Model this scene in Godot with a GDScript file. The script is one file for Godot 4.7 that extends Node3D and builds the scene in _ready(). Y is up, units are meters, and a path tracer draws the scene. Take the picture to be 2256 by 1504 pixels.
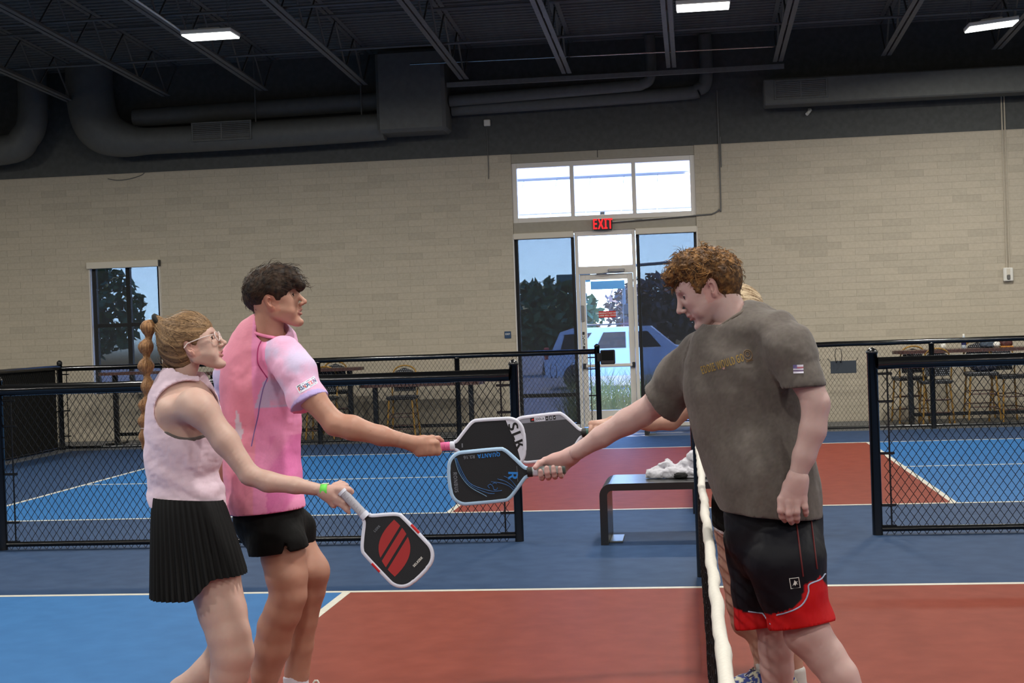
extends Node3D

# ---------------------------------------------------------------- set-up: camera, sky, sun, lamps, exposure
func _ready() -> void:
	rng.seed = 7
	grain.seed = 3
	grain.frequency = 1.0
	var cam := Camera3D.new()
	cam.name = "camera"
	cam.fov = 26.212
	cam.position = Vector3(0.036, 1.573, 12.357)
	cam.basis = Basis(Vector3.UP, deg_to_rad(7.107)) * Basis(Vector3.RIGHT, deg_to_rad(-0.566)) * Basis(Vector3.BACK, deg_to_rad(-2.014))
	cam.near = 0.05
	cam.far = 400.0
	add_child(cam)
	var env := Environment.new()
	env.background_mode = Environment.BG_SKY
	var sky := Sky.new()
	var sm := ProceduralSkyMaterial.new()
	sm.sky_top_color = Color(0.20, 0.42, 0.78)
	sm.sky_horizon_color = Color(0.66, 0.79, 0.90)
	sm.ground_horizon_color = Color(0.55, 0.55, 0.52)
	sm.ground_bottom_color = Color(0.3, 0.3, 0.28)
	sm.sky_energy_multiplier = 3.2
	sm.ground_energy_multiplier = 1.4
	sm.sun_angle_max = 4.0
	sky.sky_material = sm
	env.sky = sky
	env.tonemap_mode = Environment.TONE_MAPPER_LINEAR
	env.tonemap_exposure = 1.0
	env.sdfgi_enabled = true
	env.ssao_enabled = true
	env.ssil_enabled = true
	var we := WorldEnvironment.new()
	we.name = "world_environment"
	we.environment = env
	add_child(we)
	var sun := DirectionalLight3D.new()
	sun.name = "sun"
	sun.light_energy = 4.0
	sun.light_color = Color(1.0, 0.95, 0.87)
	sun.light_angular_distance = 0.53
	sun.shadow_enabled = true
	sun.rotation_degrees = Vector3(-60, 208, 0)
	add_child(sun)
	make_materials()
	make_people_materials()
	for k in lamp_spots.size():
		make_lamp(lamp_spots[k], k)
	make_hall()
	make_back_wall()
	make_entry()
	make_window()
	make_outside()
	make_ceiling_things()
	make_wall_things()
	make_fences()
	make_courts_nets()
	make_bench()
	make_bar_area()
	make_girl()
	make_boy()
	make_man()
	make_woman()
	make_paddles()

var rng := RandomNumberGenerator.new()
var grain := FastNoiseLite.new()
var M := {}
const LAMP_POWER := 18.0
# the three lamps in view first; the rest of the hall's rows hang outside the frame
var lamp_spots: Array = [
	Vector3(-5.42, 5.06, -4.15), Vector3(0.25, 5.06, -4.2), Vector3(3.79, 5.06, -6.35),
	Vector3(-11.1, 5.06, -4.15), Vector3(9.5, 5.06, -5.2),
	Vector3(-11.1, 5.3, 1.5), Vector3(-5.42, 5.3, 1.5), Vector3(0.25, 5.3, 1.5), Vector3(5.9, 5.3, 1.5), Vector3(11.5, 5.3, 1.5),
	Vector3(-11.1, 5.5, 7.2), Vector3(-5.42, 5.5, 7.2), Vector3(0.25, 5.5, 7.2), Vector3(5.9, 5.5, 7.2), Vector3(11.5, 5.5, 7.2),
	Vector3(-11.1, 5.7, 12.9), Vector3(-5.42, 5.7, 12.9), Vector3(0.25, 5.7, 12.9), Vector3(5.9, 5.7, 12.9), Vector3(11.5, 5.7, 12.9),
	Vector3(-5.42, 5.9, 18.6), Vector3(0.25, 5.9, 18.6), Vector3(5.9, 5.9, 18.6)]

# ---------------------------------------------------------------- naming and tagging
func thing(called: String, label: String, category: String, at := Vector3.ZERO, group := "") -> Node3D:
	var o := Node3D.new()
	o.name = numbered(called)
	add_child(o)
	o.position = at
	return tag(o, label, category, group)

func tag(o: Node3D, label: String, category: String, group := "", kind := "") -> Node3D:
	o.set_meta("label", label)
	if category:
		o.set_meta("category", category)
	if group:
		o.set_meta("group", group)
	if kind:
		o.set_meta("kind", kind)
	return o

var used := {}
func numbered(n: String) -> String:
	if not used.has(n):
		used[n] = 0
		return n
	used[n] += 1
	return "%s_%03d" % [n, used[n]]

var part_used := {}
func obj(called: String, mesh: Mesh, mat: Material, parent: Node3D = null) -> MeshInstance3D:
	var o := MeshInstance3D.new()
	o.mesh = mesh
	if mat:
		o.material_override = mat
	if parent == null:
		o.name = numbered(called)
		add_child(o)
	else:
		var key := str(parent.get_instance_id()) + called
		part_used[key] = part_used.get(key, -1) + 1
		o.name = called if part_used[key] == 0 else "%s_%03d" % [called, part_used[key]]
		parent.add_child(o, true)
	return o

func struct(called: String, mesh: Mesh, mat: Material, label: String, category: String) -> MeshInstance3D:
	var o := obj(called, mesh, mat)
	tag(o, label, category, "", "structure")
	return o

func dup(o: Node3D, at: Vector3, label: String, turn := 0.0) -> Node3D:
	var r: Node3D = o.duplicate()
	r.name = numbered(String(o.name).rstrip("0123456789").rstrip("_"))
	add_child(r)
	r.position = at
	r.rotation.y = turn
	r.set_meta("label", label)
	return r

# ---------------------------------------------------------------- materials
func lin(c: Color) -> Color:
	return c.srgb_to_linear()

func mat(c: Color, rough := 0.7, metal := 0.0, spec := 0.5) -> StandardMaterial3D:
	var m := StandardMaterial3D.new()
	m.albedo_color = c
	m.roughness = rough
	m.metallic = metal
	m.metallic_specular = spec
	return m

func vmat(rough := 0.7, spec := 0.5) -> StandardMaterial3D:
	var m := mat(Color.WHITE, rough, 0.0, spec)
	m.vertex_color_use_as_albedo = true
	return m

func noise_tex(lo: Color, hi: Color, freq: float, octaves := 4, size := 512, sd := 1, kind := FastNoiseLite.TYPE_SIMPLEX_SMOOTH) -> NoiseTexture2D:
	var n := FastNoiseLite.new()
	n.seed = sd
	n.noise_type = kind
	n.frequency = freq
	n.fractal_octaves = octaves
	var t := NoiseTexture2D.new()
	t.width = size
	t.height = size
	t.seamless = true
	t.noise = n
	var g := Gradient.new()
	g.colors = PackedColorArray([lo, hi])
	t.color_ramp = g
	return t

func bump_tex(freq: float, size := 512, sd := 5) -> NoiseTexture2D:
	var n := FastNoiseLite.new()
	n.seed = sd
	n.frequency = freq
	n.fractal_octaves = 3
	var t := NoiseTexture2D.new()
	t.width = size
	t.height = size
	t.seamless = true
	t.as_normal_map = true
	t.bump_strength = 4.0
	t.noise = n
	return t

func mottled(c: Color, amount: float, scale: float, rough: float, sd := 1, spec := 0.5, freq := 0.02) -> StandardMaterial3D:
	var m := mat(Color.WHITE, rough, 0.0, spec)
	m.albedo_texture = noise_tex(c.darkened(amount), c.lightened(amount * 0.6), freq, 4, 512, sd)
	m.uv1_triplanar = true
	m.uv1_world_triplanar = true
	m.uv1_scale = Vector3.ONE * scale
	return m

func make_materials() -> void:
	M.dark_blue = mottled(Color(0.165, 0.25, 0.375), 0.07, 0.45, 0.58, 11, 0.24)
	M.sky_blue = mottled(Color(0.155, 0.385, 0.605), 0.05, 0.45, 0.58, 12, 0.24)
	M.red_court = mottled(Color(0.485, 0.215, 0.16), 0.06, 0.45, 0.58, 13, 0.24)
	M.concrete = mottled(Color(0.36, 0.37, 0.38), 0.10, 0.5, 0.5, 14)
	M.line_paint = mottled(Color(0.78, 0.77, 0.72), 0.05, 1.5, 0.5, 15)
	for k in 4:
		M["block%d" % k] = mottled([Color(0.715, 0.675, 0.605), Color(0.705, 0.667, 0.597), Color(0.724, 0.683, 0.611), Color(0.685, 0.648, 0.58)][k], 0.05, 1.6, 0.75, 20 + k, 0.3)
	M.mortar = mottled(Color(0.695, 0.655, 0.587), 0.05, 2.0, 0.85, 25, 0.2)
	M.beige_paint = mottled(Color(0.60, 0.575, 0.52), 0.03, 1.0, 0.6, 26, 0.4)
	M.band = mottled(Color(0.315, 0.32, 0.313), 0.06, 0.8, 0.8, 27, 0.25)
	M.ceiling = mottled(Color(0.42, 0.42, 0.405), 0.08, 0.6, 0.8, 28, 0.25)  # black paint, greyed so the albedo carries the veiling glare
	M.steel_dark = mottled(Color(0.41, 0.41, 0.40), 0.06, 1.0, 0.6, 29, 0.4)
	M.duct = mottled(Color(0.37, 0.375, 0.365), 0.06, 0.7, 0.55, 30, 0.4)
	M.white_frame = mat(Color(0.80, 0.78, 0.75), 0.4)
	M.valance = mat(Color(0.78, 0.75, 0.69), 0.5)
	M.black_frame = mat(Color(0.10, 0.10, 0.11), 0.45)
	M.black_vinyl = mat(Color(0.035, 0.036, 0.038), 0.17, 0.0, 0.6)
	M.black_steel = mat(Color(0.05, 0.052, 0.056), 0.25, 0.0, 0.6)
	M.wire = mat(Color(0.075, 0.08, 0.09), 0.4)
	M.chrome = mat(Color(0.75, 0.75, 0.75), 0.2, 1.0)
	M.white_plastic = mat(Color(0.84, 0.83, 0.80), 0.4)
	M.screen_cloth = mottled(Color(0.115, 0.11, 0.10), 0.1, 3.0, 0.9, 31, 0.2)
	M.glass = mat(Color(0.9, 0.95, 0.95, 0.06), 0.03)
	M.glass.transparency = BaseMaterial3D.TRANSPARENCY_ALPHA
	M.shade = mat(Color(0.13, 0.135, 0.14, 0.70), 0.8)
	M.shade.transparency = BaseMaterial3D.TRANSPARENCY_ALPHA
	M.brass = mat(Color(0.62, 0.47, 0.20), 0.35, 0.3)
	M.tabletop = mottled(Color(0.31, 0.20, 0.18), 0.12, 4.0, 0.35, 32)
	M.glow = mat(Color.WHITE, 0.5)
	M.glow.emission_enabled = true
	M.glow.emission = Color(0.98, 1.0, 0.97)
	M.glow.emission_energy_multiplier = 5.0
	M.exit_red = mat(Color(0.9, 0.1, 0.12), 0.5)
	M.exit_red.emission_enabled = true
	M.exit_red.emission = Color(1.0, 0.09, 0.13)
	M.exit_red.emission_energy_multiplier = 0.9
	M.ink_white = mat(Color(0.86, 0.86, 0.84), 0.5)
	M.ink_black = mat(Color(0.06, 0.06, 0.07), 0.5)
	M.sign_red = mat(Color(0.75, 0.12, 0.11), 0.5)
	M.plate_grey = mat(Color(0.45, 0.46, 0.45), 0.35, 0.4)
	M.skirt = mat(Color(0.045, 0.047, 0.052), 0.75, 0.0, 0.35)
	M.sign_blue = mat(Color(0.10, 0.23, 0.36), 0.5)

# ---------------------------------------------------------------- mesh helpers
func start() -> SurfaceTool:
	var st := SurfaceTool.new()
	st.begin(Mesh.PRIMITIVE_TRIANGLES)
	st.set_smooth_group(-1)
	return st

func done(st: SurfaceTool) -> ArrayMesh:
	st.generate_normals()
	return st.commit()

# corners counter-clockwise as seen from outside
func quad(st: SurfaceTool, a: Vector3, b: Vector3, c: Vector3, d: Vector3) -> void:
	st.add_vertex(a); st.add_vertex(c); st.add_vertex(b)
	st.add_vertex(a); st.add_vertex(d); st.add_vertex(c)

func tri(st: SurfaceTool, a: Vector3, b: Vector3, c: Vector3) -> void:
	st.add_vertex(a); st.add_vertex(c); st.add_vertex(b)

# a box with chamfered edges
func bx(st: SurfaceTool, at: Vector3, size: Vector3, e := 0.0, b := Basis.IDENTITY) -> void:
	var h := size * 0.5
	e = minf(e, minf(h.x, minf(h.y, h.z)) * 0.9)
	var f := func(s: Vector3, n: int) -> Vector3:
		var p := Vector3(s.x * (h.x - e), s.y * (h.y - e), s.z * (h.z - e))
		p[n] = s[n] * h[n]
		return at + b * p
	for n in 3:
		var u := (n + 1) % 3
		var w := (n + 2) % 3
		for s: float in [-1.0, 1.0]:
			var q := []
			for uv in [[-1, -1], [1, -1], [1, 1], [-1, 1]]:
				var c := Vector3.ZERO
				c[n] = s; c[u] = uv[0]; c[w] = uv[1]
				q.append(f.call(c, n))
			if s > 0:
				quad(st, q[0], q[1], q[2], q[3])
			else:
				quad(st, q[3], q[2], q[1], q[0])
	if e <= 0.0:
		return
	for n in 3:
		var u := (n + 1) % 3
		var w := (n + 2) % 3
		for su: float in [-1.0, 1.0]:
			for sw: float in [-1.0, 1.0]:
				var c0 := Vector3.ZERO
				c0[n] = -1; c0[u] = su; c0[w] = sw
				var c1 := c0
				c1[n] = 1
				if su * sw < 0:
					quad(st, f.call(c0, u), f.call(c1, u), f.call(c1, w), f.call(c0, w))
				else:
					quad(st, f.call(c0, w), f.call(c1, w), f.call(c1, u), f.call(c0, u))
	for sx: float in [-1.0, 1.0]:
		for sy: float in [-1.0, 1.0]:
			for sz: float in [-1.0, 1.0]:
				var c := Vector3(sx, sy, sz)
				if sx * sy * sz > 0:
					tri(st, f.call(c, 0), f.call(c, 1), f.call(c, 2))
				else:
					tri(st, f.call(c, 0), f.call(c, 2), f.call(c, 1))

func box_mesh(size: Vector3, e := 0.0, at := Vector3.ZERO) -> ArrayMesh:
	var st := start()
	bx(st, at, size, e)
	return done(st)

func span(a: Vector3, b: Vector3, e := 0.0) -> ArrayMesh:
	return box_mesh((b - a).abs(), e, (a + b) * 0.5)

# a round bar through points; r may be one radius or one per point
func tube(st: SurfaceTool, pts: Array, r, sides := 10, caps := true, closed := false) -> void:
	var n := pts.size()
	var rings := []
	var up := Vector3.UP
	for i in n:
		var p: Vector3 = pts[i]
		var a: Vector3 = pts[(i - 1 + n) % n] if (i > 0 or closed) else pts[i]
		var c: Vector3 = pts[(i + 1) % n] if (i < n - 1 or closed) else pts[i]
		var d := (c - a).normalized()
		if i == 0:
			up = Vector3.UP if absf(d.y) < 0.9 else Vector3.RIGHT
		var s := d.cross(up).normalized()
		up = s.cross(d).normalized()
		var rad: float = r[i] if r is Array else r
		var ring := PackedVector3Array()
		for k in sides:
			var t := TAU * k / sides
			ring.append(p + (s * cos(t) + up * sin(t)) * rad)
		rings.append(ring)
	st.set_smooth_group(0)
	for i in (n if closed else n - 1):
		var A: PackedVector3Array = rings[i]
		var B: PackedVector3Array = rings[(i + 1) % n]
		for k in sides:
			var l := (k + 1) % sides
			quad(st, A[k], B[k], B[l], A[l])
	if caps and not closed:
		st.set_smooth_group(-1)
		for k in range(1, sides - 1):
			tri(st, rings[0][0], rings[0][k], rings[0][k + 1])
			tri(st, rings[n - 1][0], rings[n - 1][k + 1], rings[n - 1][k])
	st.set_smooth_group(-1)

func tube_mesh(pts: Array, r, sides := 10, closed := false) -> ArrayMesh:
	var st := start()
	tube(st, pts, r, sides, true, closed)
	return done(st)

# profile of (radius, height) turned about y
func lathe(st: SurfaceTool, prof: Array, sides := 20, xf := Transform3D.IDENTITY) -> void:
	st.set_smooth_group(0)
	for i in prof.size() - 1:
		var p: Vector2 = prof[i]
		var q: Vector2 = prof[i + 1]
		for k in sides:
			var t0 := TAU * k / sides
			var t1 := TAU * (k + 1) / sides
			var a := xf * Vector3(p.x * cos(t0), p.y, p.x * sin(t0))
			var b := xf * Vector3(p.x * cos(t1), p.y, p.x * sin(t1))
			var c := xf * Vector3(q.x * cos(t1), q.y, q.x * sin(t1))
			var d := xf * Vector3(q.x * cos(t0), q.y, q.x * sin(t0))
			if p.x > 1e-5:
				tri(st, a, c, b)
			if q.x > 1e-5:
				tri(st, a, d, c)
	st.set_smooth_group(-1)

func lathe_mesh(prof: Array, sides := 20) -> ArrayMesh:
	var st := start()
	lathe(st, prof, sides)
	return done(st)

# outline in x, y pushed out along z from z0 to z1, placed by xf
func prism(st: SurfaceTool, poly: PackedVector2Array, z0: float, z1: float, xf := Transform3D.IDENTITY, smooth := false) -> void:
	if Geometry2D.is_polygon_clockwise(poly):
		poly = poly.duplicate()
		poly.reverse()
	var n := poly.size()
	st.set_smooth_group(0 if smooth else -1)
	for i in n:
		var p := poly[i]
		var q := poly[(i + 1) % n]
		quad(st, xf * Vector3(p.x, p.y, z0), xf * Vector3(q.x, q.y, z0), xf * Vector3(q.x, q.y, z1), xf * Vector3(p.x, p.y, z1))
	st.set_smooth_group(-1)
	var t := Geometry2D.triangulate_polygon(poly)
	for i in range(0, t.size(), 3):
		var a := poly[t[i]]
		var b := poly[t[i + 1]]
		var c := poly[t[i + 2]]
		if (b - a).cross(c - a) < 0.0:
			var s := b
			b = c
			c = s
		tri(st, xf * Vector3(a.x, a.y, z1), xf * Vector3(b.x, b.y, z1), xf * Vector3(c.x, c.y, z1))
		tri(st, xf * Vector3(a.x, a.y, z0), xf * Vector3(c.x, c.y, z0), xf * Vector3(b.x, b.y, z0))

func prism_mesh(poly: PackedVector2Array, z0: float, z1: float, xf := Transform3D.IDENTITY, smooth := false) -> ArrayMesh:
	var st := start()
	prism(st, poly, z0, z1, xf, smooth)
	return done(st)

func smooth_line(pts: Array, per := 6, closed := false) -> Array:
	var out := []
	var n := pts.size()
	for i in (n if closed else n - 1):
		var a = pts[(i - 1 + n) % n] if (i > 0 or closed) else pts[0]
		var b = pts[i]
		var c = pts[(i + 1) % n]
		var d = pts[(i + 2) % n] if (i < n - 2 or closed) else pts[n - 1]
		for k in per:
			out.append(b.cubic_interpolate(c, a, d, float(k) / per))
	if not closed:
		out.append(pts[n - 1])
	return out

func text_mesh(words: String, height: float, depth := 0.002, bold := 700, face := "Droid Sans", italic := false) -> TextMesh:
	var t := TextMesh.new()
	var f := SystemFont.new()
	f.font_names = PackedStringArray([face])
	f.font_weight = bold
	f.font_italic = italic
	t.font = f
	t.text = words
	t.font_size = 48
	t.pixel_size = height / 34.0
	t.depth = depth
	return t

# ---------------------------------------------------------------- the hall
const WALL_Z := -9.83
func roof_y(z: float) -> float:
	return 5.27 + 0.04 * (z + 9.2)

func make_lamp(at: Vector3, k: int) -> void:
	var said := "white glowing ceiling panel light hanging outside the frame over the courts"
	if k < 3:
		said = ["bright white panel light under the ceiling at upper left, above the pink shirted player", "bright white panel light at the top of the ceiling, above the exit door transom", "tilted bright white panel light at the upper right of the ceiling"][k]
	var o := thing("ceiling_light", said, "light", at, "LED panel lights over the courts")
	o.rotation_degrees = Vector3(0, 0, 5 if k == 2 else 0)
	var st := start()
	bx(st, Vector3(0, 0.035, 0), Vector3(0.60, 0.05, 0.37), 0.008)
	bx(st, Vector3(0, 0.075, 0), Vector3(0.26, 0.04, 0.16), 0.006)
	obj("housing", done(st), M.white_plastic, o)
	obj("lens", box_mesh(Vector3(0.58, 0.016, 0.35), 0.004, Vector3(0, 0.004, 0)), M.glow, o)
	var rise := roof_y(at.z) - at.y + 0.1
	for s: float in [-1.0, 1.0]:
		for dz: float in [-0.15, 0.15]:
			obj("hanger", tube_mesh([Vector3(0.27 * s, 0.055, dz), Vector3(0.2 * s, rise, 0)], 0.004, 5), M.steel_dark, o)
	var l := AreaLight3D.new()
	l.name = "lamp_glow"
	l.area_size = Vector2(0.58, 0.35)
	l.area_normalize_energy = true
	l.light_energy = LAMP_POWER
	l.light_color = Color(1.0, 0.985, 0.95)
	l.area_range = 40.0
	l.shadow_enabled = true
	l.rotation_degrees = Vector3(-90, 0, 0)
	l.position = Vector3(0, -0.02, 0)
	o.add_child(l)

func make_hall() -> void:
	var fl := struct("floor", span(Vector3(-17, -0.2, -7.95), Vector3(15, 0, 24)), M.dark_blue, "dark blue acrylic sports floor of the hall around the courts", "floor")
	obj("concrete_strip", span(Vector3(-17, -0.2, -10.13), Vector3(15, -0.002, -7.95)), M.concrete, fl)
	court_paint(fl, -6.096, 0.0)
	court_paint(fl, 3.64, 9.736)
	for s in [["left", -17.0], ["right", 14.7]]:
		var wl := struct("wall_" + s[0], span(Vector3(s[1], 0, -10.13), Vector3(s[1] + 0.3, 4.2, 24)), M.mortar, "plain beige %s side wall of the hall" % s[0], "wall")
		obj("upper_band", span(Vector3(s[1], 4.2, -10.13), Vector3(s[1] + 0.3, 7.6, 24)), M.band, wl)
	var wf := struct("wall_front", span(Vector3(-17, 0, 24), Vector3(15, 4.2, 24.3)), M.mortar, "plain beige wall of the hall behind the camera", "wall")
	obj("upper_band", span(Vector3(-17, 4.2, 24), Vector3(15, 7.6, 24.3)), M.band, wf)
	# roof deck, its flutes and the steel joists
	var st := start()
	var b := Basis(Vector3.RIGHT, -atan(0.04))
	bx(st, Vector3(-1, roof_y(7.0) + 0.66, 7.0), Vector3(32.6, 0.1, 36.0), 0.0, b)
	var ce := struct("ceiling", done(st), M.ceiling, "black painted metal roof deck on open steel joists", "ceiling")
	var rib := box_mesh(Vector3(24.0, 0.045, 0.075), 0.012)
	for k in 76:
		var z := -9.7 + 0.152 * k
		var r := obj("deck_rib", rib, M.ceiling, ce)
		r.position = Vector3(-3, roof_y(z) + 0.59, z)
	for k in 14:
		make_joist(k, 5.85 + 1.53 * (k - 11) - 1.43)
	for z: float in [-7.2, -4.9, -2.6, -0.3, 2.0]:
		obj("bridging_rod", tube_mesh([Vector3(-15, roof_y(z) + 0.07, z), Vector3(8, roof_y(z) + 0.07, z)], 0.018, 6), M.steel_dark, ce)
		obj("bridging_rod", tube_mesh([Vector3(-15, roof_y(z) + 0.5, z + 0.2), Vector3(8, roof_y(z) + 0.5, z + 0.2)], 0.018, 6), M.steel_dark, ce)

func make_joist(k: int, x: float) -> void:
	var z0 := -9.2
	var z1 := 10.0
	var b := Basis(Vector3.RIGHT, -atan(0.04))
	var zm := (z0 + z1) * 0.5
	var n := z1 - z0
	var st := start()
	for s: float in [-1.0, 1.0]:
		bx(st, Vector3(x + s * 0.042, roof_y(zm), zm), Vector3(0.06, 0.01, n), 0.0, b)
		bx(st, Vector3(x + s * 0.016, roof_y(zm) + 0.03, zm), Vector3(0.008, 0.06, n), 0.0, b)
	var j := thing("roof_joist", "black open web steel joist under the roof deck, joist %s from the left wall" % ["first", "second", "third", "fourth", "fifth", "sixth", "seventh", "eighth", "ninth", "tenth", "eleventh", "twelfth", "thirteenth", "last"][k], "joist", Vector3.ZERO, "steel joists under the roof")
	obj("bottom_chord", done(st), M.steel_dark, j)
	st = start()
	for s: float in [-1.0, 1.0]:
		bx(st, Vector3(x + s * 0.042, roof_y(zm) + 0.56, zm - 0.2), Vector3(0.06, 0.01, n + 0.6), 0.0, b)
	obj("top_chord", done(st), M.steel_dark, j)
	st = start()
	var zig := [Vector3(x, roof_y(-9.7) + 0.55, -9.7)]
	var i := 0
	while z0 + 0.55 * i < z1:
		var z := z0 + 0.55 * i
		zig.append(Vector3(x, roof_y(z) + (0.55 if i % 2 else 0.02), z))
		i += 1
	tube(st, zig, 0.015, 5)
	obj("web", done(st), M.steel_dark, j)

func court_paint(fl: Node3D, z0: float, z1: float) -> void:
	var zm := (z0 + z1) * 0.5
	for s: float in [-1.0, 1.0]:
		obj("service_court", span(Vector3(s * 2.11, -0.01, z0), Vector3(s * 6.706, 0.0015, z1)), M.sky_blue, fl)
	obj("kitchen", span(Vector3(-2.11, -0.01, z0), Vector3(2.11, 0.0015, z1)), M.red_court, fl)
	var w := 0.051
	for z: float in [z0, z1 - w]:
		obj("court_line", span(Vector3(-6.706, -0.01, z), Vector3(6.706, 0.003, z + w)), M.line_paint, fl)
	for s: float in [-1.0, 1.0]:
		obj("court_line", span(Vector3(s * 6.706, -0.01, z0 + w), Vector3(s * (6.706 - w), 0.003, z1 - w)), M.line_paint, fl)
		obj("court_line", span(Vector3(s * 2.134, -0.01, z0 + w), Vector3(s * (2.134 - w), 0.003, z1 - w)), M.line_paint, fl)
		obj("court_line", span(Vector3(s * 2.134, -0.01, zm - w * 0.5), Vector3(s * (6.706 - w), 0.003, zm + w * 0.5)), M.line_paint, fl)

# [x0, x1, y0, y1]
var holes: Array = [[-2.65, 0.12, 0.0, 4.2], [-9.42, -8.27, 0.74, 2.81]]

func make_back_wall() -> void:
	var st := start()
	var z := WALL_Z - 0.15
	for r in [[-17.0, -9.42, 0.0, 4.2], [-9.42, -8.27, 0.0, 0.74], [-9.42, -8.27, 2.81, 4.2], [-8.27, -2.65, 0.0, 4.2], [0.12, 15.0, 0.0, 4.2]]:
		bx(st, Vector3((r[0] + r[1]) * 0.5, (r[2] + r[3]) * 0.5, z), Vector3(r[1] - r[0], r[3] - r[2], 0.3))
	var wl := struct("wall_back", done(st), M.mortar, "long taupe painted block wall at the back of the hall under a black upper band", "wall")
	obj("upper_band", span(Vector3(-17, 4.2, WALL_Z - 0.3), Vector3(15, 6.2, WALL_Z + 0.004)), M.band, wl)
	var bw := 0.4064
	var bh := 0.1016
	var list := []
	for row in 41:
		var y0 := row * bh + 0.02
		var x := -12.6 + (bw * 0.5 if row % 2 else 0.0)
		while x < 6.6:
			var a := x
			var b := x + bw
			var cut := false
			for h in holes:
				if y0 + bh > h[2] and y0 < h[3]:
					if a >= h[0] and b <= h[1]:
						cut = true
					elif a < h[0] and b > h[0]:
						b = h[0]
					elif a < h[1] and b > h[1]:
						a = h[1]
			if not cut and b - a > 0.05 and not (a >= -9.42 and b <= -8.27 and y0 > 2.79 and y0 < 3.0):
				list.append([Vector3((a + b) * 0.5, y0 + bh * 0.5, WALL_Z - 0.001), b - a])
			x += bw
	var eye := Vector3(0.036, 1.573, 12.357)
	list.sort_custom(func(p, q): return p[0].distance_to(eye) + (100 if p[0].y < 1.3 or p[0].x < 0.1 else 0) < q[0].distance_to(eye) + (100 if q[0].y < 1.3 or q[0].x < 0.1 else 0))
	var meshes := {}
	var whole := box_mesh(Vector3(bw - 0.0018, bh - 0.0018, 0.008), 0.0012)
	var rest := [[], [], [], []]
	for i in list.size():
		var tone := rng.randi_range(0, 11)
		tone = 3 if tone > 10 else tone % 3
		var p: Vector3 = list[i][0] + Vector3(0, 0, rng.randf_range(-0.0012, 0.0012))
		if i < 290:
			var key := snappedf(list[i][1], 0.001)
			if not meshes.has(key):
				meshes[key] = box_mesh(Vector3(list[i][1] - 0.0018, bh - 0.0018, 0.008), 0.0012)
			obj("block", meshes[key], M["block%d" % tone], wl).position = p
		else:
			rest[tone].append(Transform3D(Basis.from_scale(Vector3((list[i][1] - 0.0018) / (bw - 0.0018), 1, 1)), p))
	for tone in 4:
		var mm := MultiMesh.new()
		mm.transform_format = MultiMesh.TRANSFORM_3D
		mm.mesh = whole
		mm.instance_count = rest[tone].size()
		for i in rest[tone].size():
			mm.set_instance_transform(i, rest[tone][i])
		var mi := MultiMeshInstance3D.new()
		mi.multimesh = mm
		mi.material_override = M["block%d" % tone]
		mi.name = "blockwork" if tone == 0 else "blockwork_%03d" % tone
		mi.set_meta("kind", "stuff")
		wl.add_child(mi, true)
	# smooth lintel over the small window, outlined by its joint
	obj("lintel", span(Vector3(-9.42, 2.815, WALL_Z), Vector3(-8.25, 3.0, WALL_Z + 0.007), 0.003), M.block1, wl)

# a rectangular ring of four bars, x0..x1, y0..y1
func ring(st: SurfaceTool, x0: float, x1: float, y0: float, y1: float, w: float, z0: float, z1: float) -> void:
	var zc := (z0 + z1) * 0.5
	var d := absf(z1 - z0)
	bx(st, Vector3(x0 + w * 0.5, (y0 + y1) * 0.5, zc), Vector3(w, y1 - y0, d), 0.003)
	bx(st, Vector3(x1 - w * 0.5, (y0 + y1) * 0.5, zc), Vector3(w, y1 - y0, d), 0.003)
	bx(st, Vector3((x0 + x1) * 0.5, y0 + w * 0.5, zc), Vector3(x1 - x0 - 2 * w, w, d), 0.003)
	bx(st, Vector3((x0 + x1) * 0.5, y1 - w * 0.5, zc), Vector3(x1 - x0 - 2 * w, w, d), 0.003)

func ring_mesh(x0: float, x1: float, y0: float, y1: float, w: float, z0: float, z1: float) -> ArrayMesh:
	var st := start()
	ring(st, x0, x1, y0, y1, w, z0, z1)
	return done(st)

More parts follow.
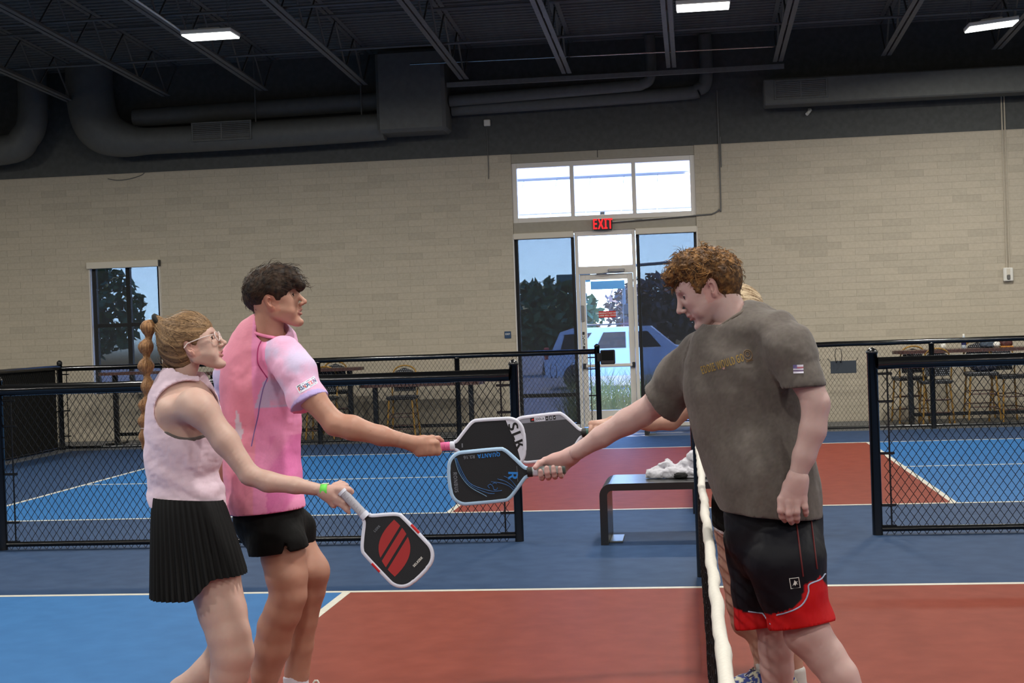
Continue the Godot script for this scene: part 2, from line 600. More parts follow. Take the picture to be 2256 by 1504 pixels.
func make_entry() -> void:
	var zi := WALL_Z
	# clerestory window over the door
	var tw := struct("window_1", ring_mesh(-2.65, 0.12, 3.15, 4.06, 0.075, zi - 0.14, zi - 0.03), M.white_frame, "wide three-light window above the exit door, white awning outside", "window")
	for x: float in [-1.735, -0.80]:
		obj("mullion", span(Vector3(x - 0.03, 3.22, zi - 0.14), Vector3(x + 0.03, 3.99, zi - 0.03), 0.003), M.white_frame, tw)
	for p in [[-2.575, -1.765], [-1.705, -0.83], [-0.77, 0.045]]:
		obj("pane", span(Vector3(p[0], 3.22, zi - 0.095), Vector3(p[1], 3.99, zi - 0.089)), M.glass, tw)
	var hd := struct("trim_1", span(Vector3(-2.65, 4.06, zi - 0.14), Vector3(0.12, 4.2, zi - 0.01), 0.004), M.beige_paint, "beige header panel between the upper window and the black band", "trim")
	var bm := struct("trim_2", span(Vector3(-2.65, 2.985, zi - 0.14), Vector3(0.12, 3.15, zi - 0.015), 0.004), M.beige_paint, "beige beam between the upper window and the door, holding the exit sign", "trim")
	obj("seam", span(Vector3(-1.335, 4.09, zi - 0.02), Vector3(-1.325, 4.2, zi - 0.004)), M.black_frame, hd)
	obj("edge_strip", span(Vector3(-2.62, 2.965, zi - 0.12), Vector3(0.09, 2.99, zi - 0.03)), M.white_frame, bm)
	# side windows with dark solar shades
	for s in [["window_2", -2.65, -1.735, "tall side window left of the exit door behind a dark solar shade"], ["window_3", -0.80, 0.12, "tall side window right of the exit door behind a dark solar shade"]]:
		var w := struct(s[0], ring_mesh(s[1], s[2], 0.03, 2.95, 0.05, zi - 0.16, zi - 0.08), M.black_frame, s[3], "window")
		obj("pane", span(Vector3(s[1] + 0.05, 0.08, zi - 0.125), Vector3(s[2] - 0.05, 2.9, zi - 0.119)), M.glass, w)
		obj("rail", span(Vector3(s[1] + 0.05, 0.48, zi - 0.15), Vector3(s[2] - 0.05, 0.54, zi - 0.09), 0.003), M.black_frame, w)
		obj("sill", span(Vector3(s[1], 0.0, zi - 0.16), Vector3(s[2], 0.06, zi + 0.02), 0.004), M.white_frame, w)
		var sh := thing("roller_shade", "dark see-through roller shade %s the exit door" % ("left of" if s[1] < -2 else "right of"), "shade", Vector3((s[1] + s[2]) * 0.5, 2.9, zi - 0.045), "roller shades beside the exit door")
		var half: float = (s[2] - s[1]) * 0.5
		obj("cloth", span(Vector3(-half + 0.03, -2.79, -0.002), Vector3(half - 0.03, 0.02, 0.0)), M.shade, sh)
		obj("valance", span(Vector3(-half, 0.0, -0.02), Vector3(half, 0.09, 0.075), 0.006), M.valance, sh)
		obj("hem_bar", span(Vector3(-half + 0.03, -2.81, -0.012), Vector3(half - 0.03, -2.775, 0.012), 0.006), M.black_frame, sh)
	obj("edge", span(Vector3(-2.662, 0, zi - 0.02), Vector3(-2.645, 2.98, zi + 0.012)), M.white_frame, bm)
	obj("edge", span(Vector3(0.112, 0, zi - 0.02), Vector3(0.13, 2.98, zi + 0.012)), M.white_frame, bm)
	# door with its own light above
	var d := struct("door_1", ring_mesh(-1.725, -0.81, -0.05, 2.965, 0.05, zi - 0.15, zi - 0.03), M.white_frame, "white framed glass exit door in the middle of the back wall", "door")
	obj("head", span(Vector3(-1.675, 2.335, zi - 0.15), Vector3(-0.86, 2.45, zi - 0.03), 0.004), M.white_frame, d)
	obj("upper_pane", span(Vector3(-1.675, 2.45, zi - 0.1), Vector3(-0.86, 2.915, zi - 0.094)), M.glass, d)
	var lf := obj("door_leaf", ring_mesh(-1.67, -0.865, 0.015, 2.33, 0.085, zi - 0.13, zi - 0.075), M.white_frame, d)
	obj("kick_rail", span(Vector3(-1.585, 0.1, zi - 0.13), Vector3(-0.95, 0.26, zi - 0.075), 0.003), M.white_frame, lf)
	obj("pane", span(Vector3(-1.585, 0.26, zi - 0.105), Vector3(-0.95, 2.245, zi - 0.099)), M.glass, lf)
	var pb := obj("panic_bar", span(Vector3(-1.64, 0.915, zi - 0.06), Vector3(-0.9, 0.965, zi - 0.015), 0.01), M.white_frame, lf)
	obj("end_block", span(Vector3(-1.66, 0.9, zi - 0.075), Vector3(-1.61, 0.98, zi - 0.01), 0.008), M.black_frame, pb)
	obj("end_block", span(Vector3(-0.915, 0.9, zi - 0.075), Vector3(-0.87, 0.98, zi - 0.01), 0.008), M.black_frame, pb)
	obj("lock_plate", span(Vector3(-1.66, 1.62, zi - 0.075), Vector3(-1.615, 1.86, zi - 0.05), 0.004), M.chrome, lf)
	obj("closer", span(Vector3(-1.23, 2.35, zi - 0.03), Vector3(-0.98, 2.4, zi + 0.025), 0.008), M.chrome, d)
	obj("closer_arm", tube_mesh([Vector3(-1.2, 2.34, zi + 0.005), Vector3(-1.4, 2.33, zi + 0.0), Vector3(-1.42, 2.32, zi - 0.07)], 0.008, 6), M.chrome, d)
	var dec := obj("door_label", span(Vector3(-1.655, 1.2, zi - 0.074), Vector3(-1.622, 1.46, zi - 0.07)), M.ink_black, lf)
	var t := obj("lettering", text_mesh("PUSH", 0.05), M.ink_white, dec)
	t.position = Vector3(-1.639, 1.33, zi - 0.068)
	t.rotation_degrees = Vector3(0, 0, 90)
	var sg := thing("warning_sign", "small red emergency exit sign stuck on the glass of the exit door", "sign", Vector3(-1.27, 1.715, zi - 0.095))
	obj("plate", box_mesh(Vector3(0.26, 0.1, 0.004), 0.001), M.sign_red, sg)
	var l1 := obj("lettering", text_mesh("EMERGENCY EXIT ONLY", 0.022), M.ink_white, sg)
	l1.position = Vector3(0, 0.018, 0.003)
	var l2 := obj("lettering", text_mesh("ALARM WILL SOUND", 0.022), M.ink_white, sg)
	l2.position = Vector3(0, -0.018, 0.003)
	# illuminated exit sign
	var ex := thing("exit_sign", "black exit sign with glowing red letters above the glass door", "sign", Vector3(-1.285, 3.075, zi + 0.03))
	obj("housing", box_mesh(Vector3(0.285, 0.18, 0.06), 0.012), M.black_frame, ex)
	var face := obj("letters", text_mesh("EXIT", 0.135, 0.006, 800), M.exit_red, ex)
	face.position = Vector3(0.0, 0.0, 0.032)
	face.scale = Vector3(0.76, 1.12, 1)
	var gl := OmniLight3D.new()
	gl.name = "letter_glow"
	gl.light_color = Color(1.0, 0.1, 0.12)
	gl.light_energy = 0.012
	gl.light_size = 0.1
	gl.omni_range = 20.0
	gl.omni_attenuation = 2.0
	gl.shadow_enabled = true
	gl.position = Vector3(0, 0, 0.06)
	ex.add_child(gl)

func make_window() -> void:
	var zi := WALL_Z
	var w := struct("window_4", ring_mesh(-9.42, -8.27, 0.74, 2.81, 0.07, zi - 0.16, zi - 0.08), M.black_frame, "four-pane black framed window at the left of the block wall", "window")
	obj("mullion", span(Vector3(-8.86, 0.81, zi - 0.16), Vector3(-8.79, 2.74, zi - 0.08), 0.003), M.black_frame, w)
	obj("rail", span(Vector3(-9.35, 1.79, zi - 0.155), Vector3(-8.34, 1.85, zi - 0.085), 0.003), M.black_frame, w)
	for r in [[-9.35, -8.86, 0.81, 1.79], [-8.79, -8.34, 0.81, 1.79], [-9.35, -8.86, 1.85, 2.74], [-8.79, -8.34, 1.85, 2.74]]:
		obj("pane", span(Vector3(r[0], r[2], zi - 0.125), Vector3(r[1], r[3], zi - 0.119)), M.glass, w)
	for x: float in [-9.425, -8.28]:
		obj("edge", span(Vector3(x, 0.74, zi - 0.15), Vector3(x + 0.018, 2.81, zi + 0.015)), M.white_frame, w)
	var sh := thing("roller_shade", "dark see-through roller shade in the small window at the left of the wall", "shade", Vector3(-8.845, 2.72, zi - 0.03))
	obj("cloth", span(Vector3(-0.54, -1.93, -0.002), Vector3(0.53, 0.02, 0.0)), M.shade, sh)
	obj("valance", span(Vector3(-0.6, 0.0, -0.02), Vector3(0.575, 0.105, 0.09), 0.006), M.valance, sh)
	obj("end_cap", span(Vector3(0.575, 0.005, -0.02), Vector3(0.6, 0.1, 0.085), 0.004), M.black_frame, sh)
	obj("bead_chain", tube_mesh([Vector3(0.59, 0.0, 0.03), Vector3(0.592, -0.9, 0.03), Vector3(0.585, -1.75, 0.03)], 0.004, 5), M.ink_white, sh)

func leaf_cloud(st: SurfaceTool, c: Vector3, r: Vector3, n: int, size: float) -> void:
	for i in n:
		var d := Vector3(rng.randfn(), rng.randfn(), rng.randfn()).normalized() * pow(rng.randf(), 0.4)
		var p := c + d * r
		var a := Vector3(rng.randfn(), rng.randfn(), rng.randfn()).normalized()
		var b := a.cross(Vector3(rng.randfn(), rng.randfn(), rng.randfn())).normalized()
		var s := size * rng.randf_range(0.6, 1.3)
		quad(st, p - a * s, p - b * s * 0.5, p + a * s, p + b * s * 0.5)

func make_tree(at: Vector3, h: float, r: Vector3, m: Material, label: String) -> void:
	var t := thing("tree", label, "tree", at, "trees across the street")
	var st := start()
	tube(st, [Vector3.ZERO, Vector3(0.1, h * 0.3, 0), Vector3(0, h * 0.65, 0)], [0.16, 0.12, 0.05], 7)
	obj("trunk", done(st), M.bark, t)
	st = start()
	leaf_cloud(st, Vector3(0, h - r.y, 0), r, 2600, 0.22)
	obj("foliage", done(st), m, t)

func make_outside() -> void:
	M.asphalt = mottled(Color(0.42, 0.42, 0.43), 0.1, 0.4, 0.9, 40)
	M.bark = mat(Color(0.30, 0.24, 0.19), 0.9)
	M.leaf = mat(Color(0.20, 0.32, 0.14), 0.6)
	M.leaf2 = mat(Color(0.30, 0.36, 0.16), 0.6)
	M.leaf3 = mat(Color(0.36, 0.27, 0.22), 0.6)
	M.grass = mat(Color(0.50, 0.56, 0.30), 0.6)
	M.car_white = mat(Color(0.86, 0.86, 0.86), 0.25)
	M.car_glass = mat(Color(0.06, 0.09, 0.13), 0.08)
	M.awning = mat(Color(0.88, 0.90, 0.90), 0.6)
	M.awning.backlight_enabled = true
	M.awning.backlight = Color(0.75, 0.77, 0.78)
	struct("ground", span(Vector3(-60, -0.9, -90), Vector3(60, -0.25, -10.13)), M.asphalt, "sunlit pale street and parking lot outside the door", "street")
	# awning over the entrance: sloping panels on dark rafters
	var aw := thing("awning", "white panelled awning sloping down outside the upper window", "awning", Vector3(-1.3, 0, -10.3))
	var b := Basis(Vector3.RIGHT, atan2(1.45, 3.0))
	for k in 9:
		obj("panel", box_mesh(Vector3(0.545, 0.02, 3.4), 0.006), M.awning, aw).transform = Transform3D(b, Vector3(-2.2 + 0.55 * k, 4.05, -1.6))
	for s: float in [-1.55, -0.02, 1.75]:
		obj("rafter", box_mesh(Vector3(0.07, 0.09, 3.4), 0.004), M.black_frame, aw).transform = Transform3D(b, Vector3(s, 3.98, -1.6))
	for dz: float in [-1.45, -1.62]:
		obj("purlin", tube_mesh([Vector3(-2.3, 3.92 + 0.483 * (dz + 1.6), dz), Vector3(2.4, 3.92 + 0.483 * (dz + 1.6), dz)], 0.035, 8), M.white_plastic, aw)
	# the parked car
	var car := thing("parked_car", "white sport utility vehicle parked across the street, seen through the exit door", "car", Vector3(-1.9, -0.25, -30.0))
	var side := PackedVector2Array([Vector2(-2.3, 0.35), Vector2(-2.35, 0.95), Vector2(-2.1, 1.1), Vector2(-1.85, 1.62), Vector2(-1.5, 1.72), Vector2(0.7, 1.72), Vector2(1.35, 1.15), Vector2(2.25, 0.98), Vector2(2.4, 0.7), Vector2(2.35, 0.35)])
	obj("body", prism_mesh(side, -0.92, 0.92), M.car_white, car)
	for w in [[[-1.85, 1.13], [-1.72, 1.55], [-0.95, 1.58], [-1.3, 1.13]], [[-0.85, 1.13], [-0.62, 1.58], [0.0, 1.58], [0.0, 1.13]], [[0.1, 1.13], [0.1, 1.58], [0.62, 1.58], [1.0, 1.13]]]:
		var pw := PackedVector2Array()
		for q in w:
			pw.append(Vector2(q[0], q[1]))
		obj("side_window", prism_mesh(pw, -0.93, 0.935), M.car_glass, car)
	for x: float in [-1.45, 1.5]:
		var st := start()
		lathe(st, [Vector2(0.0, -0.11), Vector2(0.3, -0.11), Vector2(0.36, -0.07), Vector2(0.36, 0.07), Vector2(0.3, 0.11), Vector2(0.0, 0.11)], 20, Transform3D(Basis(Vector3.RIGHT, PI / 2), Vector3(x, 0.36, 0.84)))
		obj("wheel", done(st), M.ink_black, car)
	obj("roof_rack", tube_mesh([Vector3(-1.5, 1.72, 0.75), Vector3(-1.4, 1.8, 0.75), Vector3(0.4, 1.8, 0.75), Vector3(0.55, 1.72, 0.75)], 0.025, 6), M.black_frame, car)
	obj("tail_lamp", span(Vector3(-2.33, 0.85, 0.75), Vector3(-2.2, 1.2, 0.93), 0.02), M.sign_red, car)
	# trees and planting
	make_tree(Vector3(-5.5, -0.25, -42), 3.6, Vector3(2.2, 1.4, 1.5), M.leaf, "green street tree seen dimly through the shade left of the exit door")
	make_tree(Vector3(-1.0, -0.25, -52), 4.0, Vector3(3.0, 1.5, 1.5), M.leaf3, "reddish flowering tree beyond the parked white car")
	make_tree(Vector3(3.0, -0.25, -46), 4.4, Vector3(3.0, 1.7, 1.5), M.leaf2, "olive green tree seen dimly through the shade right of the exit door")
	make_tree(Vector3(-23.0, -0.25, -40), 5.0, Vector3(2.8, 2.0, 1.5), M.leaf, "dark green tree seen through the right panes of the small window")
	make_tree(Vector3(-27.5, -0.25, -42), 4.6, Vector3(2.4, 1.8, 1.5), M.leaf2, "olive tree seen through the left panes of the small window")
	var g := thing("ornamental_grass", "pale clump of tall ornamental grass just outside the exit door", "plant", Vector3(-1.25, -0.25, -12.6))
	var gs := start()
	for i in 900:
		var root := Vector3(rng.randf_range(-0.9, 0.9), 0, rng.randf_range(-0.5, 0.5))
		var lean := Vector3(rng.randfn() * 0.28, 0, rng.randfn() * 0.2)
		var hh := rng.randf_range(0.5, 1.15)
		var wv := Vector3(0.006, 0, 0.003)
		var m1 := root + Vector3(lean.x * 0.4, hh * 0.6, lean.z * 0.4)
		var tip := root + Vector3(lean.x * 1.4, hh, lean.z * 1.4)
		quad(gs, root - wv, root + wv, m1 + wv, m1 - wv)
		tri(gs, m1 - wv, m1 + wv, tip)
	obj("blades", done(gs), M.grass, g)
	# street furniture far off
	var sig := thing("traffic_signal", "black traffic signal on a pole far outside the exit door", "signal", Vector3(-2.6, -0.25, -44))
	obj("pole", tube_mesh([Vector3(0, 0, 0), Vector3(0, 3.2, 0)], 0.06, 8), M.duct, sig)
	for y: float in [1.85, 2.35]:
		obj("signal_head", box_mesh(Vector3(0.26, 0.42, 0.2), 0.03, Vector3(0.1, y, 0.1)), M.black_frame, sig)
	obj("mast_arm", tube_mesh([Vector3(-3.2, 3.0, 0), Vector3(0.0, 4.0, 0), Vector3(2.5, 4.1, 0)], 0.06, 8), M.duct, sig)
	var ss := thing("street_sign", "green street name sign hanging over the road outside the door", "sign", Vector3(-3.2, 3.05, -43.7), "street name signs")
	obj("plate", box_mesh(Vector3(1.3, 0.32, 0.03), 0.01), mat(Color(0.05, 0.36, 0.34), 0.5), ss)
	dup(ss, Vector3(-4.5, 3.35, -43.7), "green street name sign cut off by the left stile of the exit door")
	var cs := thing("construction_sign", "orange diamond road work sign far outside the exit door", "sign", Vector3(-3.75, 1.35, -43))
	obj("plate", box_mesh(Vector3(0.55, 0.55, 0.02), 0.01), mat(Color(0.85, 0.42, 0.10), 0.5), cs).rotation_degrees = Vector3(0, 0, 45)
	obj("post", tube_mesh([Vector3(0, -1.6, -0.04), Vector3(0, 0.3, -0.04)], 0.03, 6), M.duct, cs)

func make_ceiling_things() -> void:
	var zc := -9.42
	var d := thing("air_duct", "dark round air duct with a sweeping elbow along the top of the wall at left", "duct", Vector3(0, 0, zc))
	var path := smooth_line([Vector3(-9.12, 6.0, 0), Vector3(-9.12, 5.3, 0), Vector3(-8.98, 4.87, 0), Vector3(-8.55, 4.66, 0), Vector3(-7.9, 4.63, 0), Vector3(-6.2, 4.635, 0), Vector3(-4.5, 4.66, 0)], 8)
	var rad := []
	for i in path.size():
		rad.append(lerpf(0.36, 0.205, smoothstep(0.3, 0.62, float(i) / path.size())))
	obj("tube", tube_mesh(path, rad, 20), M.duct, d)
	obj("plenum", span(Vector3(-4.56, 4.53, -0.32), Vector3(-3.52, 5.75, 0.3), 0.05), M.duct, d)
	make_grille(d, Vector3(-6.98, 4.70, 0.205), 0.94, 0.29)
	for x: float in [-6.5, -4.85]:
		obj("strap", tube_mesh([Vector3(x, 4.64, 0.0), Vector3(x, 5.8, 0.0)], 0.012, 6), M.duct, d)
	var d2 := thing("air_duct", "dark elbow of the duct at the far upper left corner", "duct", Vector3(0, 0, zc))
	obj("tube", tube_mesh(smooth_line([Vector3(-10.06, 6.0, 0), Vector3(-10.06, 5.2, 0), Vector3(-10.2, 4.8, 0), Vector3(-10.7, 4.6, 0), Vector3(-13.5, 4.6, 0)], 8), 0.23, 18), M.duct, d2)
	var d3 := thing("air_duct", "slim round duct running above the main duct to the boxy plenum", "duct", Vector3(0, 0, -9.62))
	obj("tube", tube_mesh([Vector3(-8.5, 5.03, 0), Vector3(-4.5, 5.08, 0)], 0.14, 16), M.duct, d3)
	var d4 := thing("air_duct", "dark round duct that turns up left of the top lamp", "duct", Vector3(0, 0, -9.45))
	obj("tube", tube_mesh(smooth_line([Vector3(-3.5, 5.0, 0), Vector3(-1.0, 5.07, 0), Vector3(-0.6, 5.1, 0), Vector3(-0.48, 5.25, 0), Vector3(-0.48, 5.8, 0)], 6), 0.085, 14), M.duct, d4)
	var d5 := thing("air_duct", "dark round duct that turns up below the top lamp", "duct", Vector3(0, 0, -9.65))
	obj("tube", tube_mesh(smooth_line([Vector3(-3.5, 4.9, 0), Vector3(-0.2, 4.95, 0), Vector3(0.2, 5.0, 0), Vector3(0.33, 5.15, 0), Vector3(0.33, 5.8, 0)], 6), 0.1, 14), M.duct, d5)
	var d6 := thing("air_duct", "dark rectangular duct with a grille along the wall at upper right", "duct", Vector3(0, 0, zc))
	obj("tube", span(Vector3(1.15, 4.66, -0.25), Vector3(8.0, 5.04, 0.15), 0.02), M.duct, d6)
	make_grille(d6, Vector3(1.68, 4.87, 0.152), 0.76, 0.28)
	var rl := thing("steel_ledger", "thin steel ledger along the wall under the joist ends", "ledger", Vector3.ZERO)
	obj("angle", span(Vector3(-3.5, 5.17, -9.27), Vector3(1.45, 5.24, -9.21), 0.004), M.steel_dark, rl)
	obj("rod", tube_mesh([Vector3(-4.0, 5.5, -9.0), Vector3(1.4, 5.45, -9.0)], 0.012, 6), M.chrome, rl)
	var c := thing("conduit", "bright thin conduit running along the ceiling to the upper left lamp", "conduit", Vector3.ZERO)
	obj("tube", tube_mesh([Vector3(-5.75, 5.13, -4.2), Vector3(-5.75, 5.4, 2.0)], 0.012, 6), M.white_plastic, c)

func make_grille(parent: Node3D, at: Vector3, w: float, h: float) -> void:
	var g := obj("grille", ring_mesh(-w * 0.5, w * 0.5, -h * 0.5, h * 0.5, 0.025, -0.01, 0.015), M.duct, parent)
	g.position = at
	var st := start()
	bx(st, Vector3(0, 0, 0.0), Vector3(0.02, h - 0.05, 0.02))
	for k in 9:
		bx(st, Vector3(0, -h * 0.5 + 0.035 + (h - 0.07) * k / 8.0, 0.0), Vector3(w - 0.05, 0.012, 0.02), 0.0, Basis(Vector3.RIGHT, 0.6))
	obj("slats", done(st), M.steel_dark, g).set_meta("kind", "stuff")
	obj("back", span(Vector3(-w * 0.5, -h * 0.5, -0.02), Vector3(w * 0.5, h * 0.5, -0.012)), M.black_frame, g)

func make_wall_things() -> void:
	var zi := WALL_Z + 0.006
	var s := thing("sensor_box", "small square white sensor on the black upper band", "sensor", Vector3(-2.99, 4.69, zi))
	obj("case", box_mesh(Vector3(0.1, 0.1, 0.05), 0.01, Vector3(0, 0, 0.03)), M.white_plastic, s)
	var cam := thing("security_camera", "tiny pale security camera on the black band below the right duct", "camera", Vector3(1.82, 4.6, zi))
	obj("mount", box_mesh(Vector3(0.05, 0.05, 0.04), 0.008, Vector3(0.02, 0.03, 0.02)), M.white_plastic, cam)
	obj("barrel", tube_mesh([Vector3(0.03, 0.03, 0.03), Vector3(-0.03, -0.04, 0.1)], 0.025, 10), M.white_plastic, cam)
	var c1 := thing("conduit", "thin conduit bending down the wall to the exit sign", "conduit", Vector3(0, 0, zi + 0.015))
	obj("tube", tube_mesh(smooth_line([Vector3(0.49, 5.0, 0), Vector3(0.49, 3.35, 0), Vector3(0.46, 3.22, 0), Vector3(0.36, 3.16, 0), Vector3(0.2, 3.15, 0), Vector3(-1.14, 3.1, 0.0)], 5), 0.011, 7), M.steel_dark, c1)
	obj("twin_tube", tube_mesh([Vector3(0.515, 4.3, 0), Vector3(0.515, 3.85, 0)], 0.009, 6), M.steel_dark, c1)
	var c2 := thing("conduit", "pair of painted conduits down to the small strobe box at right", "conduit", Vector3(4.61, 0, zi + 0.015))
	for x: float in [-0.02, 0.02]:
		obj("tube", tube_mesh([Vector3(x, 5.0, 0), Vector3(x, 2.15, 0)], 0.011, 7), M.block0, c2)
	var sb := thing("strobe_box", "small white alarm strobe box on the right of the block wall", "alarm", Vector3(4.605, 2.085, zi))
	obj("case", box_mesh(Vector3(0.14, 0.2, 0.06), 0.012, Vector3(0, 0, 0.03)), M.white_plastic, sb)
	obj("lens", box_mesh(Vector3(0.05, 0.07, 0.02), 0.008, Vector3(0.0, -0.04, 0.065)), M.chrome, sb)
	obj("speaker_slot", box_mesh(Vector3(0.05, 0.09, 0.004), 0.001, Vector3(0.0, 0.04, 0.061)), M.valance, sb)
	var pl := thing("door_plaque", "small dark blue exit plaque on the wall left of the door", "sign", Vector3(-2.79, 1.455, zi))
	obj("plate", box_mesh(Vector3(0.1, 0.107, 0.01), 0.004, Vector3(0, 0, 0.004)), M.sign_blue, pl)
	obj("lettering", text_mesh("EXIT", 0.025), M.ink_white, pl).position = Vector3(0, 0.012, 0.01)
	var cb := thing("loose_cable", "short thin cable hanging under the black band left of the upper window", "cable", Vector3(-3.0, 4.2, zi + 0.01))
	obj("strand", tube_mesh([Vector3(0, 0.4, 0), Vector3(0.005, -0.2, 0), Vector3(0.0, -0.36, 0)], 0.006, 5), M.steel_dark, cb)
	var cb2 := thing("loose_cable", "slack cable along the top of the block wall at far left", "cable", Vector3(-9.0, 4.13, zi + 0.01))
	obj("strand", tube_mesh(smooth_line([Vector3(-0.05, 0.0, 0), Vector3(0.1, -0.03, 0), Vector3(0.3, -0.02, 0), Vector3(0.5, 0.03, 0), Vector3(0.55, 0.07, 0)], 4), 0.006, 5), M.steel_dark, cb2)

# ---------------------------------------------------------------- fences, nets, bench, bar tables
# woven mesh between x0 and x1 (local), from y0 to y1, in the plane z = 0
func chain_link(x0: float, x1: float, y0: float, y1: float, r := 0.0023, sides := 4) -> ArrayMesh:
	var st := start()
	var w := 0.0282
	var h := 0.082
	var n := int(round((x1 - x0) / w))
	var rows := int(round((y1 - y0) / (h * 0.5)))
	for i in n:
		var pts := []
		for k in rows + 1:
			var right := (k + i) % 2 == 1
			var xx := x0 + w * (i + (1.0 if right else 0.0))
			pts.append(Vector3(xx, y0 + h * 0.5 * k, 0.003 if right else -0.003))
		for k in rows:
			var a: Vector3 = pts[k]
			var b: Vector3 = pts[k + 1]
			var d := (b - a).normalized()
			var s := d.cross(Vector3.BACK).normalized() * r
			var q := Vector3.BACK * r
			st.set_smooth_group(-1)
			for m in sides:
				var t0 := TAU * m / sides
				var t1 := TAU * (m + 1) / sides
				var u := s * cos(t0) + q * sin(t0)
				var v := s * cos(t1) + q * sin(t1)
				quad(st, a + u, b + u, b + v, a + v)
	return done(st)

# a fence run from a to b (on the floor) with posts at the listed distances
func make_fence(called: String, label: String, a: Vector3, b: Vector3, posts: Array, h: float, rail_r: float, post_r: float, ends: Array, wire_sides := 4) -> Node3D:
	var o := thing(called, label, "fence", a)
	o.rotation.y = -atan2(b.z - a.z, b.x - a.x)
	var n := a.distance_to(b)
	for p: float in posts:
		var tall := h + (0.055 if ends.has(p) else -0.05)
		var st := start()
		lathe(st, [Vector2(post_r, 0.0), Vector2(post_r, tall - 0.03), Vector2(post_r * 1.12, tall - 0.03), Vector2(post_r * 1.12, tall - 0.015), Vector2(post_r * 0.8, tall), Vector2(post_r * 0.35, tall + 0.012), Vector2(0, tall + 0.014)], 16)
		obj("post", done(st), M.black_steel, o).position = Vector3(p, 0, 0)
	# padded top rail: slightly uneven vinyl sleeve
	var pts := []
	var rr := []
	var steps := int(n / 0.12)
	for k in steps + 1:
		var x := post_r + (n - 2 * post_r) * k / steps
		pts.append(Vector3(x, h - rail_r + 0.004 * grain.get_noise_2d(x * 2.0 + a.x, a.z), 0))
		rr.append(rail_r * (1.0 + 0.07 * grain.get_noise_2d(x * 3.1, a.z + 7.0)))
	obj("padded_rail", tube_mesh(pts, rr, 14), M.black_vinyl, o)
	obj("bottom_rail", tube_mesh([Vector3(0, 0.042, 0.0), Vector3(n, 0.042, 0.0)], 0.02, 10), M.black_steel, o)
	var wires := obj("chain_link", chain_link(0.06, n - 0.06, 0.0, h - rail_r, 0.0023 if wire_sides == 4 else 0.002, wire_sides), M.wire, o)
	wires.set_meta("kind", "stuff")
	for p: float in ends:
		var s := 1.0 if p < n * 0.5 else -1.0
		obj("tension_bar", box_mesh(Vector3(0.012, h - 0.12, 0.006), 0.001, Vector3(p + s * 0.1, h * 0.5, 0)), M.black_steel, o)
		for y: float in [0.06, 0.21, 0.58, 0.95, h - 0.12]:
			obj("tie_band", box_mesh(Vector3(0.12, 0.018, 0.012), 0.003, Vector3(p + s * 0.075, y, 0.0)), M.black_steel, o)
	return o

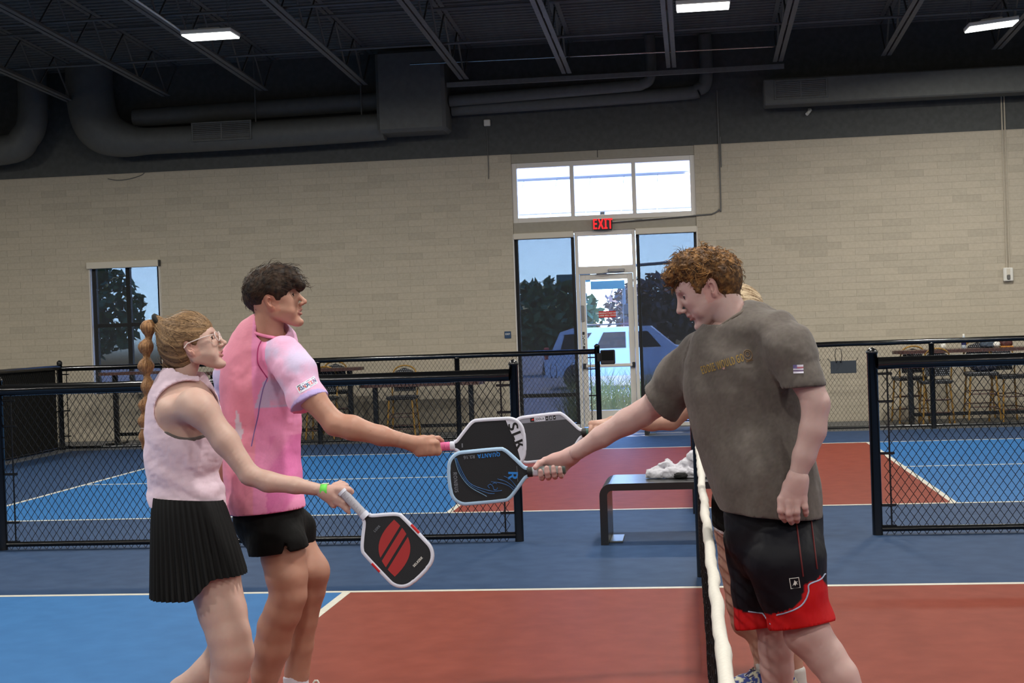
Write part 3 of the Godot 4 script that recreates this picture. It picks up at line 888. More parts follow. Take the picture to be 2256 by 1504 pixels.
func make_fences() -> void:
	make_fence("chain_link_fence", "black chain-link fence between the courts, behind the girl and the pink shirted player", Vector3(-9.17, 0, 1.69), Vector3(-1.29, 0, 1.69), [0.0, 3.89, 7.88], 1.268, 0.044, 0.033, [3.89, 7.88])
	make_fence("chain_link_fence", "black chain-link fence between the courts, right of the man in the brown shirt", Vector3(1.285, 0, 1.67), Vector3(5.28, 0, 1.67), [0.0, 3.995], 1.268, 0.044, 0.037, [0.0, 3.995])
	make_fence("chain_link_fence", "far black chain-link fence before the block wall, left of the exit door", Vector3(-9.17, 0, -8.05), Vector3(-1.32, 0, -8.05), [0.0, 1.95, 3.86, 5.87, 7.85], 1.23, 0.037, 0.036, [0.0, 7.85], 3)
	var fr := make_fence("chain_link_fence", "far black chain-link fence before the block wall, at the right by the bar tables", Vector3(0.75, 0, -8.05), Vector3(6.9, 0, -8.05), [0.0, 2.46, 4.4, 6.15], 1.22, 0.037, 0.036, [0.0, 6.15], 3)
	var fs := make_fence("chain_link_fence", "side fence at far left closed with dark windscreen cloth", Vector3(-9.17, 0, 1.69), Vector3(-9.17, 0, -8.05), [0.0, 3.2, 6.5, 9.74], 1.25, 0.037, 0.036, [9.74], 3)
	obj("windscreen", span(Vector3(0.1, 0.06, -0.012), Vector3(9.6, 1.2, -0.006)), M.screen_cloth, fs)
	obj("kerb", span(Vector3(0.0, 0.0, 0.05), Vector3(9.6, 0.02, 0.2)), M.concrete, fs)
	# paddle hooks and dark banner plates hung on the right far fence
	for p in [[1.55, 0.865, 0.3, "plain dark banner plate on the far fence beside the man's sleeve"], [2.03, 0.87, 0.345, "plain dark banner plate on the far fence left of the fence post"]]:
		var bn := thing("fence_banner", p[3], "banner", Vector3(p[0], p[1], -8.0), "dark banner plates on the far fence")
		obj("plate", box_mesh(Vector3(p[2], 0.17, 0.008), 0.002), mat(Color(0.16, 0.19, 0.225), 0.6), bn)
		for s: float in [-1.0, 1.0]:
			obj("tie", tube_mesh([Vector3(s * p[2] * 0.48, 0.07, 0), Vector3(s * (p[2] * 0.5 + 0.03), 0.12, -0.03)], 0.004, 5), M.black_steel, bn)
	var spots := [[Vector3(1.965, 1.02, -8.0), "double wire hook on the right far fence above the dark banner"], [Vector3(-1.93, 0.93, -8.0), "wire hook on the left far fence near its end post"], [Vector3(-1.63, 0.95, -8.0), "wire hook hanging on the left far fence beside the door frame"]]
	for s in spots:
		var hk := thing("wire_hook", s[1], "hook", s[0], "wire hooks on the far fences")
		var st := start()
		for dx: float in [-0.035, 0.035]:
			tube(st, smooth_line([Vector3(dx * 0.4, 0.1, 0), Vector3(dx, 0.09, 0.02), Vector3(dx * 1.3, 0.0, 0.03), Vector3(dx * 0.9, -0.09, 0.03), Vector3(dx * 0.6, -0.06, 0.05)], 4), 0.005, 5)
		obj("wire", done(st), M.black_steel, hk)
	var scr := thing("score_display", "black score display box clipped to the end post of the left far fence", "display", Vector3(-1.17, 1.11, -8.0))
	obj("case", box_mesh(Vector3(0.2, 0.2, 0.12), 0.012), M.black_frame, scr)
	obj("bracket", box_mesh(Vector3(0.06, 0.12, 0.03), 0.004, Vector3(-0.12, 0, 0)), M.black_steel, scr)
	obj("screen", box_mesh(Vector3(0.17, 0.13, 0.004), 0.001, Vector3(0, 0.02, 0.061)), mat(Color(0.03, 0.05, 0.045), 0.12), scr)

# a net along z at x (slightly skew), with posts at both ends
func make_net(called: String, label: String, x0: float, x1: float, z0: float, z1: float, top: float) -> void:
	var o := thing(called, label, "net", Vector3(x0, 0, z0))
	var n := z1 - z0
	for e in 2:
		var st := start()
		lathe(st, [Vector2(0.026, 0.0), Vector2(0.026, top - 0.01), Vector2(0.03, top - 0.01), Vector2(0.03, top + 0.005), Vector2(0.018, top + 0.02), Vector2(0.0, top + 0.024)], 16)
		obj("post", done(st), M.black_steel, o).position = Vector3((x1 - x0) * e, 0, n * e)
	var f := func(z: float, y: float, side: float) -> Vector3:
		var t := z / n
		var sag := 0.055 * 4.0 * t * (1.0 - t)
		return Vector3((x1 - x0) * t + side + 0.006 * grain.get_noise_2d(z * 2.2, x0 * 3.0) , y * (top - 0.02 - sag) , z)
	var st2 := start()
	var steps := 90
	for k in steps:
		var za := 0.05 + (n - 0.1) * k / steps
		var zb := 0.05 + (n - 0.1) * (k + 1) / steps
		for s: float in [-0.004, 0.004]:
			quad(st2, f.call(za, 0.94, s), f.call(zb, 0.94, s), f.call(zb, 1.0, s), f.call(za, 1.0, s))
	var pts := []
	var rr := []
	for k in steps + 1:
		var z := 0.03 + (n - 0.06) * k / steps
		pts.append(f.call(z, 0.985, 0.0))
		rr.append(0.017 + 0.004 * grain.get_noise_2d(z * 6.0, 3.0))
	tube(st2, pts, rr, 8)
	obj("top_tape", done(st2), M.tape, o)
	# black cord mesh
	st2 = start()
	var cw := 0.045
	var cols := int(n / cw)
	for i in cols + 1:
		var z := cw * i
		if z > n - 0.04:
			z = n - 0.04
		bx(st2, (f.call(z, 0.05, 0.0) + f.call(z, 0.95, 0.0)) * 0.5, Vector3(0.0045, (top - 0.06) * 0.9, 0.0045))
	for j in 19:
		var y := 0.05 + 0.9 * j / 18.0
		for k in 45:
			var a: Vector3 = f.call(n * k / 45.0, y, 0.0)
			var b: Vector3 = f.call(n * (k + 1) / 45.0, y, 0.0)
			bx(st2, (a + b) * 0.5, Vector3(0.0045, 0.0045, a.distance_to(b)))
	var msh := obj("cord_mesh", done(st2), M.ink_black, o)
	msh.set_meta("kind", "stuff")
	st2 = start()
	for k in steps:
		if k % 7 < 5:
			var za := n * k / steps
			var zb := n * (k + 1) / steps
			quad(st2, f.call(za, 0.03, 0.0), f.call(zb, 0.03, 0.0), f.call(zb, 0.055, 0.0), f.call(za, 0.055, 0.0))
	obj("bottom_tape", done(st2), M.tape, o)

func make_courts_nets() -> void:
	M.tape = mottled(Color(0.83, 0.81, 0.77), 0.06, 6.0, 0.75, 45)
	make_net("court_net", "black pickleball net with white top tape between the players", 0.027, 0.08, 3.3, 10.1, 0.925)
	make_net("court_net", "second net on the far court, seen edge-on behind the near net post", 0.0, 0.0, -6.45, 0.33, 0.925)

func make_bench() -> void:
	var o := thing("court_bench", "black aluminium bench with rounded ends between the courts", "bench", Vector3(-0.675, 0, 1.86))
	M.bench = mat(Color(0.10, 0.102, 0.108), 0.28, 0.0, 0.6)
	# ribbed planks side by side, bent down at both ends into the legs
	var n := 1.42
	var top := 0.435
	var line := [Vector2(0, 0.0), Vector2(0, top - 0.085)]
	for q in range(1, 9):
		line.append(Vector2(0.085 - 0.085 * cos(PI / 2 * q / 8.0), top - 0.085 + 0.085 * sin(PI / 2 * q / 8.0)))
	var inner := [Vector2(0.055, 0.0), Vector2(0.055, top - 0.085)]
	for q in range(1, 9):
		inner.append(Vector2(0.09 - 0.035 * cos(PI / 2 * q / 8.0), top - 0.085 + 0.035 * sin(PI / 2 * q / 8.0)))
	var poly := PackedVector2Array()
	for q in line:
		poly.append(q)
	for q in range(line.size() - 1, -1, -1):
		poly.append(Vector2(n - line[q].x, line[q].y))
	for q in inner:
		poly.append(Vector2(n - q.x, q.y))
	for q in range(inner.size() - 1, -1, -1):
		poly.append(inner[q])
	for k in 7:
		var z := 0.045 - 0.089 * k
		obj("plank", prism_mesh(poly, z - 0.042, z + 0.042), M.bench, o)
	for x: float in [0.055, n - 0.15]:
		obj("foot_plate", span(Vector3(x, 0.0, -0.35), Vector3(x + 0.095, 0.012, -0.02), 0.003), M.plate_grey, o)
	dup(o, Vector3(-0.7, 0, -8.2), "far bench end by the exit door, half hidden behind the man's arm")
	make_towel()

func make_towel() -> void:
	var t := thing("towel", "crumpled pale grey sweatshirt left on the bench behind the net post", "clothing", Vector3(-0.13, 0.437, 1.62))
	var f := Field.new(Vector3(-0.27, -0.01, -0.16), Vector3(0.36, 0.24, 0.16), 0.0065)
	f.bone(Vector3(-0.2, 0.03, 0.03), Vector3(-0.02, 0.035, 0.05), 0.03, 0.045, 0.03)
	f.bone(Vector3(-0.19, 0.05, 0.0), Vector3(-0.06, 0.10, 0.0), 0.02, 0.028, 0.02)
	f.bone(Vector3(-0.06, 0.10, 0.0), Vector3(0.0, 0.05, 0.04), 0.028, 0.035, 0.02)
	f.bone(Vector3(0.03, 0.06, 0.0), Vector3(0.13, 0.145, 0.0), 0.04, 0.038, 0.03)
	f.bone(Vector3(0.13, 0.145, 0.0), Vector3(0.24, 0.06, 0.01), 0.04, 0.055, 0.03)
	f.bone(Vector3(0.05, 0.04, 0.05), Vector3(0.26, 0.03, 0.06), 0.04, 0.035, 0.02)
	f.bone(Vector3(0.06, 0.02, -0.06), Vector3(0.26, 0.05, -0.06), 0.05, 0.05, 0.03)
	f.bone(Vector3(-0.14, 0.03, 0.10), Vector3(-0.08, 0.035, 0.095), 0.012, 0.02, 0.008, Vector3.ZERO, 1.0, true)
	f.bone(Vector3(0.035, 0.11, 0.07), Vector3(0.075, 0.085, 0.06), 0.006, 0.018, 0.008, Vector3.ZERO, 1.0, true)
	f.warp(func(p: Vector3) -> float:
		return -0.006 * sin(60.0 * (p.y + 0.5 * p.x) + 9.0 * grain.get_noise_3d(p.x * 5.0, p.y * 5.0, p.z * 5.0)) - 0.008 * grain.get_noise_3d(p.x * 16.0, p.y * 16.0, p.z * 16.0), 0.03)
	f.slice(Vector3.ZERO, Vector3.DOWN, 0.003)
	obj("cloth", cloth(f, Vector3.ZERO, cloth_paint(Color(0.74, 0.735, 0.765), 0.03)), M.cloth, t)
	obj("dark_gap", blob_mesh(Vector3(0.05, 0.022, 0.03), 0.3, 8, Vector3(0.03, 0.022, 0.085)), M.ribbon_black, t)  # black lump stands in for the shade in the gap between folds

func make_stool() -> Node3D:
	var o := thing("bar_stool", "woven bistro bar stool at the left bar table, under the padded rail", "stool", Vector3.ZERO, "woven bistro bar stools")
	for s in [[-1, -1], [1, -1], [1, 1], [-1, 1]]:
		var f := Vector3(s[0] * 0.215, 0, s[1] * 0.2)
		var t := Vector3(s[0] * 0.17, 0.62, s[1] * 0.16)
		obj("leg", tube_mesh([f, t], 0.014, 8), M.brass, o)
	var st := start()
	for y: float in [0.18, 0.36]:
		var k := 1.0 - y * 0.33
		var q := [Vector3(-0.21 * k, y, -0.195 * k), Vector3(0.21 * k, y, -0.195 * k), Vector3(0.21 * k, y + 0.03, 0.195 * k), Vector3(-0.21 * k, y + 0.03, 0.195 * k)]
		for i in 4:
			tube(st, [q[i], q[(i + 1) % 4]], 0.009, 6)
	obj("rungs", done(st), M.tabletop, o)
	obj("seat", box_mesh(Vector3(0.42, 0.055, 0.40), 0.02, Vector3(0, 0.635, 0)), M.weave, o)
	st = start()
	tube(st, smooth_line([Vector3(-0.18, 0.6, 0.17), Vector3(-0.19, 0.85, 0.2), Vector3(-0.15, 1.04, 0.22), Vector3(0, 1.1, 0.225), Vector3(0.15, 1.04, 0.22), Vector3(0.19, 0.85, 0.2), Vector3(0.18, 0.6, 0.17)], 6), 0.012, 8)
	obj("back_hoop", done(st), M.brass, o)
	obj("back_weave", prism_mesh(PackedVector2Array([Vector2(-0.16, 0.72), Vector2(0.16, 0.72), Vector2(0.17, 0.85), Vector2(0.13, 1.02), Vector2(0, 1.07), Vector2(-0.13, 1.02), Vector2(-0.17, 0.85)]), 0.195, 0.21), M.weave, o)
	return o

func bar_table(label: String, at: Vector3, n: float, h: float) -> void:
	var t := thing("bar_table", label, "table", at)
	var poly := PackedVector2Array()
	for k in 9:
		poly.append(Vector2(n - 0.2 + 0.2 * sin(PI * k / 8.0) - 0.0, -0.28 * cos(PI * k / 8.0)))
	for k in 9:
		poly.append(Vector2(0.2 - 0.2 * sin(PI * k / 8.0), 0.28 * cos(PI * k / 8.0)))
	obj("tabletop", prism_mesh(poly, 0.0, 0.045, Transform3D(Basis(Vector3.RIGHT, PI / 2), Vector3(0, h, 0))), M.tabletop, t)
	for x: float in [0.2, n - 0.25]:
		obj("leg", span(Vector3(x, 0, -0.03), Vector3(x + 0.075, h - 0.045, 0.03), 0.006), M.black_steel, t)
		obj("foot", span(Vector3(x - 0.06, 0, -0.24), Vector3(x + 0.13, 0.03, 0.24), 0.008), M.black_steel, t)
	obj("stretcher", span(Vector3(0.25, 0.12, -0.02), Vector3(n - 0.22, 0.17, 0.02), 0.004), M.black_steel, t)

func make_bar_area() -> void:
	var w := Image.create(64, 64, false, Image.FORMAT_RGB8)
	w.fill(Color(0.045, 0.05, 0.07))
	for i in 4:
		for j in 4:
			w.fill_rect(Rect2i(i * 16 + 4 + (8 if j % 2 else 0) - (64 if (i == 3 and j % 2) else 0) * 0, j * 16 + 5, 6, 6), Color(0.72, 0.74, 0.78))
	M.weave = mat(Color.WHITE, 0.6)
	M.weave.albedo_texture = ImageTexture.create_from_image(w)
	M.weave.uv1_triplanar = true
	M.weave.uv1_scale = Vector3.ONE * 9.0
	bar_table("mahogany topped bar table behind the left far fence, right of the girl", Vector3(-7.4, 0, -8.95), 2.55, 1.06)
	bar_table("mahogany topped bar table behind the right far fence", Vector3(2.78, 0, -8.75), 2.9, 1.05)
	bar_table("low mahogany table behind the left far fence under the padded rail", Vector3(-4.98, 0, -9.2), 1.9, 0.79)
	bar_table("mahogany topped bar table behind the girl's ponytail", Vector3(-9.0, 0, -9.1), 1.3, 1.1)
	var s := make_stool()
	s.position = Vector3(-4.25, -0.04, -8.8)
	s.rotation.y = PI
	dup(s, Vector3(-5.35, 0.05, -9.35), "woven bistro bar stool whose brass hoop shows above the left mahogany table", 0.1)
	dup(s, Vector3(3.35, -0.03, -8.7), "woven bistro bar stool beside the first fence post at right", 0.0)
	dup(s, Vector3(3.08, 0.0, -9.3), "woven bar stool behind the right bar table, its brass hoop above the tabletop", 0.15)
	dup(s, Vector3(3.98, 0.06, -8.75), "woven bistro bar stool under a blue bag at the right bar table", PI)
	dup(s, Vector3(4.4, 0.0, -8.95), "woven bistro bar stool at the right edge, turned with its woven back to the court", PI + 0.3)
	dup(s, Vector3(-5.45, -0.02, -8.75), "woven bistro bar stool just right of the pink sleeve behind the fence", PI)
	var bt := thing("water_bottle", "clear water bottle with a dark blue label on the right bar table", "bottle", Vector3(3.77, 1.05, -8.8))
	obj("bottle", lathe_mesh([Vector2(0, 0), Vector2(0.033, 0), Vector2(0.035, 0.02), Vector2(0.033, 0.12), Vector2(0.02, 0.16), Vector2(0.013, 0.18)], 14), mat(Color(0.70, 0.74, 0.78), 0.15), bt)
	obj("label_wrap", lathe_mesh([Vector2(0.0355, 0.05), Vector2(0.0355, 0.11)], 14), mat(Color(0.10, 0.12, 0.32), 0.4), bt)
	obj("cap", lathe_mesh([Vector2(0.016, 0.175), Vector2(0.016, 0.205), Vector2(0, 0.205)], 12), M.white_plastic, bt)
	var cup := thing("paper_cup", "small white cup on the right bar table beside the fence post", "cup", Vector3(3.48, 1.05, -8.75))
	obj("cup", lathe_mesh([Vector2(0, 0), Vector2(0.03, 0), Vector2(0.04, 0.08), Vector2(0.036, 0.08), Vector2(0.028, 0.01)], 16), M.white_plastic, cup)
	var bag := thing("sports_bag", "blue and white striped bag lying on the right bar table", "bag", Vector3(4.1, 1.05, -8.75))
	obj("body", blob_mesh(Vector3(0.13, 0.05, 0.09), 0.15, 3, Vector3(0, 0.048, 0)), mat(Color(0.22, 0.27, 0.33), 0.7), bag)
	obj("flap", blob_mesh(Vector3(0.05, 0.04, 0.05), 0.15, 4, Vector3(0.09, 0.045, 0.06)), M.white_plastic, bag)
	var bag2 := thing("snack_pack", "dark red package with an orange base on the right bar table", "package", Vector3(4.33, 1.05, -8.75))
	obj("pack", blob_mesh(Vector3(0.09, 0.05, 0.07), 0.12, 5, Vector3(0, 0.058, 0)), mat(Color(0.30, 0.13, 0.12), 0.6), bag2)
	obj("tray", box_mesh(Vector3(0.17, 0.02, 0.12), 0.005, Vector3(0, 0.01, 0.02)), mat(Color(0.75, 0.50, 0.20), 0.6), bag2)
	var bag3 := thing("backpack", "dark blue crumpled bag on the stool seat at the right", "bag", Vector3(4.0, 0.72, -8.75))
	obj("body", blob_mesh(Vector3(0.18, 0.07, 0.15), 0.2, 6, Vector3(0.02, 0.07, 0)), mat(Color(0.13, 0.16, 0.24), 0.5), bag3)

# a lumpy closed shape standing in for soft things
func blob_mesh(r: Vector3, amp: float, sd: int, at := Vector3.ZERO, freq := 2.0) -> ArrayMesh:
	var st := start()
	st.set_smooth_group(0)
	var nu := 28
	var nv := 16
	var p := func(i: int, j: int) -> Vector3:
		var a := TAU * (i % nu) / nu
		var b := PI * j / nv - PI / 2
		var d := Vector3(cos(a) * cos(b), sin(b), sin(a) * cos(b))
		var k := 1.0 + amp * grain.get_noise_3d(d.x * freq + sd * 9.0, d.y * freq, d.z * freq)
		return at + Vector3(signf(d.x) * pow(absf(d.x), 0.8), signf(d.y) * pow(absf(d.y), 0.8), signf(d.z) * pow(absf(d.z), 0.8)) * r * k
	for i in nu:
		for j in nv:
			var a: Vector3 = p.call(i, j)
			var b: Vector3 = p.call(i, j + 1)
			var c: Vector3 = p.call(i + 1, j + 1)
			var d: Vector3 = p.call(i + 1, j)
			if j > 0:
				tri(st, a, b, d)
			if j < nv - 1:
				tri(st, b, c, d)
	return done(st)

# ---------------------------------------------------------------- smooth solids: distances on a grid, meshed as surface nets
class Field:
	var h: float
	var o: Vector3
	var nx: int
	var ny: int
	var nz: int
	var d := PackedFloat32Array()
	var steep := 2.4

	func _init(lo: Vector3, hi: Vector3, cell: float) -> void:
		h = cell
		o = lo
		nx = int((hi.x - lo.x) / cell) + 2
		ny = int((hi.y - lo.y) / cell) + 2
		nz = int((hi.z - lo.z) / cell) + 2
		d.resize(nx * ny * nz)
		d.fill(10.0)

	# a tapered limb from a to b, joined with radius k; flattened q times along flat; cut = carve it out
	func bone(a: Vector3, b: Vector3, ra: float, rb: float, k := 0.02, flat := Vector3.ZERO, q := 1.0, cut := false) -> void:
		var pad := Vector3.ONE * (maxf(ra, rb) + k + 2.5 * h)
		var lo := ((a.min(b) - pad - o) / h).floor()
		var hi := ((a.max(b) + pad - o) / h).ceil()
		var x0 := maxi(0, int(lo.x)); var x1 := mini(nx - 1, int(hi.x))
		var y0 := maxi(0, int(lo.y)); var y1 := mini(ny - 1, int(hi.y))
		var z0 := maxi(0, int(lo.z)); var z1 := mini(nz - 1, int(hi.z))
		var q1 := q - 1.0
		var bend := absf(q1) > 0.001
		var qq := q * q - 1.0
		var ba := b - a
		if bend:
			ba += flat * (ba.dot(flat) * q1)
		var inv := 1.0 / maxf(ba.length_squared(), 1e-9)
		var dr := rb - ra
		var far := k + 2.5 * h
		var kq := 0.25 / k
		for z in range(z0, z1 + 1):
			for y in range(y0, y1 + 1):
				var i := (z * ny + y) * nx + x0
				var p := o + Vector3(x0, y, z) * h - a
				var x := x0
				while x <= x1:
					var v := p
					if bend:
						v += flat * (v.dot(flat) * q1)
					var t := clampf(v.dot(ba) * inv, 0.0, 1.0)
					v -= ba * t
					var l := v.length()
					var e := l - ra - dr * t
					if bend and l > 1e-6:
						var g := v.dot(flat) / l
						e /= sqrt(1.0 + qq * g * g)
					if e > far:
						var n := int((e - far) * 0.6 / h) + 1
						x += n
						i += n
						p.x += h * n
						continue
					var c := d[i]
					if cut:
						e = -e
						var s := k - absf(c - e)
						d[i] = maxf(c, e) + (s * s * kq if s > 0.0 else 0.0)
					else:
						var s := k - absf(c - e)
						d[i] = minf(c, e) - (s * s * kq if s > 0.0 else 0.0)
					x += 1
					i += 1
					p.x += h

	# an ellipsoid with half-axes r along the columns of b
	func ball(c: Vector3, r: Vector3, b := Basis.IDENTITY, k := 0.02, cut := false) -> void:
		var m := maxf(r.x, maxf(r.y, r.z))
		var pad := Vector3.ONE * (m + k + 2.5 * h)
		var lo := ((c - pad - o) / h).floor()
		var hi := ((c + pad - o) / h).ceil()
		var x0 := maxi(0, int(lo.x)); var x1 := mini(nx - 1, int(hi.x))
		var y0 := maxi(0, int(lo.y)); var y1 := mini(ny - 1, int(hi.y))
		var z0 := maxi(0, int(lo.z)); var z1 := mini(nz - 1, int(hi.z))
		var t := b.transposed()
		var inv := Vector3(1.0 / r.x, 1.0 / r.y, 1.0 / r.z)
		var kq := 0.25 / k
		var small := minf(r.x, minf(r.y, r.z))
		var far := k + 2.5 * h
		for z in range(z0, z1 + 1):
			for y in range(y0, y1 + 1):
				var i := (z * ny + y) * nx + x0
				var x := x0
				while x <= x1:
					var v: Vector3 = t * (o + Vector3(x, y, z) * h - c) * inv
					var n := v.length()
					var e := -small
					if n > 1e-4:
						e = n * (n - 1.0) / (v * inv).length()
					if e > far:
						var m2 := int((e - far) * 0.6 / h) + 1
						x += m2
						i += m2
						continue
					var w := d[i]
					if cut:
						e = -e
						var s := k - absf(w - e)
						d[i] = maxf(w, e) + (s * s * kq if s > 0.0 else 0.0)
					else:
						var s := k - absf(w - e)
						d[i] = minf(w, e) - (s * s * kq if s > 0.0 else 0.0)
					x += 1
					i += 1

	# a row of [centre, radius] joined into one limb
	func chain(list: Array, k := 0.02, flat := Vector3.ZERO, q := 1.0) -> void:
		for i in list.size() - 1:
			bone(list[i][0], list[i + 1][0], list[i][1], list[i + 1][1], k, flat, q)

	# keep only what lies on the side that n points away from
	func slice(p: Vector3, n: Vector3, k := 0.004) -> void:
		n = n.normalized()
		var kq := 0.25 / k
		var far := 2.5 * h + k
		for z in nz:
			for y in ny:
				var i := (z * ny + y) * nx
				var e := (o + Vector3(0, y, z) * h - p).dot(n)
				var s := n.x * h
				for x in nx:
					var c := d[i]
					if c < far and e > -far:
						var m := k - absf(c - e)
						d[i] = maxf(c, e) + (m * m * kq if m > 0.0 else 0.0)
					e += s
					i += 1

	# an empty field on the same grid, cropped to a box around pts
	func crop(pts: Array, pad: float) -> Field:
		var lo: Vector3 = pts[0]
		var hi: Vector3 = pts[0]
		for p: Vector3 in pts:
			lo = lo.min(p)
			hi = hi.max(p)
		lo = o + (((lo - Vector3.ONE * pad - o) / h).floor()).max(Vector3.ZERO) * h
		return Field.new(lo, hi + Vector3.ONE * pad, h)

	# join a cropped field into this one
	func join(g: Field, k := 0.02) -> void:
		var off := ((g.o - o) / h).round()
		var kq := 0.25 / k
		for z in g.nz:
			for y in g.ny:
				var zz := z + int(off.z)
				var yy := y + int(off.y)
				if zz >= nz or yy >= ny:
					continue
				var i := (z * g.ny + y) * g.nx
				var j := (zz * ny + yy) * nx + int(off.x)
				for x in mini(g.nx, nx - int(off.x)):
					var e := g.d[i]
					if e < 5.0:
						var c := d[j]
						var s := k - absf(c - e)
						d[j] = minf(c, e) - (s * s * kq if s > 0.0 else 0.0)
					i += 1
					j += 1

	# add f(point) to the distances near the surface
	func warp(f: Callable, near := 0.03) -> void:
		steep = 5.0
		for z in nz:
			for y in ny:
				var i := (z * ny + y) * nx
				for x in nx:
					if absf(d[i]) < near:
						d[i] += f.call(o + Vector3(x, y, z) * h)
					i += 1

	func at(p: Vector3) -> float:
		var g := (p - o) / h
		var x := int(g.x); var y := int(g.y); var z := int(g.z)
		if x < 0 or y < 0 or z < 0 or x >= nx - 1 or y >= ny - 1 or z >= nz - 1:
			return 10.0
		var u := g.x - x; var v := g.y - y; var w := g.z - z
		var i := (z * ny + y) * nx + x
		var r := nx
		var s := nx * ny
		return lerpf(lerpf(lerpf(d[i], d[i + 1], u), lerpf(d[i + r], d[i + r + 1], u), v), lerpf(lerpf(d[i + s], d[i + s + 1], u), lerpf(d[i + r + s], d[i + r + s + 1], u), v), w)

	func grad(p: Vector3) -> Vector3:
		var e := h * 0.8
		return Vector3(at(p + Vector3(e, 0, 0)) - at(p - Vector3(e, 0, 0)), at(p + Vector3(0, e, 0)) - at(p - Vector3(0, e, 0)), at(p + Vector3(0, 0, e)) - at(p - Vector3(0, 0, e))).normalized()

	# first surface point met from p along dir, lifted by off
	func land(p: Vector3, dir: Vector3, off := 0.001) -> Vector3:
		var t := 0.0
		for i in 60:
			var e := at(p + dir * t)
			if e < 0.0005:
				break
			t += clampf(e * 0.8, 0.001, 0.02)
			if t > 0.6:
				break
		return p + dir * (t - off)

static func around(pts: Array, pad: float, cell: float) -> Field:
	var lo: Vector3 = pts[0]
	var hi: Vector3 = pts[0]
	for p: Vector3 in pts:
		lo = lo.min(p)
		hi = hi.max(p)
	return Field.new(lo - Vector3.ONE * pad, hi + Vector3.ONE * pad, cell)

class Hide:
	var pos := PackedVector3Array()
	var nor := PackedVector3Array()
	var col := PackedColorArray()
	var idx := PackedInt32Array()
	var base := Vector3.ZERO

	# mesh f into this skin; paint(point, normal) -> linear colour
	func add(f: Field, paint: Callable) -> void:
		var nx := f.nx; var ny := f.ny; var nz := f.nz
		var d := f.d
		var h := f.h
		var sy := nx
		var sz := nx * ny
		var cell := {}
		var list := PackedInt32Array()
		var off := [0, 1, sy, sy + 1, sz, sz + 1, sz + sy, sz + sy + 1]
		var reach := f.steep * h
		for z in nz - 1:
			for y in ny - 1:
				var i := (z * ny + y) * nx
				for x in nx - 1:
					var v0 := d[i]
					if v0 < reach and v0 > -reach:
						var v1 := d[i + 1]; var v2 := d[i + sy]; var v3 := d[i + sy + 1]
						var v4 := d[i + sz]; var v5 := d[i + sz + 1]; var v6 := d[i + sz + sy]; var v7 := d[i + sz + sy + 1]
						var neg := int(v0 < 0.0) + int(v1 < 0.0) + int(v2 < 0.0) + int(v3 < 0.0) + int(v4 < 0.0) + int(v5 < 0.0) + int(v6 < 0.0) + int(v7 < 0.0)
						if neg > 0 and neg < 8:
							var s := Vector3.ZERO
							var n := 0
							if (v0 < 0.0) != (v1 < 0.0): s += Vector3(v0 / (v0 - v1), 0, 0); n += 1
							if (v2 < 0.0) != (v3 < 0.0): s += Vector3(v2 / (v2 - v3), 1, 0); n += 1
							if (v4 < 0.0) != (v5 < 0.0): s += Vector3(v4 / (v4 - v5), 0, 1); n += 1
							if (v6 < 0.0) != (v7 < 0.0): s += Vector3(v6 / (v6 - v7), 1, 1); n += 1
							if (v0 < 0.0) != (v2 < 0.0): s += Vector3(0, v0 / (v0 - v2), 0); n += 1
							if (v1 < 0.0) != (v3 < 0.0): s += Vector3(1, v1 / (v1 - v3), 0); n += 1
							if (v4 < 0.0) != (v6 < 0.0): s += Vector3(0, v4 / (v4 - v6), 1); n += 1
							if (v5 < 0.0) != (v7 < 0.0): s += Vector3(1, v5 / (v5 - v7), 1); n += 1
							if (v0 < 0.0) != (v4 < 0.0): s += Vector3(0, 0, v0 / (v0 - v4)); n += 1
							if (v1 < 0.0) != (v5 < 0.0): s += Vector3(1, 0, v1 / (v1 - v5)); n += 1
							if (v2 < 0.0) != (v6 < 0.0): s += Vector3(0, 1, v2 / (v2 - v6)); n += 1
							if (v3 < 0.0) != (v7 < 0.0): s += Vector3(1, 1, v3 / (v3 - v7)); n += 1
							var p := f.o + (Vector3(x, y, z) + s / n) * h
							var g := Vector3(v1 - v0 + v3 - v2 + v5 - v4 + v7 - v6, v2 - v0 + v3 - v1 + v6 - v4 + v7 - v5, v4 - v0 + v5 - v1 + v6 - v2 + v7 - v3).normalized()
							cell[i] = pos.size()
							list.append(i)
							pos.append(p - base)
							nor.append(g)
							col.append(paint.call(p, g))
					i += 1
		for i in list:
			var a := d[i] < 0.0
			var x := i % nx
			var y := (i / nx) % ny
			var z := i / sz
			if y > 0 and z > 0 and a != (d[i + 1] < 0.0):
				face(cell, i, i - sy, i - sy - sz, i - sz, a)
			if x > 0 and z > 0 and a != (d[i + sy] < 0.0):
				face(cell, i, i - sz, i - sz - 1, i - 1, a)
			if x > 0 and y > 0 and a != (d[i + sz] < 0.0):
				face(cell, i, i - 1, i - 1 - sy, i - sy, a)

	func face(cell: Dictionary, a: int, b: int, c: int, e: int, flip: bool) -> void:
		if not (cell.has(a) and cell.has(b) and cell.has(c) and cell.has(e)):
			return
		var A: int = cell[a]; var B: int = cell[b]; var C: int = cell[c]; var E: int = cell[e]
		if flip:
			idx.append_array(PackedInt32Array([A, C, B, A, E, C]))
		else:
			idx.append_array(PackedInt32Array([A, B, C, A, C, E]))

	func done() -> ArrayMesh:
		var arr := []
		arr.resize(Mesh.ARRAY_MAX)
		arr[Mesh.ARRAY_VERTEX] = pos
		arr[Mesh.ARRAY_NORMAL] = nor
		arr[Mesh.ARRAY_COLOR] = col
		arr[Mesh.ARRAY_INDEX] = idx
		var m := ArrayMesh.new()
		m.add_surface_from_arrays(Mesh.PRIMITIVE_TRIANGLES, arr)
		return m

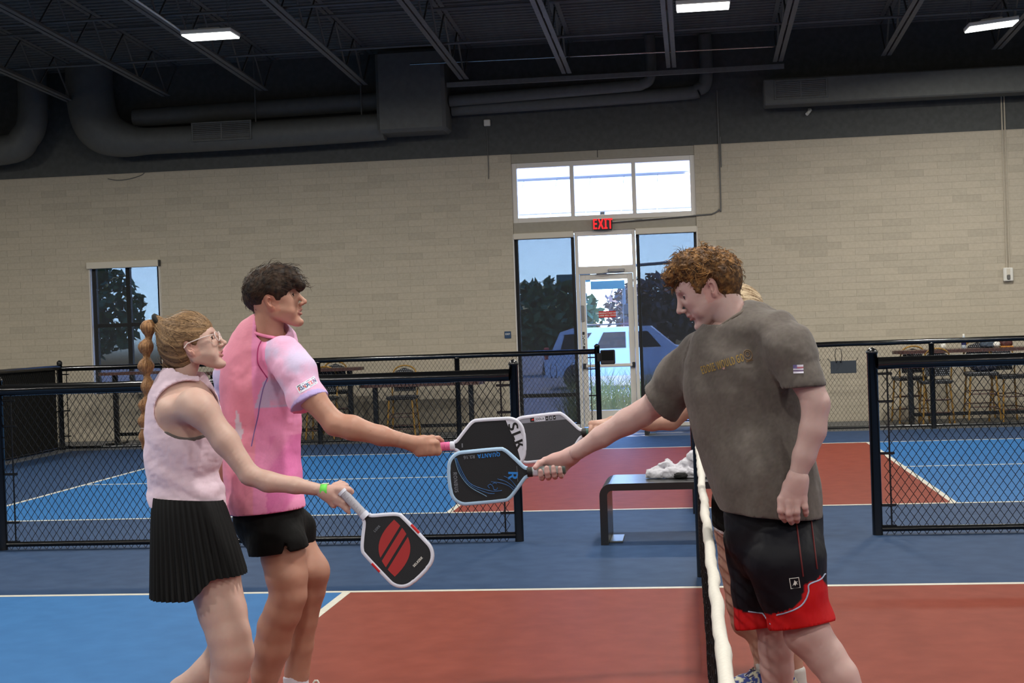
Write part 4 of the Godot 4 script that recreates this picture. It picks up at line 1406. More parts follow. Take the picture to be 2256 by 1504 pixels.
# move a flat mesh's points onto a field along dir, relative to base
func laid_on(m: Mesh, xf: Transform3D, f: Field, dir: Vector3, base: Vector3, off := 0.001) -> ArrayMesh:
	var arr := m.surface_get_arrays(0)
	var v: PackedVector3Array = arr[Mesh.ARRAY_VERTEX]
	var st := start()
	var ix = arr[Mesh.ARRAY_INDEX]
	var n: int = ix.size() if ix != null else v.size()
	for i in n:
		var p: Vector3 = xf * v[ix[i] if ix != null else i]
		st.add_vertex(f.land(p, dir, off) - base)
	return done(st)

# ---------------------------------------------------------------- figures
func skin_paint(c: Color, blush := 0.04) -> Callable:
	var base := lin(c)
	return func(p: Vector3, _n: Vector3) -> Color:
		var t := grain.get_noise_3d(p.x * 26.0, p.y * 26.0, p.z * 26.0) * 0.5 + grain.get_noise_3d(p.x * 90.0, p.y * 90.0, p.z * 90.0) * 0.35
		return Color(base.r * (1.0 + 0.05 * t), base.g * (1.0 + (0.05 + blush) * t), base.b * (1.0 + (0.05 + blush) * t))

func cloth_paint(c: Color, amount := 0.05) -> Callable:
	var base := lin(c)
	return func(p: Vector3, _n: Vector3) -> Color:
		var t := grain.get_noise_3d(p.x * 40.0, p.y * 40.0, p.z * 40.0) + 0.6 * grain.get_noise_3d(p.x * 170.0, p.y * 170.0, p.z * 170.0)
		return base * (1.0 + amount * t)

# b: columns forward, up, the person's right; c: midway between the ears
func head_basis(yaw: float, pitch: float, roll := 0.0) -> Basis:
	return Basis(Vector3.UP, deg_to_rad(yaw)) * Basis(Vector3.BACK, deg_to_rad(pitch)) * Basis(Vector3.RIGHT, deg_to_rad(roll))

func head_into(hide: Hide, c: Vector3, b: Basis, neck: Vector3, neck_r: float, tone: Color, lip: Color, o := {}) -> Field:
	var f := Field.new(c - Vector3.ONE * 0.175, c + Vector3.ONE * 0.155, 0.0038)
	var s: float = o.get("size", 1.0)
	f.steep = 4.5
	var w := func(x: float, y: float, z: float) -> Vector3: return c + b * (Vector3(x, y, z) * s)
	f.ball(w.call(-0.004, 0.043, 0), Vector3(0.097, 0.086, 0.073) * s, b, 0.01)
	f.ball(w.call(0.036, 0.03, 0), Vector3(0.060, 0.068, 0.064) * s, b, 0.02)
	f.bone(w.call(0.045, 0.0, 0), w.call(0.052, -0.062, 0), 0.055 * s, 0.036 * s, 0.025, b.z, 0.92)
	for z: float in [-1.0, 1.0]:
		f.bone(w.call(0.002, -0.048, 0.05 * z), w.call(0.066, -0.094, 0.014 * z), 0.016 * s, 0.016 * s, 0.022)
		f.ball(w.call(0.064, -0.014, 0.037 * z), Vector3(0.024, 0.022, 0.022) * s, b, 0.02)
		f.bone(w.call(-0.005, -0.02, 0.056 * z), w.call(0.06, -0.05, 0.04 * z), 0.016 * s, 0.02 * s, 0.025)
	f.ball(w.call(0.080, -0.099, 0), Vector3(0.015, 0.014, 0.019) * s, b, 0.018)
	f.bone(w.call(0.086, 0.034, -0.026), w.call(0.086, 0.034, 0.026), 0.011 * s, 0.011 * s, 0.014)
	for z: float in [-1.0, 1.0]:
		f.ball(w.call(0.098, 0.011, 0.033 * z), Vector3(0.015, 0.013, 0.019) * s, b, 0.014, true)
		f.ball(w.call(0.077, 0.010, 0.031 * z), Vector3(0.0135, 0.013, 0.0135) * s, b, 0.004)
	var nt := Vector3(o.get("nose", 0.124), -0.027, 0)
	f.bone(w.call(0.092, 0.022, 0), w.call(nt.x - 0.006, nt.y + 0.004, 0), 0.0075 * s, 0.0095 * s, 0.012)
	f.ball(w.call(nt.x - 0.004, nt.y, 0), Vector3(0.009, 0.008, 0.0095) * s, b, 0.008)
	for z: float in [-1.0, 1.0]:
		f.ball(w.call(0.106, -0.031, 0.0115 * z), Vector3(0.010, 0.007, 0.006) * s, b, 0.006)
	var gape: float = o.get("gape", 0.0)
	f.bone(w.call(0.096, -0.040, 0), w.call(0.0955, -0.05, 0), 0.007 * s, 0.0075 * s, 0.012)
	for z: float in [-1.0, 1.0]:
		f.bone(w.call(0.0968, -0.0535, 0.004 * z), w.call(0.084, -0.0575, 0.022 * z), 0.0038 * s, 0.0028 * s, 0.007)
		f.bone(w.call(0.0940, -0.0655 - gape, 0.003 * z), w.call(0.083, -0.0605, 0.021 * z), 0.0042 * s, 0.0028 * s, 0.008)
	f.bone(w.call(0.11, -0.0592 - gape * 0.5, 0), w.call(0.092, -0.0592, 0.0), 0.0016 + gape * 0.5, 0.0012, 0.003, b.z, 0.25, true)
	f.bone(w.call(0.0965, -0.079 - gape, -0.012), w.call(0.0965, -0.079 - gape, 0.012), 0.005 * s, 0.005 * s, 0.012, Vector3.ZERO, 1.0, true)
	# ears: a tilted shell with its bowl carved
	for z: float in [-1.0, 1.0]:
		var eb := b * Basis(Vector3.UP, -0.42 * z) * Basis(Vector3.BACK, 0.18)
		f.ball(w.call(-0.006, 0.006, 0.077 * z), Vector3(0.0175, 0.029, 0.0075) * s, eb, 0.008)
		f.ball(w.call(-0.001, -0.022, 0.073 * z), Vector3(0.009, 0.010, 0.006) * s, eb, 0.008)
		f.ball(w.call(0.001, 0.003, 0.083 * z), Vector3(0.0085, 0.0155, 0.007) * s, eb, 0.004, true)
	f.bone(w.call(-0.026, -0.02, 0), neck, neck_r * 0.93, neck_r, 0.016)
	if o.has("throat"):
		f.ball(o.throat, Vector3.ONE * 0.012, Basis.IDENTITY, 0.02)
	var skin := skin_paint(tone)
	var lc := lin(lip)
	var bt := b.transposed()
	hide.add(f, func(p: Vector3, n: Vector3) -> Color:
		var q: Vector3 = bt * (p - c) / s
		var col: Color = skin.call(p, n)
		if q.x > 0.078 and absf(q.z) < 0.023 and q.y < -0.0505 and q.y > -0.071 - gape:
			col = lc
		if absf(q.z) > 0.066 and absf(q.x) < 0.03 and absf(q.y) < 0.04:
			col = col * Color(1.03, 0.86, 0.84)
		return col)
	return f

func eye_parts(who: Node3D, base: Vector3, c: Vector3, b: Basis, brow: Color, s := 1.0) -> void:
	for z: float in [-1.0, 1.0]:
		var st := start()
		st.set_smooth_group(0)
		var p := c + b * (Vector3(0.0785, 0.009, 0.032 * z) * s) - base
		lathe(st, [Vector2(0, -0.0108), Vector2(0.0076, -0.0076), Vector2(0.0108, 0), Vector2(0.0076, 0.0076), Vector2(0, 0.0108)], 14, Transform3D(b, p))
		var e := obj("eye", done(st), M.eye_white, who)
		st = start()
		lathe(st, [Vector2(0.0055, 0.0), Vector2(0.004, 0.0022), Vector2(0, 0.0026)], 12, Transform3D(b * Basis(Vector3.BACK, -PI / 2), p + b * Vector3(0.0098, -0.0005, 0.001 * z)))
		obj("iris", done(st), M.iris, e)
		st = start()
		var lid := []
		for k in 7:
			var t := -0.9 + 1.8 * k / 6.0
			lid.append(p + b * (Vector3(0.0105 * cos(t) + 0.001, 0.0052 - 0.004 * absf(t) * absf(t), 0.012 * sin(t)) * s))
		tube(st, lid, 0.0019, 5)
		obj("eyelid", done(st), M.lash, e)
		var f := Field.new(c + b * (Vector3(0.088, 0.034, 0.03 * z) * s) - Vector3.ONE * 0.036, c + b * (Vector3(0.088, 0.034, 0.03 * z) * s) + Vector3.ONE * 0.036, 0.0024)
		f.bone(c + b * (Vector3(0.0965, 0.027, 0.012 * z) * s), c + b * (Vector3(0.0895, 0.0325, 0.036 * z) * s), 0.0034, 0.0036, 0.003)
		f.bone(c + b * (Vector3(0.0895, 0.0325, 0.036 * z) * s), c + b * (Vector3(0.077, 0.027, 0.05 * z) * s), 0.0036, 0.002, 0.003)
		var hd := Hide.new()
		hd.base = base
		var bc := lin(brow)
		hd.add(f, func(_p, _n): return bc)
		obj("eyebrow", hd.done(), M.hair, who)

# a hand closed round a bar at p running along a; n: from bar to palm; t: from bar to knuckles
func grip(f: Field, wrist: Vector3, p: Vector3, a: Vector3, n: Vector3, t: Vector3, r := 0.0175, s := 1.0, o := {}) -> void:
	var on := func(along: float, deg: float, out: float) -> Vector3:
		var g := deg_to_rad(deg)
		return p + a * along * s + (n * cos(g) + t * sin(g)) * out
	var pr := r + 0.0125 * s
	var spread: Array = o.get("spread", [0.034, 0.0115, -0.0115, -0.033])
	var fr := [0.0094, 0.0097, 0.0093, 0.0083]
	var lens: Array = o.get("curl", [195.0, 210.0, 208.0, 195.0])
	for i in 4:
		var k: Vector3 = on.call(spread[i], 52.0, pr + 0.004)
		f.bone(wrist + a * (spread[i] * 0.35 * s), k, 0.0135 * s, 0.0118 * s, 0.016)
		f.bone(on.call(spread[i] * 0.85, -5.0, pr + 0.006), k, 0.0125 * s, 0.0115 * s, 0.014)
		var prev := k
		var start_deg := 52.0
		for j in range(1, 6):
			var q: Vector3 = on.call(spread[i], lerpf(start_deg, lens[i], j / 5.0), pr - 0.002 - 0.0004 * j)
			f.bone(prev, q, (fr[i] + 0.0008 * (1 - j * 0.3)) * s, (fr[i] + 0.0004 - 0.0003 * j) * s, 0.0035)
			prev = q
	# heel of the hand and thumb
	f.bone(wrist, on.call(-0.02, -35.0, pr + 0.006), 0.017 * s, 0.0155 * s, 0.018)
	f.bone(wrist, on.call(0.016, -48.0, pr + 0.004), 0.015 * s, 0.0135 * s, 0.016)
	var th: Array = o.get("thumb", [[0.016, -48.0], [0.045, -95.0], [0.062, -130.0]])
	var last: Vector3 = on.call(th[0][0], th[0][1], pr + 0.003)
	for j in range(1, th.size()):
		var q: Vector3 = on.call(th[j][0], th[j][1], pr - 0.001)
		f.bone(last, q, (0.0125 - 0.001 * j) * s, (0.0112 - 0.0012 * j) * s, 0.005)
		last = q

# each digit a list of [point, radius]
func digits(f: Field, list: Array, k := 0.0035) -> void:
	for d in list:
		f.chain(d, k)

func hair_tufts(st: SurfaceTool, f: Field, c: Vector3, base: Vector3, n: int, pick: Callable, flow: Callable, length: float, thick: float, cols: Array) -> void:
	var tries := 0
	var made := 0
	while made < n and tries < n * 30:
		tries += 1
		var d := Vector3(rng.randfn(), rng.randfn(), rng.randfn()).normalized()
		var p := f.land(c + d * 0.2, -d, 0.0)
		if absf(f.at(p)) > 0.004 or not pick.call(p):
			continue
		made += 1
		var g := f.grad(p)
		var along: Vector3 = flow.call(p, g)
		along = (along - g * along.dot(g) * 0.75).normalized()
		var side := g.cross(along).normalized()
		var pts := []
		var rr := []
		var m := 5
		var len := length * rng.randf_range(0.6, 1.25)
		var curl := rng.randf_range(-1.0, 1.0)
		for k in m:
			var u := float(k) / (m - 1)
			pts.append(p - g * 0.002 + along * len * u + g * (0.004 + 0.008 * rng.randf()) * sin(u * PI) + side * curl * len * 0.3 * u * u - base)
			rr.append(thick * (1.0 - 0.85 * u) * (0.6 + 0.4 * sin(minf(1.0, u * 3.0) * PI / 2)))
		st.set_color(cols[rng.randi_range(0, cols.size() - 1)])
		tube(st, pts, rr, 4, false)

func cloth(f: Field, base: Vector3, paint: Callable) -> ArrayMesh:
	var hd := Hide.new()
	hd.base = base
	hd.add(f, paint)
	return hd.done()

func shoe(who: Node3D, base: Vector3, heel: Vector3, toe: Vector3, up: Vector3, body: Callable, sole_mat: Material) -> void:
	var d := (toe - heel).normalized()
	var f := Field.new(heel.min(toe) - Vector3.ONE * 0.12, heel.max(toe) + Vector3.ONE * 0.14, 0.006)
	f.bone(heel + up * 0.045, heel + d * 0.1 + up * 0.05, 0.038, 0.04, 0.02)
	f.bone(heel + d * 0.1 + up * 0.045, toe - d * 0.04 + up * 0.035, 0.044, 0.034, 0.03)
	f.bone(heel + d * 0.02 + up * 0.05, heel + d * 0.045 + up * 0.1, 0.038, 0.036, 0.02)
	f.slice(heel + up * 0.022, -up, 0.003)
	f.bone(heel + d * 0.045 + up * 0.09, heel + d * 0.05 + up * 0.14, 0.029, 0.03, 0.004, Vector3.ZERO, 1.0, true)
	obj("shoe", cloth(f, base, body), M.shoe, who)
	f = Field.new(heel.min(toe) - Vector3.ONE * 0.12, heel.max(toe) + Vector3.ONE * 0.14, 0.006)
	f.bone(heel + up * 0.02, toe - d * 0.045 + up * 0.02, 0.042, 0.044, 0.01)
	f.slice(heel + up * 0.026, up, 0.003)
	f.slice(heel, -up, 0.003)
	var white := lin(Color(0.85, 0.84, 0.82))
	obj("sole", cloth(f, base, func(_p, _n): return white), sole_mat, who)

func make_people_materials() -> void:
	M.skin = vmat(0.52, 0.45)
	M.skin.subsurf_scatter_enabled = true
	M.skin.subsurf_scatter_strength = 0.12
	M.hair = vmat(0.6, 0.35)
	M.cloth = vmat(0.85, 0.25)
	M.cloth.rim_enabled = true
	M.cloth.rim = 0.3
	M.cloth.rim_tint = 0.6
	M.sport_cloth = vmat(0.62, 0.35)
	M.black_cloth = vmat(0.8, 0.3)
	M.shoe = vmat(0.6, 0.4)
	M.eye_white = mat(Color(0.82, 0.79, 0.76), 0.2)
	M.iris = mat(Color(0.12, 0.10, 0.08), 0.15)
	M.lash = mat(Color(0.10, 0.07, 0.06), 0.6)
	M.ribbon_black = mat(Color(0.05, 0.05, 0.05), 0.8)
	M.clear_frame = mat(Color(0.88, 0.82, 0.80), 0.15)
	M.lens = mat(Color(0.9, 0.92, 0.93, 0.1), 0.03)
	M.lens.transparency = BaseMaterial3D.TRANSPARENCY_ALPHA

# ---------------------------------------------------------------- the girl with the bubble ponytail
func make_girl() -> void:
	var base := Vector3(-1.807, 0.000, 7.061)
	var who := thing("person", "girl in a pale pink racerback tank and black pleated skirt, with a bubble ponytail", "person", base)
	var view := Vector3(-0.34, 0, -0.94)
	var c := Vector3(-1.845, 1.535, 7.000)
	var b := head_basis(8, 20)
	var hide := Hide.new()
	hide.base = base
	var tone := Color(0.775, 0.64, 0.59)
	# trunk, arms and legs
	var f := around([Vector3(-2.004, 1.416, 7.050), Vector3(-1.279, 1.398, 7.150), Vector3(-2.114, 0.072, 6.900), Vector3(-1.794, -0.024, 7.050), Vector3(-1.914, 1.116, 6.780)], 0.07, 0.011)
	f.chain([[Vector3(-1.886, 1.362, 7.000), 0.0536], [Vector3(-1.897, 1.332, 7.000), 0.1026], [Vector3(-1.893, 1.286, 7.000), 0.1284], [Vector3(-1.894, 1.215, 7.000), 0.1312], [Vector3(-1.897, 1.135, 7.000), 0.1276], [Vector3(-1.901, 1.030, 7.000), 0.1195], [Vector3(-1.892, 0.923, 7.000), 0.1213], [Vector3(-1.894, 0.820, 7.000), 0.1124]], 0.03, view, 1.42)
	f.bone(Vector3(-1.809, 1.333, 7.120), Vector3(-1.772, 1.304, 7.140), 0.058, 0.056, 0.03)
	f.bone(Vector3(-1.917, 1.305, 7.080), Vector3(-1.806, 1.312, 7.120), 0.045, 0.05, 0.04)
	f.chain([[Vector3(-1.782, 1.312, 7.130), 0.056], [Vector3(-1.685, 1.191, 7.150), 0.0455], [Vector3(-1.597, 1.066, 7.160), 0.037]], 0.03)
	f.chain([[Vector3(-1.597, 1.066, 7.160), 0.037], [Vector3(-1.529, 1.039, 7.155), 0.0375], [Vector3(-1.432, 1.022, 7.140), 0.030], [Vector3(-1.332, 0.999, 7.120), 0.0215]], 0.015)
	f.chain([[Vector3(-1.894, 1.300, 6.870), 0.052], [Vector3(-1.907, 1.135, 6.800), 0.042], [Vector3(-1.899, 1.045, 6.790), 0.036], [Vector3(-1.875, 0.944, 6.850), 0.026]], 0.03)
	f.chain([[Vector3(-1.848, 0.850, 7.000), 0.085], [Vector3(-1.815, 0.768, 7.030), 0.085], [Vector3(-1.791, 0.682, 7.040), 0.1001], [Vector3(-1.751, 0.546, 7.060), 0.0889], [Vector3(-1.724, 0.462, 7.080), 0.0805], [Vector3(-1.712, 0.395, 7.080), 0.0787], [Vector3(-1.728, 0.323, 7.070), 0.0709], [Vector3(-1.741, 0.279, 7.060), 0.0667], [Vector3(-1.766, 0.164, 7.050), 0.052], [Vector3(-1.798, 0.070, 7.050), 0.036], [Vector3(-1.803, 0.028, 7.050), 0.037]], 0.015)
	f.chain([[Vector3(-1.884, 0.835, 6.950), 0.085], [Vector3(-1.816, 0.552, 6.930), 0.075], [Vector3(-1.791, 0.383, 6.920), 0.058], [Vector3(-1.871, 0.288, 6.920), 0.054], [Vector3(-1.973, 0.218, 6.920), 0.048], [Vector3(-2.104, 0.127, 6.920), 0.034]], 0.02)
	hide.add(f, skin_paint(tone))
	var body_f := f
	# the right hand, back towards us, handle hanging from the fingers
	f = Field.new(Vector3(-1.390, 0.872, 7.030), Vector3(-1.170, 1.079, 7.200), 0.0034)
	f.bone(Vector3(-1.353, 1.003, 7.120), Vector3(-1.316, 0.992, 7.120), 0.0225, 0.022, 0.01)
	f.bone(Vector3(-1.322, 0.996, 7.120), Vector3(-1.266, 1.003, 7.120), 0.022, 0.0165, 0.014)
	f.bone(Vector3(-1.323, 0.989, 7.120), Vector3(-1.273, 0.965, 7.125), 0.0225, 0.0165, 0.014)
	f.bone(Vector3(-1.333, 0.996, 7.120), Vector3(-1.297, 0.945, 7.115), 0.02, 0.013, 0.014)
	digits(f, [
		[[Vector3(-1.270, 1.002, 7.125), 0.0135], [Vector3(-1.236, 1.000, 7.125), 0.0118], [Vector3(-1.230, 0.992, 7.115), 0.0105], [Vector3(-1.243, 0.979, 7.100), 0.0095]],
		[[Vector3(-1.275, 1.011, 7.115), 0.0125], [Vector3(-1.253, 1.012, 7.100), 0.011], [Vector3(-1.252, 0.999, 7.085), 0.010]],
		[[Vector3(-1.293, 1.014, 7.105), 0.0125], [Vector3(-1.274, 1.021, 7.090), 0.0105], [Vector3(-1.267, 1.017, 7.078), 0.0095], [Vector3(-1.266, 1.002, 7.070), 0.009]],
		[[Vector3(-1.282, 0.956, 7.125), 0.0125], [Vector3(-1.259, 0.943, 7.130), 0.0105], [Vector3(-1.246, 0.929, 7.130), 0.0092], [Vector3(-1.237, 0.917, 7.128), 0.0072]],
		[[Vector3(-1.276, 0.969, 7.125), 0.013], [Vector3(-1.255, 0.956, 7.130), 0.0105], [Vector3(-1.246, 0.941, 7.120), 0.009], [Vector3(-1.242, 0.931, 7.110), 0.008]]], 0.006)
	hide.add(f, skin_paint(tone.lerp(Color(0.78, 0.62, 0.58), 0.5)))
	var hf := head_into(hide, c, b, Vector3(-1.922, 1.346, 7.000), 0.048, tone, Color(0.68, 0.46, 0.44), {"size": 0.95, "gape": 0.004})
	obj("body", hide.done(), M.skin, who)
	eye_parts(who, base, c, b, Color(0.45, 0.34, 0.25), 0.95)
	# hair drawn back to a tie, then bubbles
	var tie := Vector3(-1.984, 1.645, 7.000)
	f = Field.new(c - Vector3.ONE * 0.19, c + Vector3.ONE * 0.19, 0.0042)
	f.ball(c + b * Vector3(-0.006, 0.052, 0), Vector3(0.102, 0.094, 0.081), b, 0.01)
	f.ball(c + b * Vector3(-0.055, 0.015, 0), Vector3(0.065, 0.075, 0.068), b, 0.03)
	f.bone(c + b * Vector3(-0.055, 0.05, 0), tie, 0.07, 0.02, 0.03)
	f.bone(c + b * Vector3(-0.052, -0.02, 0), Vector3(-1.953, 1.471, 7.000), 0.045, 0.018, 0.03)
	f.bone(c + b * Vector3(0.09, 0.015, 0.0), c + b * Vector3(0.125, -0.09, 0.0), 0.03, 0.06, 0.012, b.z, 0.5, true)
	f.bone(c + b * Vector3(0.022, -0.03, 0.1), c + b * Vector3(0.1, -0.04, 0.08), 0.035, 0.05, 0.02, Vector3.ZERO, 1.0, true)
	f.bone(c + b * Vector3(0.022, -0.03, -0.1), c + b * Vector3(0.1, -0.04, -0.08), 0.035, 0.05, 0.02, Vector3.ZERO, 1.0, true)
	f.ball(c + b * Vector3(-0.004, -0.004, 0.08), Vector3(0.024, 0.034, 0.025), b, 0.01, true)
	var axis := (tie - (c + b * Vector3(0.08, 0.06, 0))).normalized()
	var e1 := axis.cross(Vector3.UP).normalized()
	var e2 := e1.cross(axis)
	var strand := func(p: Vector3) -> float:
		var q: Vector3 = p - tie
		var r := maxf(0.02, Vector2(q.dot(e1), q.dot(e2)).length())
		var ang := atan2(q.dot(e2), q.dot(e1))
		return 0.9 * grain.get_noise_2d(ang * 16.0, r * 2.2) + 0.8 * grain.get_noise_2d(ang * 48.0, r * 3.0 + 5.0)
	f.warp(func(p): return 0.0028 * strand.call(p), 0.012)
	var hd := Hide.new()
	hd.base = base
	var dark := lin(Color(0.315, 0.235, 0.17))
	var fair := lin(Color(0.66, 0.53, 0.385))
	hd.add(f, func(p: Vector3, _n: Vector3) -> Color:
		return dark.lerp(fair, clampf(0.42 + 0.75 * strand.call(p), 0.0, 1.0)))
	var hair := obj("hair", hd.done(), M.hair, who)
	var st := start()
	hair_tufts(st, f, c, base, 110, func(p): return (p - c).dot(b.y) > 0.03 or (p - c).dot(b.x) < -0.03, func(p, _g): return (tie - p), 0.07, 0.0013, [dark, fair, fair.lerp(dark, 0.5)])
	hair_tufts(st, f, c, base, 14, func(p): return (p - c).dot(b.y) > 0.09, func(p, g): return (tie - p).normalized() * 0.5 + g * 0.4, 0.03, 0.0009, [fair])
	obj("loose_strands", done(st), M.hair, hair)
	var beads := [[Vector3(-2.017, 1.618, 7.010), 0.0335, 0.024], [Vector3(-2.026, 1.545, 7.020), 0.0315, 0.026], [Vector3(-2.025, 1.473, 7.030), 0.0335, 0.027], [Vector3(-2.018, 1.395, 7.030), 0.0315, 0.026], [Vector3(-2.033, 1.325, 7.030), 0.0285, 0.023], [Vector3(-2.042, 1.265, 7.030), 0.0235, 0.020]]
	var ties := [Vector3(-2.016, 1.580, 7.010), Vector3(-2.024, 1.509, 7.020), Vector3(-2.022, 1.435, 7.030), Vector3(-2.023, 1.359, 7.030), Vector3(-2.036, 1.294, 7.030), Vector3(-2.043, 1.240, 7.030)]
	var bf := Field.new(Vector3(-2.135, 1.137, 6.950), Vector3(-1.922, 1.670, 7.100), 0.0042)
	for i in 6:
		var top: Vector3 = tie if i == 0 else ties[i - 1]
		bf.bone(top, beads[i][0] as Vector3, 0.010, beads[i][1] * 0.86, 0.012)
		bf.bone(beads[i][0] as Vector3, ties[i], beads[i][1] * 0.9, 0.008, 0.010)
	bf.chain([[ties[5], 0.009], [Vector3(-2.041, 1.207, 7.030), 0.02], [Vector3(-2.039, 1.167, 7.030), 0.012], [Vector3(-2.036, 1.145, 7.030), 0.003]], 0.01)
	var lock := func(p: Vector3) -> float:
		var ang := atan2(p.z - 7.02, p.x + 2.2)
		var mid := Vector2(p.x, p.z)
		var best := 9.0
		for q in beads:
			var dd := Vector2(p.x - q[0].x, p.z - q[0].z)
			if absf(p.y - q[0].y) < best:
				best = absf(p.y - q[0].y)
				ang = atan2(dd.y, dd.x)
		return grain.get_noise_2d(ang * 5.0, p.y * 2.5) + 0.6 * grain.get_noise_2d(ang * 16.0, p.y * 4.0)
	bf.warp(func(p): return 0.0030 * lock.call(p), 0.012)
	hd = Hide.new()
	hd.base = base
	var tip := lin(Color(0.70, 0.53, 0.36))
	var deep := lin(Color(0.40, 0.27, 0.185))
	hd.add(bf, func(p: Vector3, _n: Vector3) -> Color: return deep.lerp(tip, clampf(0.45 + 0.8 * lock.call(p), 0.0, 1.0)))
	obj("bubble_ponytail", hd.done(), M.hair, who)
	for i in 6:
		st = start()
		lathe(st, [Vector2(0.0085, -0.003), Vector2(0.012, -0.001), Vector2(0.012, 0.001), Vector2(0.0085, 0.003)], 12, Transform3D(Basis.IDENTITY, ties[i] - base))
		obj("clear_elastic", done(st), M.clear_frame, who)
	st = start()
	var rg := []
	var ax := (Vector3(-2.015, 1.625, 7.000) - tie).normalized()
	var ua := ax.cross(Vector3.BACK).normalized()
	var ub := ax.cross(ua)
	for k in 14:
		rg.append(tie - base + (ua * cos(TAU * k / 14) + ub * sin(TAU * k / 14)) * 0.021)
	tube(st, rg, 0.0095, 8, false, true)
	obj("hair_tie", done(st), M.ribbon_black, who)
	# glasses
	st = start()
	var s := 0.95
	for z: float in [-1.0, 1.0]:
		var ringp := []
		for k in 16:
			var t := TAU * k / 16.0
			ringp.append(c - base + b * (Vector3(0.112 - 0.018 * (0.5 + 0.5 * sin(t)) * 0.3, 0.008 + 0.019 * cos(t), (0.034 + 0.025 * sin(t)) * z) * s))
		tube(st, ringp, 0.0022, 6, false, true)
		tube(st, [c - base + b * (Vector3(0.104, 0.018, 0.06 * z) * s), c - base + b * (Vector3(0.06, 0.022, 0.078 * z) * s), c - base + b * (Vector3(0.0, 0.022, 0.083 * z) * s), c - base + b * (Vector3(-0.02, 0.01, 0.085 * z) * s)], 0.0024, 6)
	tube(st, [c - base + b * (Vector3(0.112, 0.012, -0.011) * s), c - base + b * (Vector3(0.116, 0.014, 0) * s), c - base + b * (Vector3(0.112, 0.012, 0.011) * s)], 0.0022, 6)
	obj("glasses", done(st), M.clear_frame, who)
	# racerback tank
	f = around([Vector3(-2.058, 0.880, 7.000), Vector3(-1.710, 1.440, 7.000), Vector3(-1.946, 1.120, 6.820), Vector3(-1.810, 1.151, 7.200)], 0.02, 0.006)
	f.chain([[Vector3(-1.896, 1.420, 7.000), 0.0740], [Vector3(-1.899, 1.358, 7.000), 0.1169], [Vector3(-1.896, 1.288, 7.000), 0.1356], [Vector3(-1.896, 1.207, 7.000), 0.1410], [Vector3(-1.901, 1.131, 7.000), 0.1383], [Vector3(-1.909, 1.062, 7.000), 0.1258], [Vector3(-1.903, 1.000, 7.000), 0.1294], [Vector3(-1.890, 0.941, 7.000), 0.1375], [Vector3(-1.888, 0.885, 7.000), 0.1446]], 0.03, view, 1.36)
	f.bone(Vector3(-1.905, 1.313, 7.090), Vector3(-1.803, 1.312, 7.120), 0.056, 0.056, 0.03)
	f.warp(func(p: Vector3) -> float:
		var low := smoothstep(1.32, 1.1, p.y)
		var wv := p.y * 62.0 + 5.0 * grain.get_noise_2d(p.x * 4.0 + 3.0, p.y * 3.0) + p.x * 14.0
		return -0.0070 * low * sin(wv) * (0.6 + 0.4 * grain.get_noise_2d(p.x * 9.0, p.y * 9.0)) - 0.0025 * grain.get_noise_3d(p.x * 14.0, p.y * 20.0, p.z * 14.0), 0.03)
	f.ball(Vector3(-1.833, 1.307, 7.110), Vector3(0.131, 0.111, 0.24), Basis(Vector3.UP, 0.35), 0.006, true)
	f.bone(Vector3(-1.897, 1.428, 7.000), Vector3(-1.860, 1.479, 7.000), 0.052, 0.062, 0.008, Vector3.ZERO, 1.0, true)
	f.bone(Vector3(-1.806, 1.405, 7.000), Vector3(-1.773, 1.431, 7.000), 0.03, 0.05, 0.01, Vector3.ZERO, 1.0, true)
	f.ball(Vector3(-1.901, 0.977, 7.000) + Vector3(0, -0.27, 0), Vector3.ONE * 0.27, Basis.IDENTITY, 0.004, true)
	f.slice(Vector3(-1.890, 0.925, 7.000), Vector3(-0.075, -1, 0), 0.004)
	var pale := cloth_paint(Color(0.875, 0.785, 0.84), 0.05)
	obj("tank_top", cloth(f, base, pale), M.cloth, who)
	f = around([Vector3(-2.048, 1.139, 7.000), Vector3(-1.716, 1.303, 7.000), Vector3(-1.943, 1.209, 6.820), Vector3(-1.807, 1.234, 7.200)], 0.02, 0.0052)
	f.chain([[Vector3(-1.899, 1.358, 7.000), 0.1053], [Vector3(-1.895, 1.288, 7.000), 0.1312], [Vector3(-1.896, 1.207, 7.000), 0.1374], [Vector3(-1.901, 1.131, 7.000), 0.1347]], 0.03, view, 1.36)
	f.ball(Vector3(-1.833, 1.307, 7.110), Vector3(0.124, 0.104, 0.24), Basis(Vector3.UP, 0.35), 0.004, true)
	f.slice(Vector3(-1.878, 1.225, 7.000), Vector3(0.1, 1, 0), 0.004)
	f.slice(Vector3(-1.881, 1.161, 7.000), Vector3(0, -1, 0), 0.004)
	obj("bra_band", cloth(f, base, cloth_paint(Color(0.40, 0.37, 0.36))), M.cloth, who)
	# pleated skirt
	st = start()
	st.set_smooth_group(0)
	var n := 240
	var rows := 14
	var wc := Vector3(-1.887, 0.971, 7.010)
	var hc := Vector3(-1.851, 0.652, 7.030)
	var grid := []
